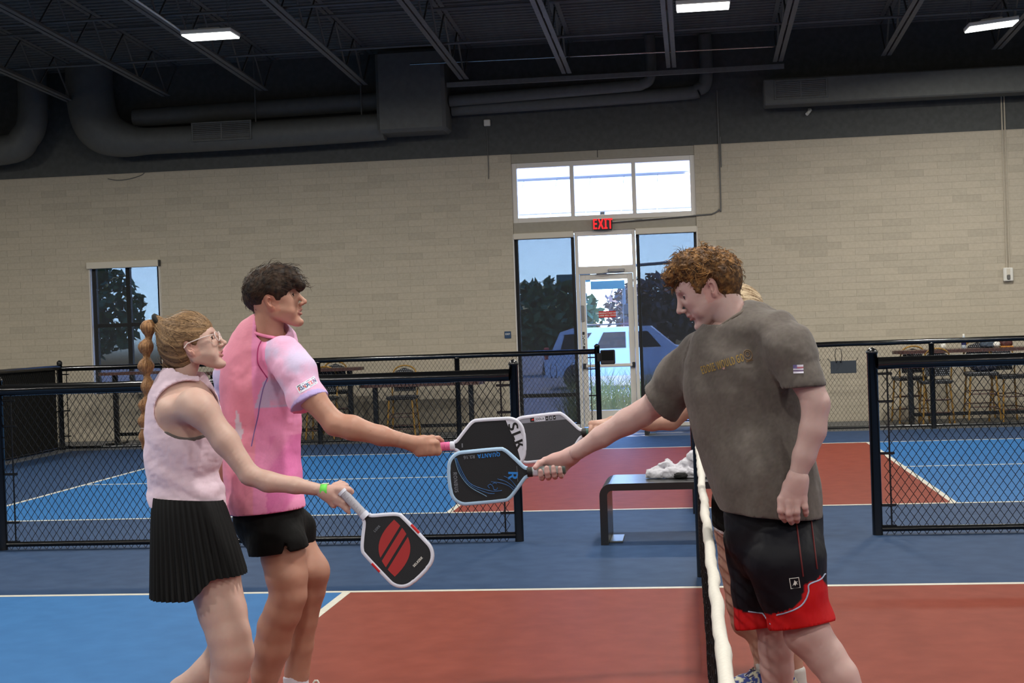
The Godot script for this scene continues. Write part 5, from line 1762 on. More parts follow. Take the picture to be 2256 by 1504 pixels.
	for j in rows + 1:
		var v := float(j) / rows
		var row := PackedVector3Array()
		for i in n:
			var t := TAU * i / n
			var pleat := asin(sin(t * 42.0 + 0.8 * sin(t * 3.0))) / 1.57
			var rr := 1.0 + (0.012 + 0.045 * v) * pleat
			var ct := cos(t)
			var a := lerpf(0.131, 0.176, pow(v, 0.8)) * rr
			var dd := lerpf(0.108, 0.180, pow(v, 0.7)) * rr
			var hem := lerpf(0.035, -0.04, smoothstep(-0.35, 0.25, -ct)) if sin(t) > -2.0 else 0.0
			var p := wc.lerp(hc, v) + Vector3(0.94, 0, -0.34) * (ct * a) + Vector3(0.34, 0, 0.94) * (signf(sin(t)) * pow(absf(sin(t)), 0.62) * dd)
			p.y += hem * v + lerpf(0.012 * -ct, 0.0, v)
			row.append(p - base)
		grid.append(row)
	for j in rows:
		for i in n:
			var k := (i + 1) % n
			quad(st, grid[j][k], grid[j][i], grid[j + 1][i], grid[j + 1][k])
	obj("pleated_skirt", done(st), M.skirt, who)
	# wristband
	st = start()
	var wa := Vector3(-1.326, 0.998, 7.120)
	var wd := (Vector3(-1.302, 0.992, 7.120) - wa).normalized()
	var side := wd.cross(Vector3.BACK).normalized()
	lathe(st, [Vector2(0.0258, -0.013), Vector2(0.0268, -0.013), Vector2(0.0282, 0.013), Vector2(0.0270, 0.013)], 22, Transform3D(Basis(side, wd, side.cross(wd)) * Basis(Vector3.BACK, 0.25), wa - base))
	var wb := obj("wristband", done(st), mat(Color(0.42, 0.86, 0.32), 0.5), who)
	obj("white_tab", box_mesh(Vector3(0.024, 0.003, 0.022), 0.001, wa - base + side * -0.0 + Vector3(0.002, 0.026, 0.0)), M.white_plastic, wb)
	var blk := cloth_paint(Color(0.82, 0.80, 0.80), 0.03)
	shoe(who, base, Vector3(-1.826, 0.000, 7.084), Vector3(-1.577, 0.000, 7.128), Vector3.UP, blk, M.white_plastic)
	shoe(who, base, Vector3(-2.127, 0.099, 6.920), Vector3(-2.028, -0.019, 6.920), Vector3(0.75, 0.66, 0).normalized(), blk, M.white_plastic)

# ---------------------------------------------------------------- the player in the pink jersey
func inside(px: float, py: float, poly: PackedVector2Array) -> bool:
	return Geometry2D.is_point_in_polygon(Vector2(px, py), poly)

func make_boy() -> void:
	var base := Vector3(-1.666, 0.000, 6.504)
	var who := thing("person", "player in a pink and lavender jersey and black shorts, reaching his paddle to the right", "person", base)
	var view := Vector3(-0.27, 0, -0.96)
	var c := Vector3(-1.621, 1.701, 6.680)
	var b := head_basis(6, 13)
	var tone := Color(0.70, 0.52, 0.445)
	var hide := Hide.new()
	hide.base = base
	var f := around([Vector3(-1.966, 1.656, 6.400), Vector3(-1.000, 1.620, 6.900), Vector3(-1.739, 0.000, 6.770), Vector3(-1.413, 0.941, 6.900)], 0.1, 0.011)
	# trunk under the jersey, arms
	f.chain([[Vector3(-1.652, 1.562, 6.650), 0.0636], [Vector3(-1.682, 1.503, 6.630), 0.1175], [Vector3(-1.700, 1.371, 6.620), 0.1366], [Vector3(-1.715, 1.187, 6.600), 0.1352], [Vector3(-1.718, 0.984, 6.600), 0.1305], [Vector3(-1.706, 0.855, 6.600), 0.1277]], 0.03, view, 1.35)
	f.chain([[Vector3(-1.522, 1.457, 6.790), 0.050], [Vector3(-1.435, 1.332, 6.855), 0.0475], [Vector3(-1.340, 1.226, 6.880), 0.043]], 0.03)
	f.chain([[Vector3(-1.340, 1.226, 6.880), 0.043], [Vector3(-1.274, 1.210, 6.880), 0.0455], [Vector3(-1.165, 1.175, 6.860), 0.036], [Vector3(-1.066, 1.147, 6.830), 0.0275]], 0.02)
	f.chain([[Vector3(-1.880, 1.435, 6.450), 0.058], [Vector3(-1.934, 1.293, 6.420), 0.046], [Vector3(-1.953, 1.103, 6.420), 0.039]], 0.02)
	f.chain([[Vector3(-1.953, 1.103, 6.420), 0.039], [Vector3(-1.949, 1.029, 6.440), 0.04], [Vector3(-1.937, 0.890, 6.470), 0.027], [Vector3(-1.929, 0.806, 6.480), 0.03], [Vector3(-1.920, 0.740, 6.480), 0.016]], 0.02)
	# legs: the near one bends at the knee, the far one stands forward
	f.chain([[Vector3(-1.673, 0.800, 6.600), 0.060], [Vector3(-1.629, 0.736, 6.670), 0.080], [Vector3(-1.618, 0.693, 6.685), 0.0886], [Vector3(-1.604, 0.617, 6.700), 0.0826], [Vector3(-1.600, 0.541, 6.700), 0.0725], [Vector3(-1.628, 0.472, 6.690), 0.0725], [Vector3(-1.665, 0.409, 6.670), 0.0719], [Vector3(-1.689, 0.321, 6.650), 0.0722], [Vector3(-1.729, 0.214, 6.620), 0.0585], [Vector3(-1.754, 0.118, 6.600), 0.040], [Vector3(-1.766, 0.041, 6.600), 0.036]], 0.015)
	f.chain([[Vector3(-1.638, 0.811, 6.550), 0.060], [Vector3(-1.606, 0.713, 6.520), 0.070], [Vector3(-1.560, 0.604, 6.530), 0.0840], [Vector3(-1.568, 0.530, 6.520), 0.0697], [Vector3(-1.603, 0.401, 6.490), 0.0597], [Vector3(-1.628, 0.292, 6.460), 0.0551], [Vector3(-1.656, 0.165, 6.420), 0.0506], [Vector3(-1.672, 0.058, 6.400), 0.040]], 0.015)
	hide.add(f, skin_paint(tone))
	# right fist round a pink handle that points away to the right
	f = Field.new(Vector3(-1.137, 1.016, 6.680), Vector3(-0.875, 1.230, 6.900), 0.0034)
	var gp := Vector3(-1.005, 1.123, 6.775)
	var ga := (Vector3(-0.905, 1.120, 6.740) - Vector3(-0.989, 1.121, 6.775)).normalized()
	var gn := (Vector3(0.05, 0.28, 0.96) - ga * ga.dot(Vector3(0.05, 0.28, 0.96))).normalized()
	var gt := ga.cross(gn).normalized()
	if gt.y > 0:
		gt = -gt
	f.bone(Vector3(-1.092, 1.154, 6.840), Vector3(-1.057, 1.143, 6.825), 0.030, 0.0285, 0.01)
	grip(f, Vector3(-1.057, 1.141, 6.825), gp, ga, gn, gt, 0.0175, 1.06, {"spread": [0.034, 0.008, -0.017, -0.038]})
	hide.add(f, skin_paint(tone))
	head_into(hide, c, b, Vector3(-1.652, 1.549, 6.660), 0.059, tone, Color(0.62, 0.42, 0.38), {"size": 1.0, "gape": 0.004})
	obj("body", hide.done(), M.skin, who)
	eye_parts(who, base, c, b, Color(0.13, 0.10, 0.09))
	# hair: short tapered back, full top falling into a fringe
	f = Field.new(c - Vector3.ONE * 0.2, c + Vector3.ONE * 0.2, 0.0042)
	f.ball(Vector3(-1.619, 1.766, 6.680), Vector3(0.112, 0.092, 0.086), b, 0.02)
	f.ball(Vector3(-1.681, 1.753, 6.680), Vector3(0.056, 0.072, 0.076), b, 0.03)
	f.bone(Vector3(-1.543, 1.809, 6.700), Vector3(-1.498, 1.767, 6.710), 0.034, 0.018, 0.02)
	f.bone(Vector3(-1.554, 1.811, 6.660), Vector3(-1.514, 1.769, 6.650), 0.034, 0.018, 0.02)
	f.bone(Vector3(-1.690, 1.718, 6.680), Vector3(-1.673, 1.670, 6.680), 0.05, 0.024, 0.03)
	f.bone(Vector3(-1.580, 1.748, 6.745), Vector3(-1.578, 1.720, 6.745), 0.012, 0.007, 0.015)
	f.bone(c + b * Vector3(0.085, 0.0, 0.03), c + b * Vector3(0.1, -0.09, 0.06), 0.036, 0.06, 0.006, Vector3.ZERO, 1.0, true)
	f.bone(c + b * Vector3(0.085, 0.0, -0.03), c + b * Vector3(0.1, -0.09, -0.06), 0.036, 0.06, 0.006, Vector3.ZERO, 1.0, true)
	f.bone(c + b * Vector3(0.045, -0.012, 0.1), c + b * Vector3(0.08, -0.03, 0.08), 0.034, 0.05, 0.006, Vector3.ZERO, 1.0, true)
	f.ball(c + b * Vector3(0.0, 0.0, 0.088), Vector3(0.026, 0.037, 0.03), b, 0.008, true)
	f.warp(func(p: Vector3) -> float: return 0.004 * grain.get_noise_3d(p.x * 30.0, p.y * 22.0, p.z * 30.0) + 0.0022 * grain.get_noise_3d(p.x * 75.0, p.y * 40.0, p.z * 75.0), 0.014)
	var hd := Hide.new()
	hd.base = base
	var dk := lin(Color(0.125, 0.10, 0.085))
	var md := lin(Color(0.26, 0.19, 0.14))
	hd.add(f, func(p: Vector3, _n: Vector3) -> Color: return dk.lerp(md, clampf(0.35 + grain.get_noise_3d(p.x * 45.0, p.y * 25.0, p.z * 45.0), 0.0, 1.0)))
	var hair := obj("hair", hd.done(), M.hair, who)
	var st := start()
	hair_tufts(st, f, c, base, 260, func(p): return (p - c).dot(b.y) > 0.03, func(p, g): return b.x * 0.75 + g * 0.06 - b.y * 0.35 * signf((p - c).dot(b.x) - 0.03) + Vector3(0, 0, 0.15), 0.04, 0.0012, [dk, dk.lerp(md, 0.5), md])
	hair_tufts(st, f, c, base, 90, func(p): return (p - c).dot(b.x) < -0.02 and (p - c).dot(b.y) > -0.02, func(_p, g): return -b.y * 0.8 + g * 0.1, 0.024, 0.0012, [dk, md])
	obj("hair_locks", done(st), M.hair, hair)
	# jersey
	f = around([Vector3(-1.978, 1.627, 6.380), Vector3(-1.306, 1.605, 6.980), Vector3(-1.874, 0.822, 6.600), Vector3(-1.720, 1.268, 6.420)], 0.03, 0.0068)
	f.chain([[Vector3(-1.661, 1.578, 6.650), 0.0807], [Vector3(-1.682, 1.530, 6.630), 0.1315], [Vector3(-1.694, 1.462, 6.620), 0.1563], [Vector3(-1.702, 1.371, 6.620), 0.1611], [Vector3(-1.709, 1.275, 6.610), 0.1548], [Vector3(-1.715, 1.182, 6.600), 0.1504], [Vector3(-1.717, 1.076, 6.600), 0.1447], [Vector3(-1.713, 1.004, 6.610), 0.1445]], 0.03, view, 1.35)
	f.chain([[Vector3(-1.715, 1.095, 6.600), 0.1456], [Vector3(-1.709, 1.005, 6.620), 0.1451], [Vector3(-1.699, 0.895, 6.640), 0.1501], [Vector3(-1.698, 0.838, 6.640), 0.1530]], 0.03, view, 1.0)
	var sl := f.crop([Vector3(-1.626, 1.571, 6.700), Vector3(-1.340, 1.234, 6.900)], 0.06)
	sl.chain([[Vector3(-1.566, 1.489, 6.740), 0.080], [Vector3(-1.502, 1.417, 6.800), 0.075], [Vector3(-1.458, 1.324, 6.840), 0.0736], [Vector3(-1.425, 1.271, 6.860), 0.0774]], 0.03)
	sl.slice(Vector3(-1.447, 1.303, 6.840), Vector3(-1.412, 1.247, 6.860) - Vector3(-1.452, 1.314, 6.840), 0.003)
	f.join(sl, 0.03)
	sl = f.crop([Vector3(-1.976, 1.579, 6.380), Vector3(-1.758, 1.258, 6.550)], 0.06)
	sl.chain([[Vector3(-1.842, 1.482, 6.470), 0.075], [Vector3(-1.890, 1.407, 6.450), 0.062], [Vector3(-1.921, 1.324, 6.430), 0.0384], [Vector3(-1.928, 1.271, 6.430), 0.0393]], 0.03)
	sl.slice(Vector3(-1.938, 1.313, 6.430), Vector3(0.02, -1, 0), 0.003)
	f.join(sl, 0.03)
	var fold := func(p: Vector3) -> float:
		var along := Vector2(p.x + 0.55 * p.y, p.y - 0.55 * p.x)
		var a := sin(along.y * 34.0 + 4.0 * grain.get_noise_2d(along.x * 3.0, along.y * 3.0)) * smoothstep(0.2, 0.6, grain.get_noise_2d(p.x * 2.6 + 4.0, p.y * 2.6) + 0.5)
		return -0.0032 * a - 0.004 * grain.get_noise_3d(p.x * 8.0, p.y * 5.0, p.z * 8.0)
	f.warp(fold, 0.03)
	f.slice(Vector3(-1.710, 0.870, 6.600), Vector3(0.06, -1, 0), 0.004)
	f.bone(Vector3(-1.651, 1.564, 6.665), Vector3(-1.623, 1.643, 6.675), 0.061, 0.066, 0.008, Vector3.ZERO, 1.0, true)
	var pink := lin(Color(0.945, 0.60, 0.77))
	var coral := lin(Color(0.95, 0.61, 0.70))
	var deep := lin(Color(0.90, 0.49, 0.72))
	var lav := lin(Color(0.80, 0.745, 0.87))
	var rose := lin(Color(0.88, 0.68, 0.81))
	var cuff := lin(Color(0.73, 0.66, 0.87))
	var white := lin(Color(0.88, 0.84, 0.89))
	var arm_a := Vector3(-1.566, 1.489, 6.740)
	var arm_b := Vector3(-1.430, 1.298, 6.850)
	var arm := (arm_b - arm_a)
	var top_y: float = (Vector3(-1.626, 1.571, 6.700)).y
	var pan := PackedVector2Array([vxy(Vector3(-1.655, 1.395, 6.700)), vxy(Vector3(-1.523, 1.369, 6.700)), vxy(Vector3(-1.511, 1.293, 6.700)), vxy(Vector3(-1.700, 1.288, 6.700))])
	var wedge := PackedVector2Array([vxy(Vector3(-1.772, 1.290, 6.700)), vxy(Vector3(-1.750, 1.195, 6.700)), vxy(Vector3(-1.773, 1.132, 6.700)), vxy(Vector3(-1.801, 1.133, 6.700))])
	var sleeve_line := [vxy(Vector3(-1.641, 1.575, 6.700)), vxy(Vector3(-1.647, 1.409, 6.700))]
	var low: float = (Vector3(-1.641, 1.174, 6.700)).y
	hd = Hide.new()
	hd.base = base
	hd.add(f, func(p: Vector3, _n: Vector3) -> Color:
		var t := 1.0 + 0.04 * grain.get_noise_3d(p.x * 160.0, p.y * 160.0, p.z * 160.0) + 0.03 * sin(p.y * 900.0)
		var u := (p - arm_a).dot(arm) / arm.length_squared()
		var off := ((p - arm_a) - arm * u).length()
		var q := Vector2(p.x, p.y)
		var col := pink
		if p.x < sleeve_line[0].x - 0.06:
			col = coral
		if p.y < low and p.x > sleeve_line[0].x - 0.01:
			col = pink.lerp(deep, smoothstep(0.0, 0.5, grain.get_noise_2d(p.x * 6.0 - p.y * 3.0, 2.0) + 0.25))
		if inside(q.x, q.y, pan) and p.z > 6.55:
			col = lav
		if inside(q.x, q.y, wedge) and p.z > 6.55:
			col = white
		if p.x > sleeve_line[0].x + 0.002 and p.y > pan[2].y and p.z > 6.5:
			col = lav.lerp(rose, smoothstep(0.15, 0.75, grain.get_noise_2d(p.x * 5.0 + 1.0, p.y * 5.0) + 0.45))
		if u > 0.5 and off < 0.1 and p.z > 6.7 and p.x > sleeve_line[0].x:
			if u > 0.93:
				col = cuff
			elif u > 0.72 and (p - arm_a - arm * u).dot(Vector3(0.8, 0.6, 0)) > 0.005:
				col = rose
		if p.z < 6.52 and p.x < sleeve_line[0].x - 0.13 and p.y < top_y - 0.13 and p.y > top_y - 0.3:
			col = lav if p.y > top_y - 0.235 else cuff
		return Color(col.r * t, col.g * t, col.b * t))
	var jersey := obj("jersey", hd.done(), M.sport_cloth, who)
	# seam piping and collar
	st = start()
	var pts := []
	for q in smooth_line([Vector3(-1.523, 1.577, 7.200), Vector3(-1.530, 1.556, 7.200), Vector3(-1.545, 1.524, 7.200), Vector3(-1.549, 1.475, 7.200), Vector3(-1.540, 1.448, 7.200), Vector3(-1.512, 1.406, 7.200)], 5):
		pts.append(f.land(q, view, 0.0005) - base)
	tube(st, pts, 0.0025, 6)
	obj("seam", done(st), mat(Color(0.66, 0.16, 0.42), 0.7), jersey)
	st = start()
	pts = []
	for q in smooth_line([Vector3(-1.512, 1.406, 7.200), Vector3(-1.531, 1.362, 7.200), Vector3(-1.547, 1.302, 7.200), Vector3(-1.557, 1.252, 7.200), Vector3(-1.575, 1.187, 7.200), Vector3(-1.587, 1.138, 7.200)], 5):
		pts.append(f.land(q, view, 0.0005) - base)
	tube(st, pts, 0.0022, 6)
	obj("seam", done(st), mat(Color(0.52, 0.42, 0.68), 0.7), jersey)
	st = start()
	pts = []
	var na := (Vector3(-1.623, 1.643, 6.675) - Vector3(-1.651, 1.564, 6.665)).normalized()
	var nu := na.cross(Vector3.BACK).normalized()
	var nv := na.cross(nu)
	for k in 24:
		var t := TAU * k / 24.0
		pts.append(Vector3(-1.647, 1.580, 6.667) + (nu * cos(t) + nv * sin(t)) * 0.0655 + na * 0.006 * cos(t) - base)
	tube(st, pts, 0.0062, 8, false, true)
	obj("collar", done(st), mat(Color(0.93, 0.56, 0.70), 0.8), jersey)
	# sleeve patch with its lettering
	var px := (Vector3(-1.314, 1.405, 7.200) - Vector3(-1.389, 1.368, 7.200)).normalized()
	var pyv := Vector3(-px.y, px.x, 0).normalized()
	var pxf := Transform3D(Basis(px, pyv, px.cross(pyv)), Vector3(-1.369, 1.380, 7.150))
	var st2 := start()
	for i in 12:
		for j in 5:
			var a := [Vector3(-0.042 + 0.007 * i, -0.0155 + 0.0062 * j, 0), Vector3(-0.035 + 0.007 * i, -0.0155 + 0.0062 * j, 0), Vector3(-0.035 + 0.007 * i, -0.0093 + 0.0062 * j, 0), Vector3(-0.042 + 0.007 * i, -0.0093 + 0.0062 * j, 0)]
			for k in 4:
				a[k] = f.land(pxf * (a[k] as Vector3), view, 0.0012) - base
			quad(st2, a[0], a[1], a[2], a[3])
	var patch := obj("sleeve_patch", done(st2), mat(Color(0.86, 0.86, 0.92), 0.7), jersey)
	var cols := [Color(0.85, 0.25, 0.22), Color(0.15, 0.22, 0.40), Color(0.20, 0.45, 0.62), Color(0.85, 0.30, 0.20), Color(0.20, 0.25, 0.45), Color(0.25, 0.5, 0.6), Color(0.88, 0.45, 0.5), Color(0.9, 0.5, 0.45), Color(0.75, 0.5, 0.65), Color(0.3, 0.3, 0.5)]
	for i in 10:
		var m := laid_on(text_mesh("FOUNDATION"[i], 0.0135, 0.0, 800), pxf * Transform3D(Basis.IDENTITY, Vector3(-0.034 + 0.0076 * i, -0.001, 0)), f, view, base, 0.0022)
		obj("letter", m, mat(cols[i], 0.7), jersey)
	obj("small_print", laid_on(text_mesh("APP", 0.0065, 0.0), pxf * Transform3D(Basis.IDENTITY, Vector3(-0.03, 0.0105, 0)), f, view, base, 0.0022), M.ink_black, jersey)
	for y: float in [0.0115, -0.0115]:
		st2 = start()
		tube(st2, [f.land(pxf * Vector3(-0.015 if y > 0 else -0.035, y, 0), view, 0.0022) - base, f.land(pxf * Vector3(0.012, y, 0), view, 0.0022) - base, f.land(pxf * Vector3(0.036, y, 0), view, 0.0022) - base], 0.0006, 4)
		obj("print_rule", done(st2), M.ink_black, jersey)
	patch.set_meta("label", "white sleeve patch with coloured lettering")
	# shorts
	f = around([Vector3(-1.918, 0.935, 6.450), Vector3(-1.435, 0.690, 6.850)], 0.06, 0.006)
	f.chain([[Vector3(-1.706, 0.913, 6.620), 0.1159], [Vector3(-1.696, 0.844, 6.620), 0.1358], [Vector3(-1.681, 0.802, 6.620), 0.1304]], 0.03, view, 1.15)
	f.chain([[Vector3(-1.665, 0.809, 6.665), 0.108], [Vector3(-1.636, 0.725, 6.690), 0.1136], [Vector3(-1.631, 0.679, 6.690), 0.1143]], 0.03)
	f.chain([[Vector3(-1.646, 0.811, 6.550), 0.095], [Vector3(-1.613, 0.778, 6.520), 0.0777], [Vector3(-1.610, 0.726, 6.520), 0.0796]], 0.03)
	f.warp(func(p): return -0.004 * grain.get_noise_3d(p.x * 14.0, p.y * 7.0, p.z * 14.0), 0.03)
	f.slice(Vector3(-1.635, 0.714, 6.690), Vector3(0.12, -1, 0), 0.003)
	f.bone(Vector3(-1.576, 0.767, 6.800), Vector3(-1.574, 0.716, 6.800), 0.002, 0.017, 0.002, view, 0.2, true)
	f.bone(Vector3(-1.591, 0.749, 6.450), Vector3(-1.555, 0.682, 6.450), 0.03, 0.06, 0.004, view, 0.6, true)
	obj("shorts", cloth(f, base, cloth_paint(Color(0.075, 0.075, 0.08), 0.05)), M.black_cloth, who)
	# socks and shoes
	f = around([Vector3(-1.777, 0.149, 6.300), Vector3(-1.570, 0.036, 6.500)], 0.05, 0.005)
	f.chain([[Vector3(-1.662, 0.163, 6.420), 0.0533], [Vector3(-1.665, 0.093, 6.410), 0.0519], [Vector3(-1.671, 0.029, 6.400), 0.045]], 0.01)
	f.slice(Vector3(-1.662, 0.158, 6.420), Vector3(-0.15, 1, 0), 0.003)
	var white_p := cloth_paint(Color(0.84, 0.83, 0.88), 0.04)
	var sock := obj("sock", cloth(f, base, white_p), M.cloth, who)
	obj("sock_lettering", laid_on(text_mesh("APP", 0.016, 0.0), Transform3D(Basis.IDENTITY, Vector3(-1.602, 0.192, 6.700)), f, view, base, 0.0012), M.ink_black, sock)
	f = around([Vector3(-1.857, 0.093, 6.500), Vector3(-1.648, 0.016, 6.700)], 0.05, 0.006)
	f.chain([[Vector3(-1.758, 0.100, 6.600), 0.044], [Vector3(-1.767, 0.035, 6.600), 0.042]], 0.01)
	obj("sock", cloth(f, base, white_p), M.cloth, who)
	var pw := cloth_paint(Color(0.82, 0.81, 0.82), 0.04)
	var h1 := Vector3(-1.696, -0.009, 6.400)
	shoe(who, base, Vector3(h1.x - 0.03, 0, h1.z), Vector3(h1.x + 0.235, 0, h1.z - 0.03), Vector3.UP, pw, M.white_plastic)
	var h2 := Vector3(-1.779, 0.008, 6.600)
	shoe(who, base, Vector3(h2.x - 0.03, 0, h2.z), Vector3(h2.x + 0.235, 0, h2.z - 0.02), Vector3.UP, pw, M.white_plastic)
	var st3 := start()
	tube(st3, [Vector3(-1.593, 0.116, 6.400) - base, Vector3(-1.587, 0.126, 6.400) - base, Vector3(-1.576, 0.126, 6.400) - base, Vector3(-1.570, 0.114, 6.400) - base], 0.0045, 6)
	obj("lace_loop", done(st3), M.white_plastic, who)

func vxy(p: Vector3) -> Vector2:
	return Vector2(p.x, p.y)

# ---------------------------------------------------------------- the man in the brown T-shirt
func make_man() -> void:
	var base := Vector3(0.285, 0.000, 7.419)
	var who := thing("person", "curly haired man in a washed brown T-shirt and black shorts with red hems", "person", base)
	var view := Vector3(0.05, 0, -1.0)
	var c := Vector3(0.087, 1.677, 7.360)
	var b := Basis(Vector3.UP, deg_to_rad(188)) * Basis(Vector3.BACK, deg_to_rad(-23.0))
	var tone := Color(0.745, 0.615, 0.595)
	var hide := Hide.new()
	hide.base = base
	var f := around([Vector3(-0.441, 1.600, 7.000), Vector3(0.482, 1.566, 7.600), Vector3(0.240, -0.000, 7.420), Vector3(0.523, 0.204, 7.600)], 0.09, 0.012)
	f.chain([[Vector3(0.184, 1.541, 7.380), 0.0449], [Vector3(0.203, 1.458, 7.380), 0.1472], [Vector3(0.197, 1.303, 7.400), 0.1687], [Vector3(0.236, 1.120, 7.400), 0.1534], [Vector3(0.269, 0.983, 7.400), 0.1457], [Vector3(0.271, 0.890, 7.390), 0.1048]], 0.03, view, 1.5)
	# right arm stretched to the paddle, left arm hanging
	f.chain([[Vector3(0.017, 1.426, 7.260), 0.060], [Vector3(-0.078, 1.308, 7.220), 0.050], [Vector3(-0.160, 1.251, 7.190), 0.0435]], 0.03)
	f.chain([[Vector3(-0.160, 1.251, 7.190), 0.0435], [Vector3(-0.209, 1.226, 7.180), 0.044], [Vector3(-0.304, 1.173, 7.160), 0.0365], [Vector3(-0.396, 1.118, 7.140), 0.0285]], 0.02)
	f.chain([[Vector3(0.333, 1.461, 7.530), 0.058], [Vector3(0.385, 1.380, 7.570), 0.048], [Vector3(0.413, 1.294, 7.590), 0.0442]], 0.03)
	f.chain([[Vector3(0.413, 1.294, 7.590), 0.0442], [Vector3(0.400, 1.210, 7.600), 0.0421], [Vector3(0.370, 1.129, 7.600), 0.0364], [Vector3(0.348, 1.069, 7.600), 0.0293]], 0.015)
	# legs: the far one straight, the near one stepping back
	f.chain([[Vector3(0.211, 0.830, 7.340), 0.070], [Vector3(0.237, 0.661, 7.300), 0.070], [Vector3(0.274, 0.513, 7.300), 0.0580], [Vector3(0.275, 0.447, 7.300), 0.0567], [Vector3(0.277, 0.377, 7.290), 0.0544], [Vector3(0.277, 0.268, 7.280), 0.05], [Vector3(0.276, 0.109, 7.270), 0.035], [Vector3(0.275, 0.028, 7.260), 0.037]], 0.02)
	f.chain([[Vector3(0.319, 0.833, 7.420), 0.065], [Vector3(0.347, 0.677, 7.480), 0.066], [Vector3(0.368, 0.541, 7.500), 0.0744], [Vector3(0.391, 0.510, 7.500), 0.063], [Vector3(0.424, 0.466, 7.510), 0.0615], [Vector3(0.465, 0.406, 7.530), 0.0576], [Vector3(0.514, 0.307, 7.550), 0.046], [Vector3(0.561, 0.195, 7.570), 0.036]], 0.02)
	hide.add(f, skin_paint(tone))
	# right fist on the handle, thumb on top
	f = Field.new(Vector3(-0.595, 0.947, 7.020), Vector3(-0.353, 1.185, 7.260), 0.0034)
	var ga := (Vector3(-0.576, 1.049, 7.120) - Vector3(-0.439, 1.060, 7.120)).normalized()
	var gp := Vector3(-0.493, 1.057, 7.120)
	var gn := Vector3(0, 0.42, -0.9)
	gn = (gn - ga * ga.dot(gn)).normalized()
	var gt := gn.cross(ga).normalized()
	if gt.y > 0:
		gt = -gt
	f.bone(Vector3(-0.389, 1.122, 7.130), Vector3(-0.422, 1.102, 7.115), 0.030, 0.0285, 0.01)
	f.bone(Vector3(-0.418, 1.105, 7.115), Vector3(-0.479, 1.091, 7.105), 0.027, 0.021, 0.015)
	f.bone(Vector3(-0.419, 1.101, 7.110), Vector3(-0.460, 1.072, 7.085), 0.026, 0.021, 0.015)
	grip(f, Vector3(-0.423, 1.098, 7.105), gp, ga, gn, gt, 0.0178, 1.04, {"spread": [0.034, 0.011, -0.012, -0.034], "curl": [205.0, 225.0, 225.0, 215.0], "thumb": [[0.018, -42.0], [0.036, -85.0], [0.05, -125.0]]})
	hide.add(f, skin_paint(tone.lerp(Color(0.80, 0.60, 0.58), 0.25)))
	# left hand hanging, fingers loosely curled
	f = Field.new(Vector3(0.258, 0.883, 7.500), Vector3(0.395, 1.108, 7.700), 0.0034)
	f.bone(Vector3(0.348, 1.074, 7.600), Vector3(0.346, 1.046, 7.605), 0.027, 0.029, 0.01, view, 1.15)
	f.bone(Vector3(0.335, 1.055, 7.605), Vector3(0.295, 0.992, 7.605), 0.021, 0.0145, 0.02)
	f.bone(Vector3(0.342, 1.055, 7.605), Vector3(0.317, 0.985, 7.612), 0.022, 0.0145, 0.02)
	f.bone(Vector3(0.351, 1.054, 7.605), Vector3(0.340, 0.984, 7.612), 0.021, 0.0145, 0.02)
	f.bone(Vector3(0.357, 1.054, 7.605), Vector3(0.362, 0.992, 7.605), 0.02, 0.0135, 0.02)
	digits(f, [
		[[Vector3(0.294, 0.992, 7.607), 0.0142], [Vector3(0.290, 0.958, 7.615), 0.0115], [Vector3(0.294, 0.937, 7.600), 0.0105], [Vector3(0.303, 0.922, 7.585), 0.009]],
		[[Vector3(0.317, 0.985, 7.614), 0.0145], [Vector3(0.315, 0.950, 7.620), 0.0118], [Vector3(0.318, 0.929, 7.605), 0.0108], [Vector3(0.324, 0.915, 7.590), 0.0092]],
		[[Vector3(0.339, 0.985, 7.614), 0.0142], [Vector3(0.339, 0.954, 7.620), 0.0115], [Vector3(0.340, 0.933, 7.605), 0.0104], [Vector3(0.342, 0.920, 7.590), 0.009]],
		[[Vector3(0.362, 0.992, 7.607), 0.0130], [Vector3(0.366, 0.967, 7.612), 0.0102], [Vector3(0.369, 0.950, 7.600), 0.0092], [Vector3(0.370, 0.939, 7.590), 0.008]],
		[[Vector3(0.316, 1.037, 7.600), 0.018], [Vector3(0.288, 0.996, 7.575), 0.0128], [Vector3(0.279, 0.970, 7.565), 0.0108], [Vector3(0.276, 0.956, 7.560), 0.0095]]], 0.005)
	hide.add(f, skin_paint(tone.lerp(Color(0.78, 0.59, 0.57), 0.2)))
	head_into(hide, c, b, Vector3(0.190, 1.524, 7.390), 0.062, tone, Color(0.66, 0.47, 0.45), {"size": 1.02, "gape": 0.002, "nose": 0.122, "throat": Vector3(0.096, 1.562, 7.360)})
	obj("body", hide.done(), M.skin, who)
	eye_parts(who, base, c, b, Color(0.22, 0.16, 0.12), 1.02)
	# curly hair, long on top and cropped at the back
	f = Field.new(c - Vector3.ONE * 0.21, c + Vector3.ONE * 0.21, 0.0044)
	f.ball(Vector3(0.073, 1.734, 7.360), Vector3(0.115, 0.088, 0.088), Basis(Vector3.BACK, 0.12), 0.02)
	f.ball(Vector3(0.133, 1.714, 7.360), Vector3(0.068, 0.078, 0.082), Basis.IDENTITY, 0.03)
	f.bone(Vector3(0.013, 1.758, 7.400), Vector3(-0.037, 1.719, 7.390), 0.045, 0.026, 0.02)
	f.bone(Vector3(0.013, 1.761, 7.330), Vector3(-0.037, 1.721, 7.330), 0.045, 0.026, 0.02)
	f.bone(Vector3(0.138, 1.686, 7.360), Vector3(0.161, 1.647, 7.360), 0.055, 0.03, 0.03)
	f.bone(Vector3(0.045, 1.700, 7.430), Vector3(0.055, 1.663, 7.435), 0.014, 0.009, 0.015)
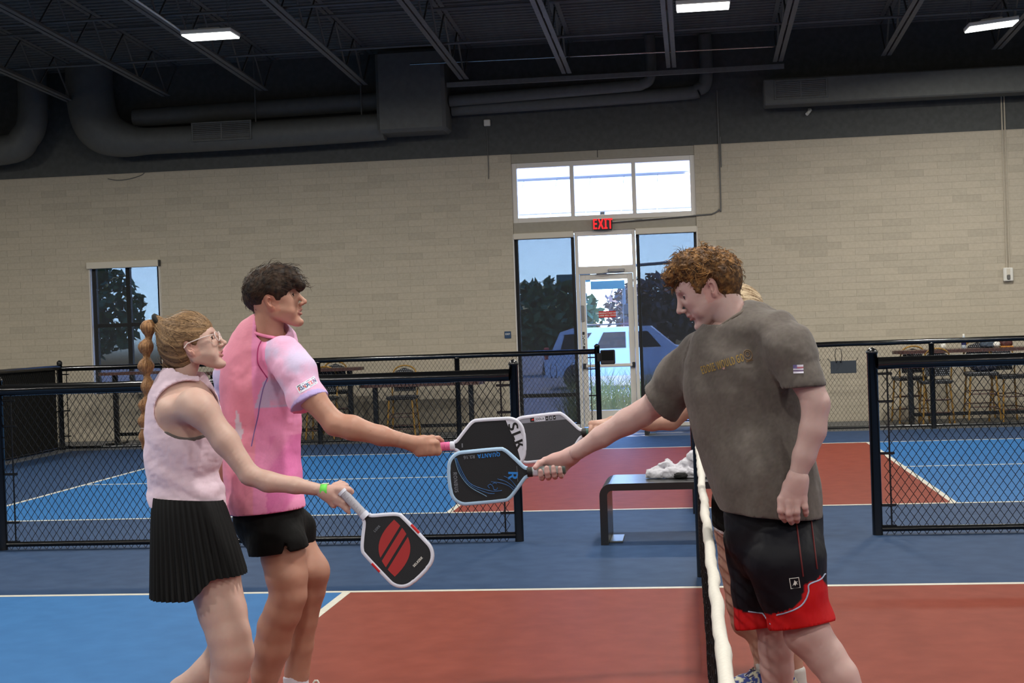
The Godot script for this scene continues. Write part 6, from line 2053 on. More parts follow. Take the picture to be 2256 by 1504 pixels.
	f.bone(c + b * Vector3(0.083, -0.002, 0.03), c + b * Vector3(0.1, -0.09, 0.06), 0.036, 0.06, 0.006, Vector3.ZERO, 1.0, true)
	f.bone(c + b * Vector3(0.083, -0.002, -0.03), c + b * Vector3(0.1, -0.09, -0.06), 0.036, 0.06, 0.006, Vector3.ZERO, 1.0, true)
	f.bone(c + b * Vector3(0.05, -0.012, -0.1), c + b * Vector3(0.08, -0.03, -0.08), 0.032, 0.05, 0.006, Vector3.ZERO, 1.0, true)
	f.ball(c + b * Vector3(-0.002, 0.0, -0.09), Vector3(0.025, 0.036, 0.03), b, 0.008, true)
	var curl := func(p: Vector3) -> float:
		var w := Vector3(grain.get_noise_3d(p.x * 14.0, p.y * 14.0, p.z * 14.0), grain.get_noise_3d(p.x * 14.0 + 9.0, p.y * 14.0, p.z * 14.0), grain.get_noise_3d(p.x * 14.0, p.y * 14.0 + 9.0, p.z * 14.0)) * 0.05
		var q := p + w
		return grain.get_noise_3d(q.x * 40.0, q.y * 40.0, q.z * 40.0) * 1.2
	var crown := b.y
	f.warp(func(p: Vector3) -> float:
		var top := smoothstep(-0.01, 0.05, (p - c).dot(crown))
		return (0.003 + 0.007 * top) * curl.call(p), 0.02)
	var hd := Hide.new()
	hd.base = base
	var dk := lin(Color(0.185, 0.135, 0.10))
	var md := lin(Color(0.42, 0.29, 0.165))
	var lt := lin(Color(0.68, 0.50, 0.29))
	hd.add(f, func(p: Vector3, _n: Vector3) -> Color:
		var t := grain.get_noise_3d(p.x * 34.0, p.y * 34.0, p.z * 34.0) + 0.5 * grain.get_noise_3d(p.x * 95.0, p.y * 95.0, p.z * 95.0)
		return dk.lerp(md.lerp(lt, clampf(t * 0.9, 0.0, 1.0)), clampf(0.6 + 0.8 * t, 0.0, 1.0)))
	var hair := obj("hair", hd.done(), M.hair, who)
	var st := start()
	var locks := func(p, g): return (b.x * 0.5 + g * 0.12 + Vector3(grain.get_noise_3d(p.x * 30.0, p.y * 30.0, 1.0), grain.get_noise_3d(p.x * 30.0, p.y * 30.0, 9.0), grain.get_noise_3d(p.y * 30.0, p.z * 30.0, 5.0)) * 2.2)
	hair_tufts(st, f, c, base, 420, func(p): return (p - c).dot(crown) > 0.04, locks, 0.034, 0.0013, [md, lt, lt.lerp(md, 0.5), dk, md])
	hair_tufts(st, f, c, base, 80, func(p): return (p - c).dot(crown) < 0.045 and (p - c).dot(b.x) < 0.0, func(_p, g): return -crown * 0.8 + g * 0.2, 0.022, 0.0011, [dk, md])
	obj("curls", done(st), M.hair, hair)
	# T-shirt
	f = around([Vector3(-0.164, 1.621, 7.250), Vector3(0.483, 1.595, 7.600), Vector3(0.120, 0.894, 7.400)], 0.05, 0.0075)
	f.bone(Vector3(0.220, 1.542, 7.410), Vector3(0.292, 1.518, 7.460), 0.062, 0.076, 0.03)
	f.chain([[Vector3(0.189, 1.539, 7.380), 0.0614], [Vector3(0.203, 1.472, 7.380), 0.1651], [Vector3(0.199, 1.413, 7.380), 0.1975], [Vector3(0.198, 1.318, 7.390), 0.1983], [Vector3(0.207, 1.216, 7.400), 0.1874], [Vector3(0.230, 1.120, 7.400), 0.1759], [Vector3(0.250, 1.045, 7.410), 0.1687]], 0.03, view, 1.36)
	f.chain([[Vector3(0.231, 1.121, 7.410), 0.1741], [Vector3(0.249, 1.047, 7.430), 0.1680], [Vector3(0.269, 0.975, 7.430), 0.1628], [Vector3(0.278, 0.903, 7.430), 0.1614]], 0.03, view, 1.02)
	var sl := f.crop([Vector3(-0.171, 1.494, 7.200), Vector3(0.071, 1.208, 7.300)], 0.07)
	sl.chain([[Vector3(0.056, 1.450, 7.300), 0.085], [Vector3(-0.016, 1.377, 7.250), 0.082], [Vector3(-0.091, 1.287, 7.215), 0.0760], [Vector3(-0.135, 1.254, 7.200), 0.0760]], 0.03)
	sl.slice(Vector3(-0.090, 1.286, 7.215), Vector3(-0.131, 1.251, 7.200) - Vector3(-0.082, 1.292, 7.215), 0.003)
	f.join(sl, 0.035)
	sl = f.crop([Vector3(0.259, 1.589, 7.500), Vector3(0.471, 1.307, 7.620)], 0.07)
	sl.chain([[Vector3(0.295, 1.510, 7.460), 0.082], [Vector3(0.338, 1.468, 7.530), 0.080], [Vector3(0.379, 1.348, 7.580), 0.0638], [Vector3(0.387, 1.297, 7.590), 0.0615]], 0.03)
	sl.slice(Vector3(0.379, 1.346, 7.580), Vector3(0.05, -1, 0), 0.003)
	f.join(sl, 0.03)
	f.warp(func(p: Vector3) -> float:
		var down := smoothstep(1.45, 0.9, p.y)
		var lean := p.x - 0.22 * (1.3 - p.y)
		var v := sin(lean * 46.0 + 5.0 * grain.get_noise_2d(p.x * 2.0, p.y * 1.2) + 1.0) * (0.35 + 0.65 * down)
		var dgl := sin((p.x * 0.7 + p.y) * 38.0 + 4.0 * grain.get_noise_2d(p.x * 3.0, p.y * 3.0)) * smoothstep(1.22, 1.4, p.y) * 0.6
		return -0.0085 * v * (0.5 + grain.get_noise_2d(p.x * 3.0 + 2.0, p.y * 2.0)) - 0.005 * dgl - 0.006 * grain.get_noise_3d(p.x * 7.0, p.y * 4.0, p.z * 7.0), 0.03)
	# the deep fold that swallows part of the lettering, and the crease under the sleeve
	f.bone(Vector3(0.040, 1.517, 7.660), Vector3(0.058, 1.363, 7.620), 0.004, 0.008, 0.018, Vector3.ZERO, 1.0, true)
	f.bone(Vector3(0.277, 1.487, 7.660), Vector3(0.303, 1.357, 7.660), 0.006, 0.012, 0.02, Vector3.ZERO, 1.0, true)
	f.slice(Vector3(0.271, 0.925, 7.400), Vector3(-0.10, -1, 0), 0.004)
	f.bone(Vector3(0.169, 1.521, 7.385), Vector3(0.113, 1.648, 7.375), 0.068, 0.08, 0.008, view, 0.80, true)
	var brown := lin(Color(0.335, 0.31, 0.295))
	var worn := lin(Color(0.415, 0.385, 0.365))
	hd = Hide.new()
	hd.base = base
	hd.add(f, func(p: Vector3, _n: Vector3) -> Color:
		var t := 0.4 + 0.5 * grain.get_noise_3d(p.x * 9.0, p.y * 6.0, p.z * 9.0) + 0.45 * grain.get_noise_3d(p.x * 60.0, p.y * 60.0, p.z * 60.0) + 0.3 * grain.get_noise_3d(p.x * 200.0, p.y * 200.0, p.z * 200.0)
		return brown.lerp(worn, clampf(t, 0.0, 1.0)))
	var tee := obj("t_shirt", hd.done(), M.cloth, who)
	st = start()
	var pts := []
	var na := (Vector3(0.123, 1.628, 7.375) - Vector3(0.180, 1.535, 7.385)).normalized()
	var nu := na.cross(Vector3.BACK).normalized()
	var nv := na.cross(nu)
	for k in 28:
		var t := TAU * k / 28.0
		pts.append(Vector3(0.161, 1.573, 7.382) + (nu * cos(t) * 0.073 + nv * sin(t) * 0.089) + na * (-0.006) - base)
	tube(st, pts, 0.0068, 8, false, true)
	obj("collar", done(st), mat(Color(0.36, 0.32, 0.29), 0.9), tee)
	# chest lettering, a round emblem and the flag on the sleeve
	var gold := mat(Color(0.53, 0.43, 0.22), 0.85)
	var lx := (Vector3(0.181, 1.446, 7.600) - Vector3(0.054, 1.409, 7.600)).normalized()
	var ly := Vector3(-lx.y, lx.x, 0).normalized()
	var lxf := Transform3D(Basis(lx, ly, lx.cross(ly)), Vector3(0.112, 1.428, 7.750))
	obj("chest_lettering", laid_on(text_mesh("EDDIE WOULD GO", 0.0255, 0.0, 800, "Droid Sans", true), lxf * Transform3D(Basis.from_scale(Vector3(0.48, 1.0, 1)), Vector3(-0.002, 0, 0)), f, view, base, 0.0015), gold, tee)
	var exf := Transform3D(Basis(lx, ly, lx.cross(ly)), Vector3(0.194, 1.455, 7.750))
	st = start()
	for r: float in [0.0165, 0.0085]:
		pts = []
		for k in 22:
			var t := TAU * k / 22.0
			pts.append(f.land(exf * Vector3(cos(t) * r * 0.85, sin(t) * r + (0.003 if r < 0.01 else 0.0), 0), view, 0.001) - base)
		tube(st, pts, 0.0013, 4, false, true)
	for y: float in [-0.018, -0.021]:
		tube(st, [f.land(exf * Vector3(-0.011, y, 0), view, 0.001) - base, f.land(exf * Vector3(0.011, y, 0), view, 0.001) - base], 0.0011, 4)
	obj("chest_emblem", done(st), mat(Color(0.48, 0.38, 0.27), 0.85), tee)
	obj("small_mark", laid_on(text_mesh("*", 0.014, 0.0), Transform3D(lxf.basis, Vector3(0.116, 1.411, 7.750)), f, view, base, 0.0015), mat(Color(0.72, 0.55, 0.52), 0.8), tee)
	var fxf := Transform3D(Basis.IDENTITY, Vector3(0.345, 1.409, 7.900))
	var fl := [[-0.016, 0.016, -0.0145, -0.0085, Color(0.80, 0.78, 0.84)], [-0.016, 0.016, -0.0085, -0.004, Color(0.36, 0.28, 0.42)], [-0.016, 0.016, -0.004, 0.001, Color(0.80, 0.78, 0.84)], [-0.004, 0.016, 0.001, 0.006, Color(0.62, 0.34, 0.40)], [-0.004, 0.016, 0.006, 0.0125, Color(0.80, 0.78, 0.84)], [-0.016, -0.004, 0.001, 0.0125, Color(0.40, 0.36, 0.55)]]
	for q in fl:
		st = start()
		var a := f.land(fxf * Vector3(q[0], q[2], 0), view, 0.004) - base
		var d := f.land(fxf * Vector3(q[1], q[2], 0), view, 0.004) - base
		var e := f.land(fxf * Vector3(q[1], q[3], 0), view, 0.004) - base
		var g := f.land(fxf * Vector3(q[0], q[3], 0), view, 0.004) - base
		quad(st, a, d, e, g)
		obj("sleeve_flag_stripe", done(st), mat(q[4], 0.8), tee)
	# shorts with a red scalloped hem
	f = around([Vector3(0.103, 0.968, 7.250), Vector3(0.463, 1.002, 7.600), Vector3(0.258, 0.512, 7.400)], 0.05, 0.0072)
	f.chain([[Vector3(0.275, 0.984, 7.410), 0.1342], [Vector3(0.274, 0.919, 7.410), 0.1549], [Vector3(0.276, 0.840, 7.410), 0.1584]], 0.03, view, 1.25)
	f.chain([[Vector3(0.211, 0.821, 7.330), 0.100], [Vector3(0.208, 0.739, 7.300), 0.0857], [Vector3(0.217, 0.646, 7.300), 0.0841], [Vector3(0.235, 0.537, 7.300), 0.0903], [Vector3(0.241, 0.479, 7.300), 0.0896]], 0.025)
	f.chain([[Vector3(0.321, 0.833, 7.470), 0.105], [Vector3(0.311, 0.778, 7.500), 0.1231], [Vector3(0.324, 0.692, 7.500), 0.1132], [Vector3(0.349, 0.569, 7.500), 0.1057], [Vector3(0.355, 0.519, 7.500), 0.1038]], 0.025)
	f.warp(func(p: Vector3) -> float:
		return -0.0065 * sin(p.x * 40.0 - p.y * 9.0 + 3.0 * grain.get_noise_2d(p.x * 3.0, p.y * 2.0)) * (0.5 + grain.get_noise_2d(p.x * 4.0, p.y * 1.5)) - 0.005 * grain.get_noise_3d(p.x * 9.0, p.y * 4.0, p.z * 9.0), 0.03)
	f.slice(Vector3(0.254, 0.551, 7.500), Vector3(0.15, -1, 0.13), 0.003)
	var blk := lin(Color(0.068, 0.075, 0.088))
	var red := lin(Color(0.74, 0.06, 0.085))
	var rim := lin(Color(0.62, 0.66, 0.74))
	var wine := lin(Color(0.33, 0.075, 0.085))
	var hem := PackedVector2Array()
	for q in smooth_line([Vector2(0, 0.0), Vector2(0.33, 0.045), Vector2(0.47, 0.085), Vector2(0.545, 0.15), Vector2(0.56, 0.20), Vector2(0.75, 0.215), Vector2(0.82, 0.235), Vector2(0.86, 0.20), Vector2(1.0, 0.10)], 6):
		hem.append(q)
	var nl := Vector3(0.244, 0.613, 7.600)
	var nr := Vector3(0.446, 0.633, 7.600)
	var fl2 := Vector3(0.145, 0.590, 7.350)
	hd = Hide.new()
	hd.base = base
	hd.add(f, func(p: Vector3, n: Vector3) -> Color:
		var t := 1.0 + 0.05 * grain.get_noise_3d(p.x * 150.0, p.y * 150.0, p.z * 150.0)
		var near_leg := p.z > 7.41 and p.x > nl.x - 0.02
		var col := blk
		if near_leg:
			var u := clampf((p.x - nl.x) / (nr.x - nl.x), 0.0, 0.999)
			var i := 0
			while i < hem.size() - 2 and hem[i + 1].x < u:
				i += 1
			var hy := lerpf(hem[i].y, hem[i + 1].y, clampf((u - hem[i].x) / maxf(0.001, hem[i + 1].x - hem[i].x), 0.0, 1.0)) * 0.48
			var y := p.y - lerpf(nl.y, nr.y, u) - hy + 0.0
			if y < 0.0:
				col = red
		elif p.y < fl2.y + (p.x - fl2.x) * -0.1:
			col = red
		return Color(col.r * t, col.g * t, col.b * t))
	var sh := obj("shorts", hd.done(), M.sport_cloth, who)
	st = start()
	pts = []
	for q in hem:
		if q.x < 0.03 or q.x > 0.83:
			continue
		var p := nl.lerp(nr, q.x)
		p.y += q.y * 0.48
		p.z = 7.9
		pts.append(f.land(p, view, 0.0005) - base)
	tube(st, pts, 0.0026, 6)
	obj("piping", done(st), mat(Color(0.66, 0.71, 0.82), 0.6), sh)
	st = start()
	pts = []
	for x: float in [0.012, 0.035, 0.06, 0.085]:
		pts.append(f.land(Vector3(fl2.x + x, fl2.y - x * 0.1, 7.9), view, 0.0005) - base)
	tube(st, pts, 0.0024, 6)
	obj("piping", done(st), mat(Color(0.66, 0.71, 0.82), 0.6), sh)
	for line in [[Vector3(0.316, 0.993, 7.900), Vector3(0.328, 0.870, 7.900), Vector3(0.339, 0.747, 7.900)], [Vector3(0.367, 1.002, 7.900), Vector3(0.374, 0.890, 7.900), Vector3(0.384, 0.767, 7.900)]]:
		st = start()
		pts = []
		for q in smooth_line(line, 8):
			pts.append(f.land(q, view, 0.0005) - base)
		tube(st, pts, 0.0028, 6)
		obj("red_piping", done(st), mat(Color(0.36, 0.06, 0.075), 0.6), sh)
	# square logo above the hem
	var gxf := Transform3D(Basis(Vector3.BACK, 0.12), Vector3(0.312, 0.726, 7.900))
	st = start()
	pts = []
	for q in [[-0.0145, -0.0165], [0.0145, -0.0165], [0.0145, 0.0165], [-0.0145, 0.0165]]:
		pts.append(f.land(gxf * Vector3(q[0], q[1], 0), view, 0.0008) - base)
	tube(st, pts, 0.0019, 5, false, true)
	obj("logo_square", done(st), M.ink_white, sh)
	obj("logo_mark", laid_on(prism_mesh(PackedVector2Array([Vector2(-0.009, -0.009), Vector2(-0.002, 0.003), Vector2(0.0, 0.010), Vector2(0.005, 0.004), Vector2(0.010, 0.005), Vector2(0.005, 0.0), Vector2(0.010, -0.006), Vector2(0.004, -0.003), Vector2(0.0, -0.009), Vector2(-0.003, -0.004)]), 0.0, 0.0005), gxf, f, view, base, 0.0012), M.ink_white, sh)
	var sock := cloth_paint(Color(0.82, 0.81, 0.82), 0.04)
	var h1 := Vector3(0.272, 0.000, 7.332)
	shoe(who, base, Vector3(h1.x + 0.04, 0, 7.26), Vector3(h1.x - 0.24, 0, 7.32), Vector3.UP, sock, M.white_plastic)
	shoe(who, base, Vector3(0.596, 0.154, 7.570), Vector3(0.481, 0.031, 7.570), Vector3(-0.7, 0.71, 0).normalized(), sock, M.white_plastic)

# ---------------------------------------------------------------- the woman half hidden behind the man
func make_woman() -> void:
	var base := Vector3(0.238, 0.000, 6.201)
	var who := thing("person", "woman mostly hidden behind the man, blond streaked hair, black shorts and blue patterned shoes", "person", base)
	var view := Vector3(0.05, 0, -1.0)
	var c := Vector3(0.210, 1.578, 6.200)
	var b := Basis(Vector3.UP, deg_to_rad(186)) * Basis(Vector3.BACK, deg_to_rad(-12))
	var tone := Color(0.72, 0.565, 0.50)
	var hide := Hide.new()
	hide.base = base
	var f := around([Vector3(-0.389, 1.483, 6.100), Vector3(0.377, 1.463, 6.400), Vector3(0.281, 0.000, 6.275), Vector3(0.361, 0.065, 6.200)], 0.09, 0.012)
	f.chain([[Vector3(0.225, 1.446, 6.200), 0.0512], [Vector3(0.246, 1.370, 6.200), 0.1210], [Vector3(0.245, 1.200, 6.200), 0.1071], [Vector3(0.240, 1.049, 6.200), 0.0885], [Vector3(0.239, 0.898, 6.200), 0.1118], [Vector3(0.236, 0.804, 6.200), 0.1118]], 0.03, view, 1.3)
	f.chain([[Vector3(0.154, 1.350, 6.100), 0.052], [Vector3(0.026, 1.228, 6.080), 0.042], [Vector3(-0.076, 1.150, 6.080), 0.038]], 0.03)
	f.chain([[Vector3(-0.076, 1.150, 6.080), 0.038], [Vector3(-0.159, 1.147, 6.090), 0.036], [Vector3(-0.322, 1.155, 6.120), 0.0235]], 0.02)
	f.chain([[Vector3(0.323, 1.353, 6.320), 0.05], [Vector3(0.356, 1.168, 6.340), 0.042], [Vector3(0.328, 1.024, 6.360), 0.036], [Vector3(0.259, 0.901, 6.400), 0.024], [Vector3(0.230, 0.830, 6.410), 0.02]], 0.02)
	f.chain([[Vector3(0.192, 0.796, 6.130), 0.09], [Vector3(0.164, 0.686, 6.130), 0.0711], [Vector3(0.173, 0.549, 6.140), 0.0670], [Vector3(0.189, 0.379, 6.150), 0.0574], [Vector3(0.203, 0.298, 6.150), 0.052], [Vector3(0.256, 0.273, 6.150), 0.0582], [Vector3(0.274, 0.199, 6.160), 0.0469], [Vector3(0.275, 0.115, 6.170), 0.036], [Vector3(0.277, 0.058, 6.170), 0.036]], 0.02)
	f.chain([[Vector3(0.289, 0.811, 6.270), 0.09], [Vector3(0.345, 0.569, 6.280), 0.074], [Vector3(0.356, 0.378, 6.300), 0.055], [Vector3(0.376, 0.257, 6.300), 0.054], [Vector3(0.396, 0.108, 6.300), 0.035], [Vector3(0.401, 0.067, 6.300), 0.036]], 0.02)
	hide.add(f, skin_paint(tone))
	f = Field.new(Vector3(-0.490, 1.041, 6.000), Vector3(-0.246, 1.236, 6.250), 0.0036)
	var ga := (Vector3(-0.474, 1.122, 6.170) - Vector3(-0.359, 1.104, 6.170)).normalized()
	var gn := Vector3(0, 0.75, -0.66)
	gn = (gn - ga * ga.dot(gn)).normalized()
	var gt := ga.cross(gn).normalized()
	if gt.z < 0:
		gt = -gt
	f.bone(Vector3(-0.283, 1.154, 6.120), Vector3(-0.321, 1.155, 6.125), 0.024, 0.0235, 0.01)
	grip(f, Vector3(-0.321, 1.156, 6.130), Vector3(-0.382, 1.115, 6.165), ga, gn, gt, 0.0175, 0.95, {"curl": [140.0, 150.0, 150.0, 150.0]})
	hide.add(f, skin_paint(tone))
	head_into(hide, c, b, Vector3(0.253, 1.417, 6.200), 0.05, tone, Color(0.66, 0.40, 0.38), {"size": 0.95})
	obj("body", hide.done(), M.skin, who)
	f = Field.new(c - Vector3.ONE * 0.2, c + Vector3.ONE * 0.2, 0.0046)
	f.ball(c + b * Vector3(-0.008, 0.05, 0), Vector3(0.108, 0.094, 0.085), b, 0.01)
	f.bone(c + b * Vector3(-0.06, 0.03, 0), c + b * Vector3(-0.11, -0.05, 0), 0.06, 0.03, 0.03)
	f.bone(c + b * Vector3(0.06, 0.02, 0.06), Vector3(0.085, 1.541, 6.260), 0.016, 0.009, 0.02)
	f.bone(c + b * Vector3(0.06, 0.02, -0.06), Vector3(0.085, 1.542, 6.300), 0.016, 0.012, 0.02)
	f.bone(Vector3(0.085, 1.549, 6.300), Vector3(0.053, 1.494, 6.300), 0.012, 0.006, 0.01)
	f.bone(c + b * Vector3(0.09, 0.01, 0.0), c + b * Vector3(0.12, -0.09, 0.0), 0.03, 0.055, 0.012, b.z, 0.5, true)
	var back := c + b * Vector3(-0.16, 0.0, 0)
	var lock := func(p: Vector3) -> float:
		var q: Vector3 = p - back
		return grain.get_noise_2d(atan2(q.y, q.z) * 14.0, q.length() * 8.0)
	f.warp(func(p): return 0.003 * lock.call(p), 0.012)
	var hd := Hide.new()
	hd.base = base
	var dk := lin(Color(0.40, 0.30, 0.20))
	var lt := lin(Color(0.78, 0.70, 0.58))
	hd.add(f, func(p: Vector3, _n: Vector3) -> Color: return dk.lerp(lt, clampf(0.5 + 1.3 * lock.call(p), 0.0, 1.0)))
	obj("hair", hd.done(), M.hair, who)
	f = around([Vector3(0.110, 1.467, 6.100), Vector3(0.377, 1.463, 6.400), Vector3(0.235, 0.872, 6.300)], 0.06, 0.01)
	f.chain([[Vector3(0.238, 1.431, 6.200), 0.0932], [Vector3(0.247, 1.360, 6.200), 0.1303], [Vector3(0.246, 1.200, 6.200), 0.1192], [Vector3(0.241, 1.049, 6.200), 0.1043], [Vector3(0.240, 0.851, 6.200), 0.1211]], 0.03, view, 1.25)
	f.slice(Vector3(0.238, 0.860, 6.200), Vector3.DOWN, 0.004)
	f.bone(Vector3(0.238, 1.408, 6.200), Vector3(0.213, 1.503, 6.200), 0.055, 0.06, 0.008, Vector3.ZERO, 1.0, true)
	obj("top", cloth(f, base, cloth_paint(Color(0.12, 0.12, 0.13))), M.cloth, who)
	f = around([Vector3(0.073, 0.905, 6.050), Vector3(0.395, 0.935, 6.400), Vector3(0.228, 0.649, 6.300)], 0.06, 0.008)
	f.chain([[Vector3(0.235, 0.894, 6.200), 0.1379], [Vector3(0.231, 0.804, 6.200), 0.1426], [Vector3(0.236, 0.728, 6.200), 0.1463], [Vector3(0.241, 0.662, 6.200), 0.1397]], 0.03, view, 1.1)
	f.slice(Vector3(0.139, 0.696, 6.200), Vector3(-0.35, -1, 0), 0.004)
	obj("shorts", cloth(f, base, cloth_paint(Color(0.065, 0.065, 0.07))), M.black_cloth, who)
	f = around([Vector3(0.068, 0.750, 6.050), Vector3(0.390, 0.789, 6.400), Vector3(0.228, 0.649, 6.300)], 0.06, 0.007)
	f.chain([[Vector3(0.232, 0.747, 6.200), 0.1472], [Vector3(0.240, 0.652, 6.200), 0.1453]], 0.03, view, 1.1)
	f.slice(Vector3(0.121, 0.690, 6.200), Vector3(-0.35, -1, 0), 0.003)
	f.slice(Vector3(0.121, 0.715, 6.200), Vector3(0.35, 1, 0), 0.003)
	obj("white_hem", cloth(f, base, cloth_paint(Color(0.84, 0.82, 0.83))), M.cloth, who)
	# ankle socks and patterned shoes
	for e in [[Vector3(0.277, 0.125, 6.170), Vector3(0.277, 0.058, 6.170)], [Vector3(0.397, 0.130, 6.300), Vector3(0.401, 0.067, 6.300)]]:
		f = around([e[0], e[1]], 0.08, 0.006)
		f.bone(e[0], e[1], 0.042, 0.042, 0.01)
		f.slice(e[0] + Vector3(0, 0.02, 0), Vector3.UP, 0.004)
		obj("sock", cloth(f, base, cloth_paint(Color(0.74, 0.73, 0.72))), M.cloth, who)
	var blue := lin(Color(0.18, 0.23, 0.50))
	var cream := lin(Color(0.75, 0.74, 0.66))
	var pattern := func(p: Vector3, _n: Vector3) -> Color:
		var t := grain.get_noise_3d(p.x * 45.0, p.y * 60.0, p.z * 45.0)
		return blue if t > -0.05 else cream
	shoe(who, base, Vector3(base.x + 0.055, 0, 6.17), Vector3(base.x - 0.2, 0, 6.24), Vector3.UP, pattern, M.white_plastic)
	shoe(who, base, Vector3(base.x + 0.19, 0, 6.3), Vector3(base.x - 0.06, 0, 6.36), Vector3.UP, pattern, M.white_plastic)
	var st := start()
	var kn := Vector3(0.237, 0.130, 6.280) - base
	tube(st, [kn, kn + Vector3(-0.022, -0.002, 0.01), kn + Vector3(-0.042, -0.018, 0.015), kn + Vector3(-0.03, -0.028, 0.012), kn + Vector3(-0.008, -0.018, 0.005)], 0.003, 6)
	obj("lace", done(st), mat(Color(0.20, 0.18, 0.32), 0.7), who)

# ---------------------------------------------------------------- the four paddles
# local frame: +x towards the tip, +y across the face, +z out of the face we see
func make_paddle(called_label: String, throat: Vector3, tip: Vector3, face_out: Vector3, width: float, corner: float, rim_mat: Material, face_mat: Material) -> Node3D:
	var o := thing("pickleball_paddle", called_label, "paddle", throat, "pickleball paddles")
	var x := (tip - throat).normalized()
	var y := face_out.cross(x).normalized()
	o.basis = Basis(x, y, x.cross(y))
	var n := throat.distance_to(tip)
	var outline := paddle_outline(n, width, corner)
	obj("core", prism_mesh(outline, -0.006, 0.006, Transform3D.IDENTITY, true), face_mat, o)
	var pts := []
	for q in outline:
		pts.append(Vector3(q.x, q.y, 0))
	var st := start()
	st.set_smooth_group(0)
	var m := pts.size()
	var prof := [Vector2(0.0085, 0.0068), Vector2(0.004, 0.0076), Vector2(-0.0022, 0.0072), Vector2(-0.0042, 0.004), Vector2(-0.0046, 0.0), Vector2(-0.0042, -0.004), Vector2(-0.0022, -0.0072), Vector2(0.004, -0.0076), Vector2(0.0085, -0.0068)]
	for i in m - 1:
		var d0: Vector3 = (pts[mini(i + 1, m - 1)] - pts[maxi(i - 1, 0)]).normalized()
		var d1: Vector3 = (pts[mini(i + 2, m - 1)] - pts[i]).normalized()
		var n0 := Vector3(-d0.y, d0.x, 0)
		var n1 := Vector3(-d1.y, d1.x, 0)
		for k in prof.size() - 1:
			var a: Vector2 = prof[k]
			var b: Vector2 = prof[k + 1]
			quad(st, pts[i] + n0 * a.x + Vector3(0, 0, a.y), pts[i] + n0 * b.x + Vector3(0, 0, b.y), pts[i + 1] + n1 * b.x + Vector3(0, 0, b.y), pts[i + 1] + n1 * a.x + Vector3(0, 0, a.y))
	obj("edge_guard", done(st), rim_mat, o)
	return o

# from the throat round the tip and back, anticlockwise
func paddle_outline(n: float, width: float, corner: float) -> PackedVector2Array:
	var h := width * 0.5
	var half := smooth_line([Vector2(0.0, -0.017), Vector2(0.012, -0.022), Vector2(0.045, -h * 0.62), Vector2(0.075, -h * 0.93), Vector2(0.105, -h), Vector2(n - corner, -h * 1.0)], 6)
	for k in range(1, 11):
		var t := PI / 2 * k / 10.0
		half.append(Vector2(n - corner + corner * sin(t) * 1.0, -h + corner - corner * cos(t)))
	half.append(Vector2(n + 0.002, -h * 0.3))
	var out := PackedVector2Array()
	for q in half:
		out.append(q)
	out.append(Vector2(n + 0.003, 0))
	for k in range(half.size() - 1, -1, -1):
		out.append(Vector2(half[k].x, -half[k].y))
	return out

func add_handle(o: Node3D, length: float, grip_mat: Material, collar_mat: Material, wraps: bool, cap_mat: Material) -> void:
	var poly := PackedVector2Array()
	for k in 16:
		var t := TAU * k / 16.0
		poly.append(Vector2(0.0165 * signf(cos(t)) * pow(absf(cos(t)), 0.75), 0.0145 * signf(sin(t)) * pow(absf(sin(t)), 0.75)))
	var ax := Basis(Vector3(0, 1, 0), Vector3(0, 0, 1), Vector3(1, 0, 0))
	var g := obj("handle", prism_mesh(poly, -length + 0.01, -0.012, Transform3D(ax, Vector3.ZERO), true), grip_mat, o)
	if wraps:
		var st := start()
		var helix := []
		var turns := int(length / 0.017)
		for k in turns * 14 + 1:
			var t := TAU * k / 14.0
			helix.append(Vector3(-length + 0.014 + 0.0165 * k / 14.0, 0.0168 * cos(t), 0.0149 * sin(t)))
		tube(st, helix, 0.0012, 4)
		obj("grip_seam", done(st), grip_mat, g)
	var big := PackedVector2Array()
	for q in poly:
		big.append(q * 1.1)
	obj("collar", prism_mesh(big, -0.016, 0.003, Transform3D(ax, Vector3.ZERO), true), collar_mat, o)
	obj("butt_cap", prism_mesh(big, -length, -length + 0.011, Transform3D(ax, Vector3.ZERO), true), cap_mat, o)

func face_art(o: Node3D, called: String, poly: Array, m: Material, z := 0.0064) -> MeshInstance3D:
	var p := PackedVector2Array()
	for q in poly:
		p.append(q)
	return obj(called, prism_mesh(p, 0.0055, z), m, o)

func face_line(o: Node3D, called: String, pts: Array, r: float, m: Material) -> void:
	var st := start()
	var l := []
	for q in smooth_line(pts, 6):
		l.append(Vector3(q.x, q.y, 0.0062))
	tube(st, l, r, 5)
	obj(called, done(st), m, o)

func face_text(o: Node3D, called: String, words: String, at: Vector2, height: float, turn: float, m: Material, wide := 1.0, bold := 700, italic := false) -> void:
	var t := obj(called, text_mesh(words, height, 0.0006, bold, "Droid Sans", italic), m, o)
	t.transform = Transform3D(Basis(Vector3.BACK, deg_to_rad(turn)) * Basis.from_scale(Vector3(wide, 1, 1)), Vector3(at.x, at.y, 0.0065))

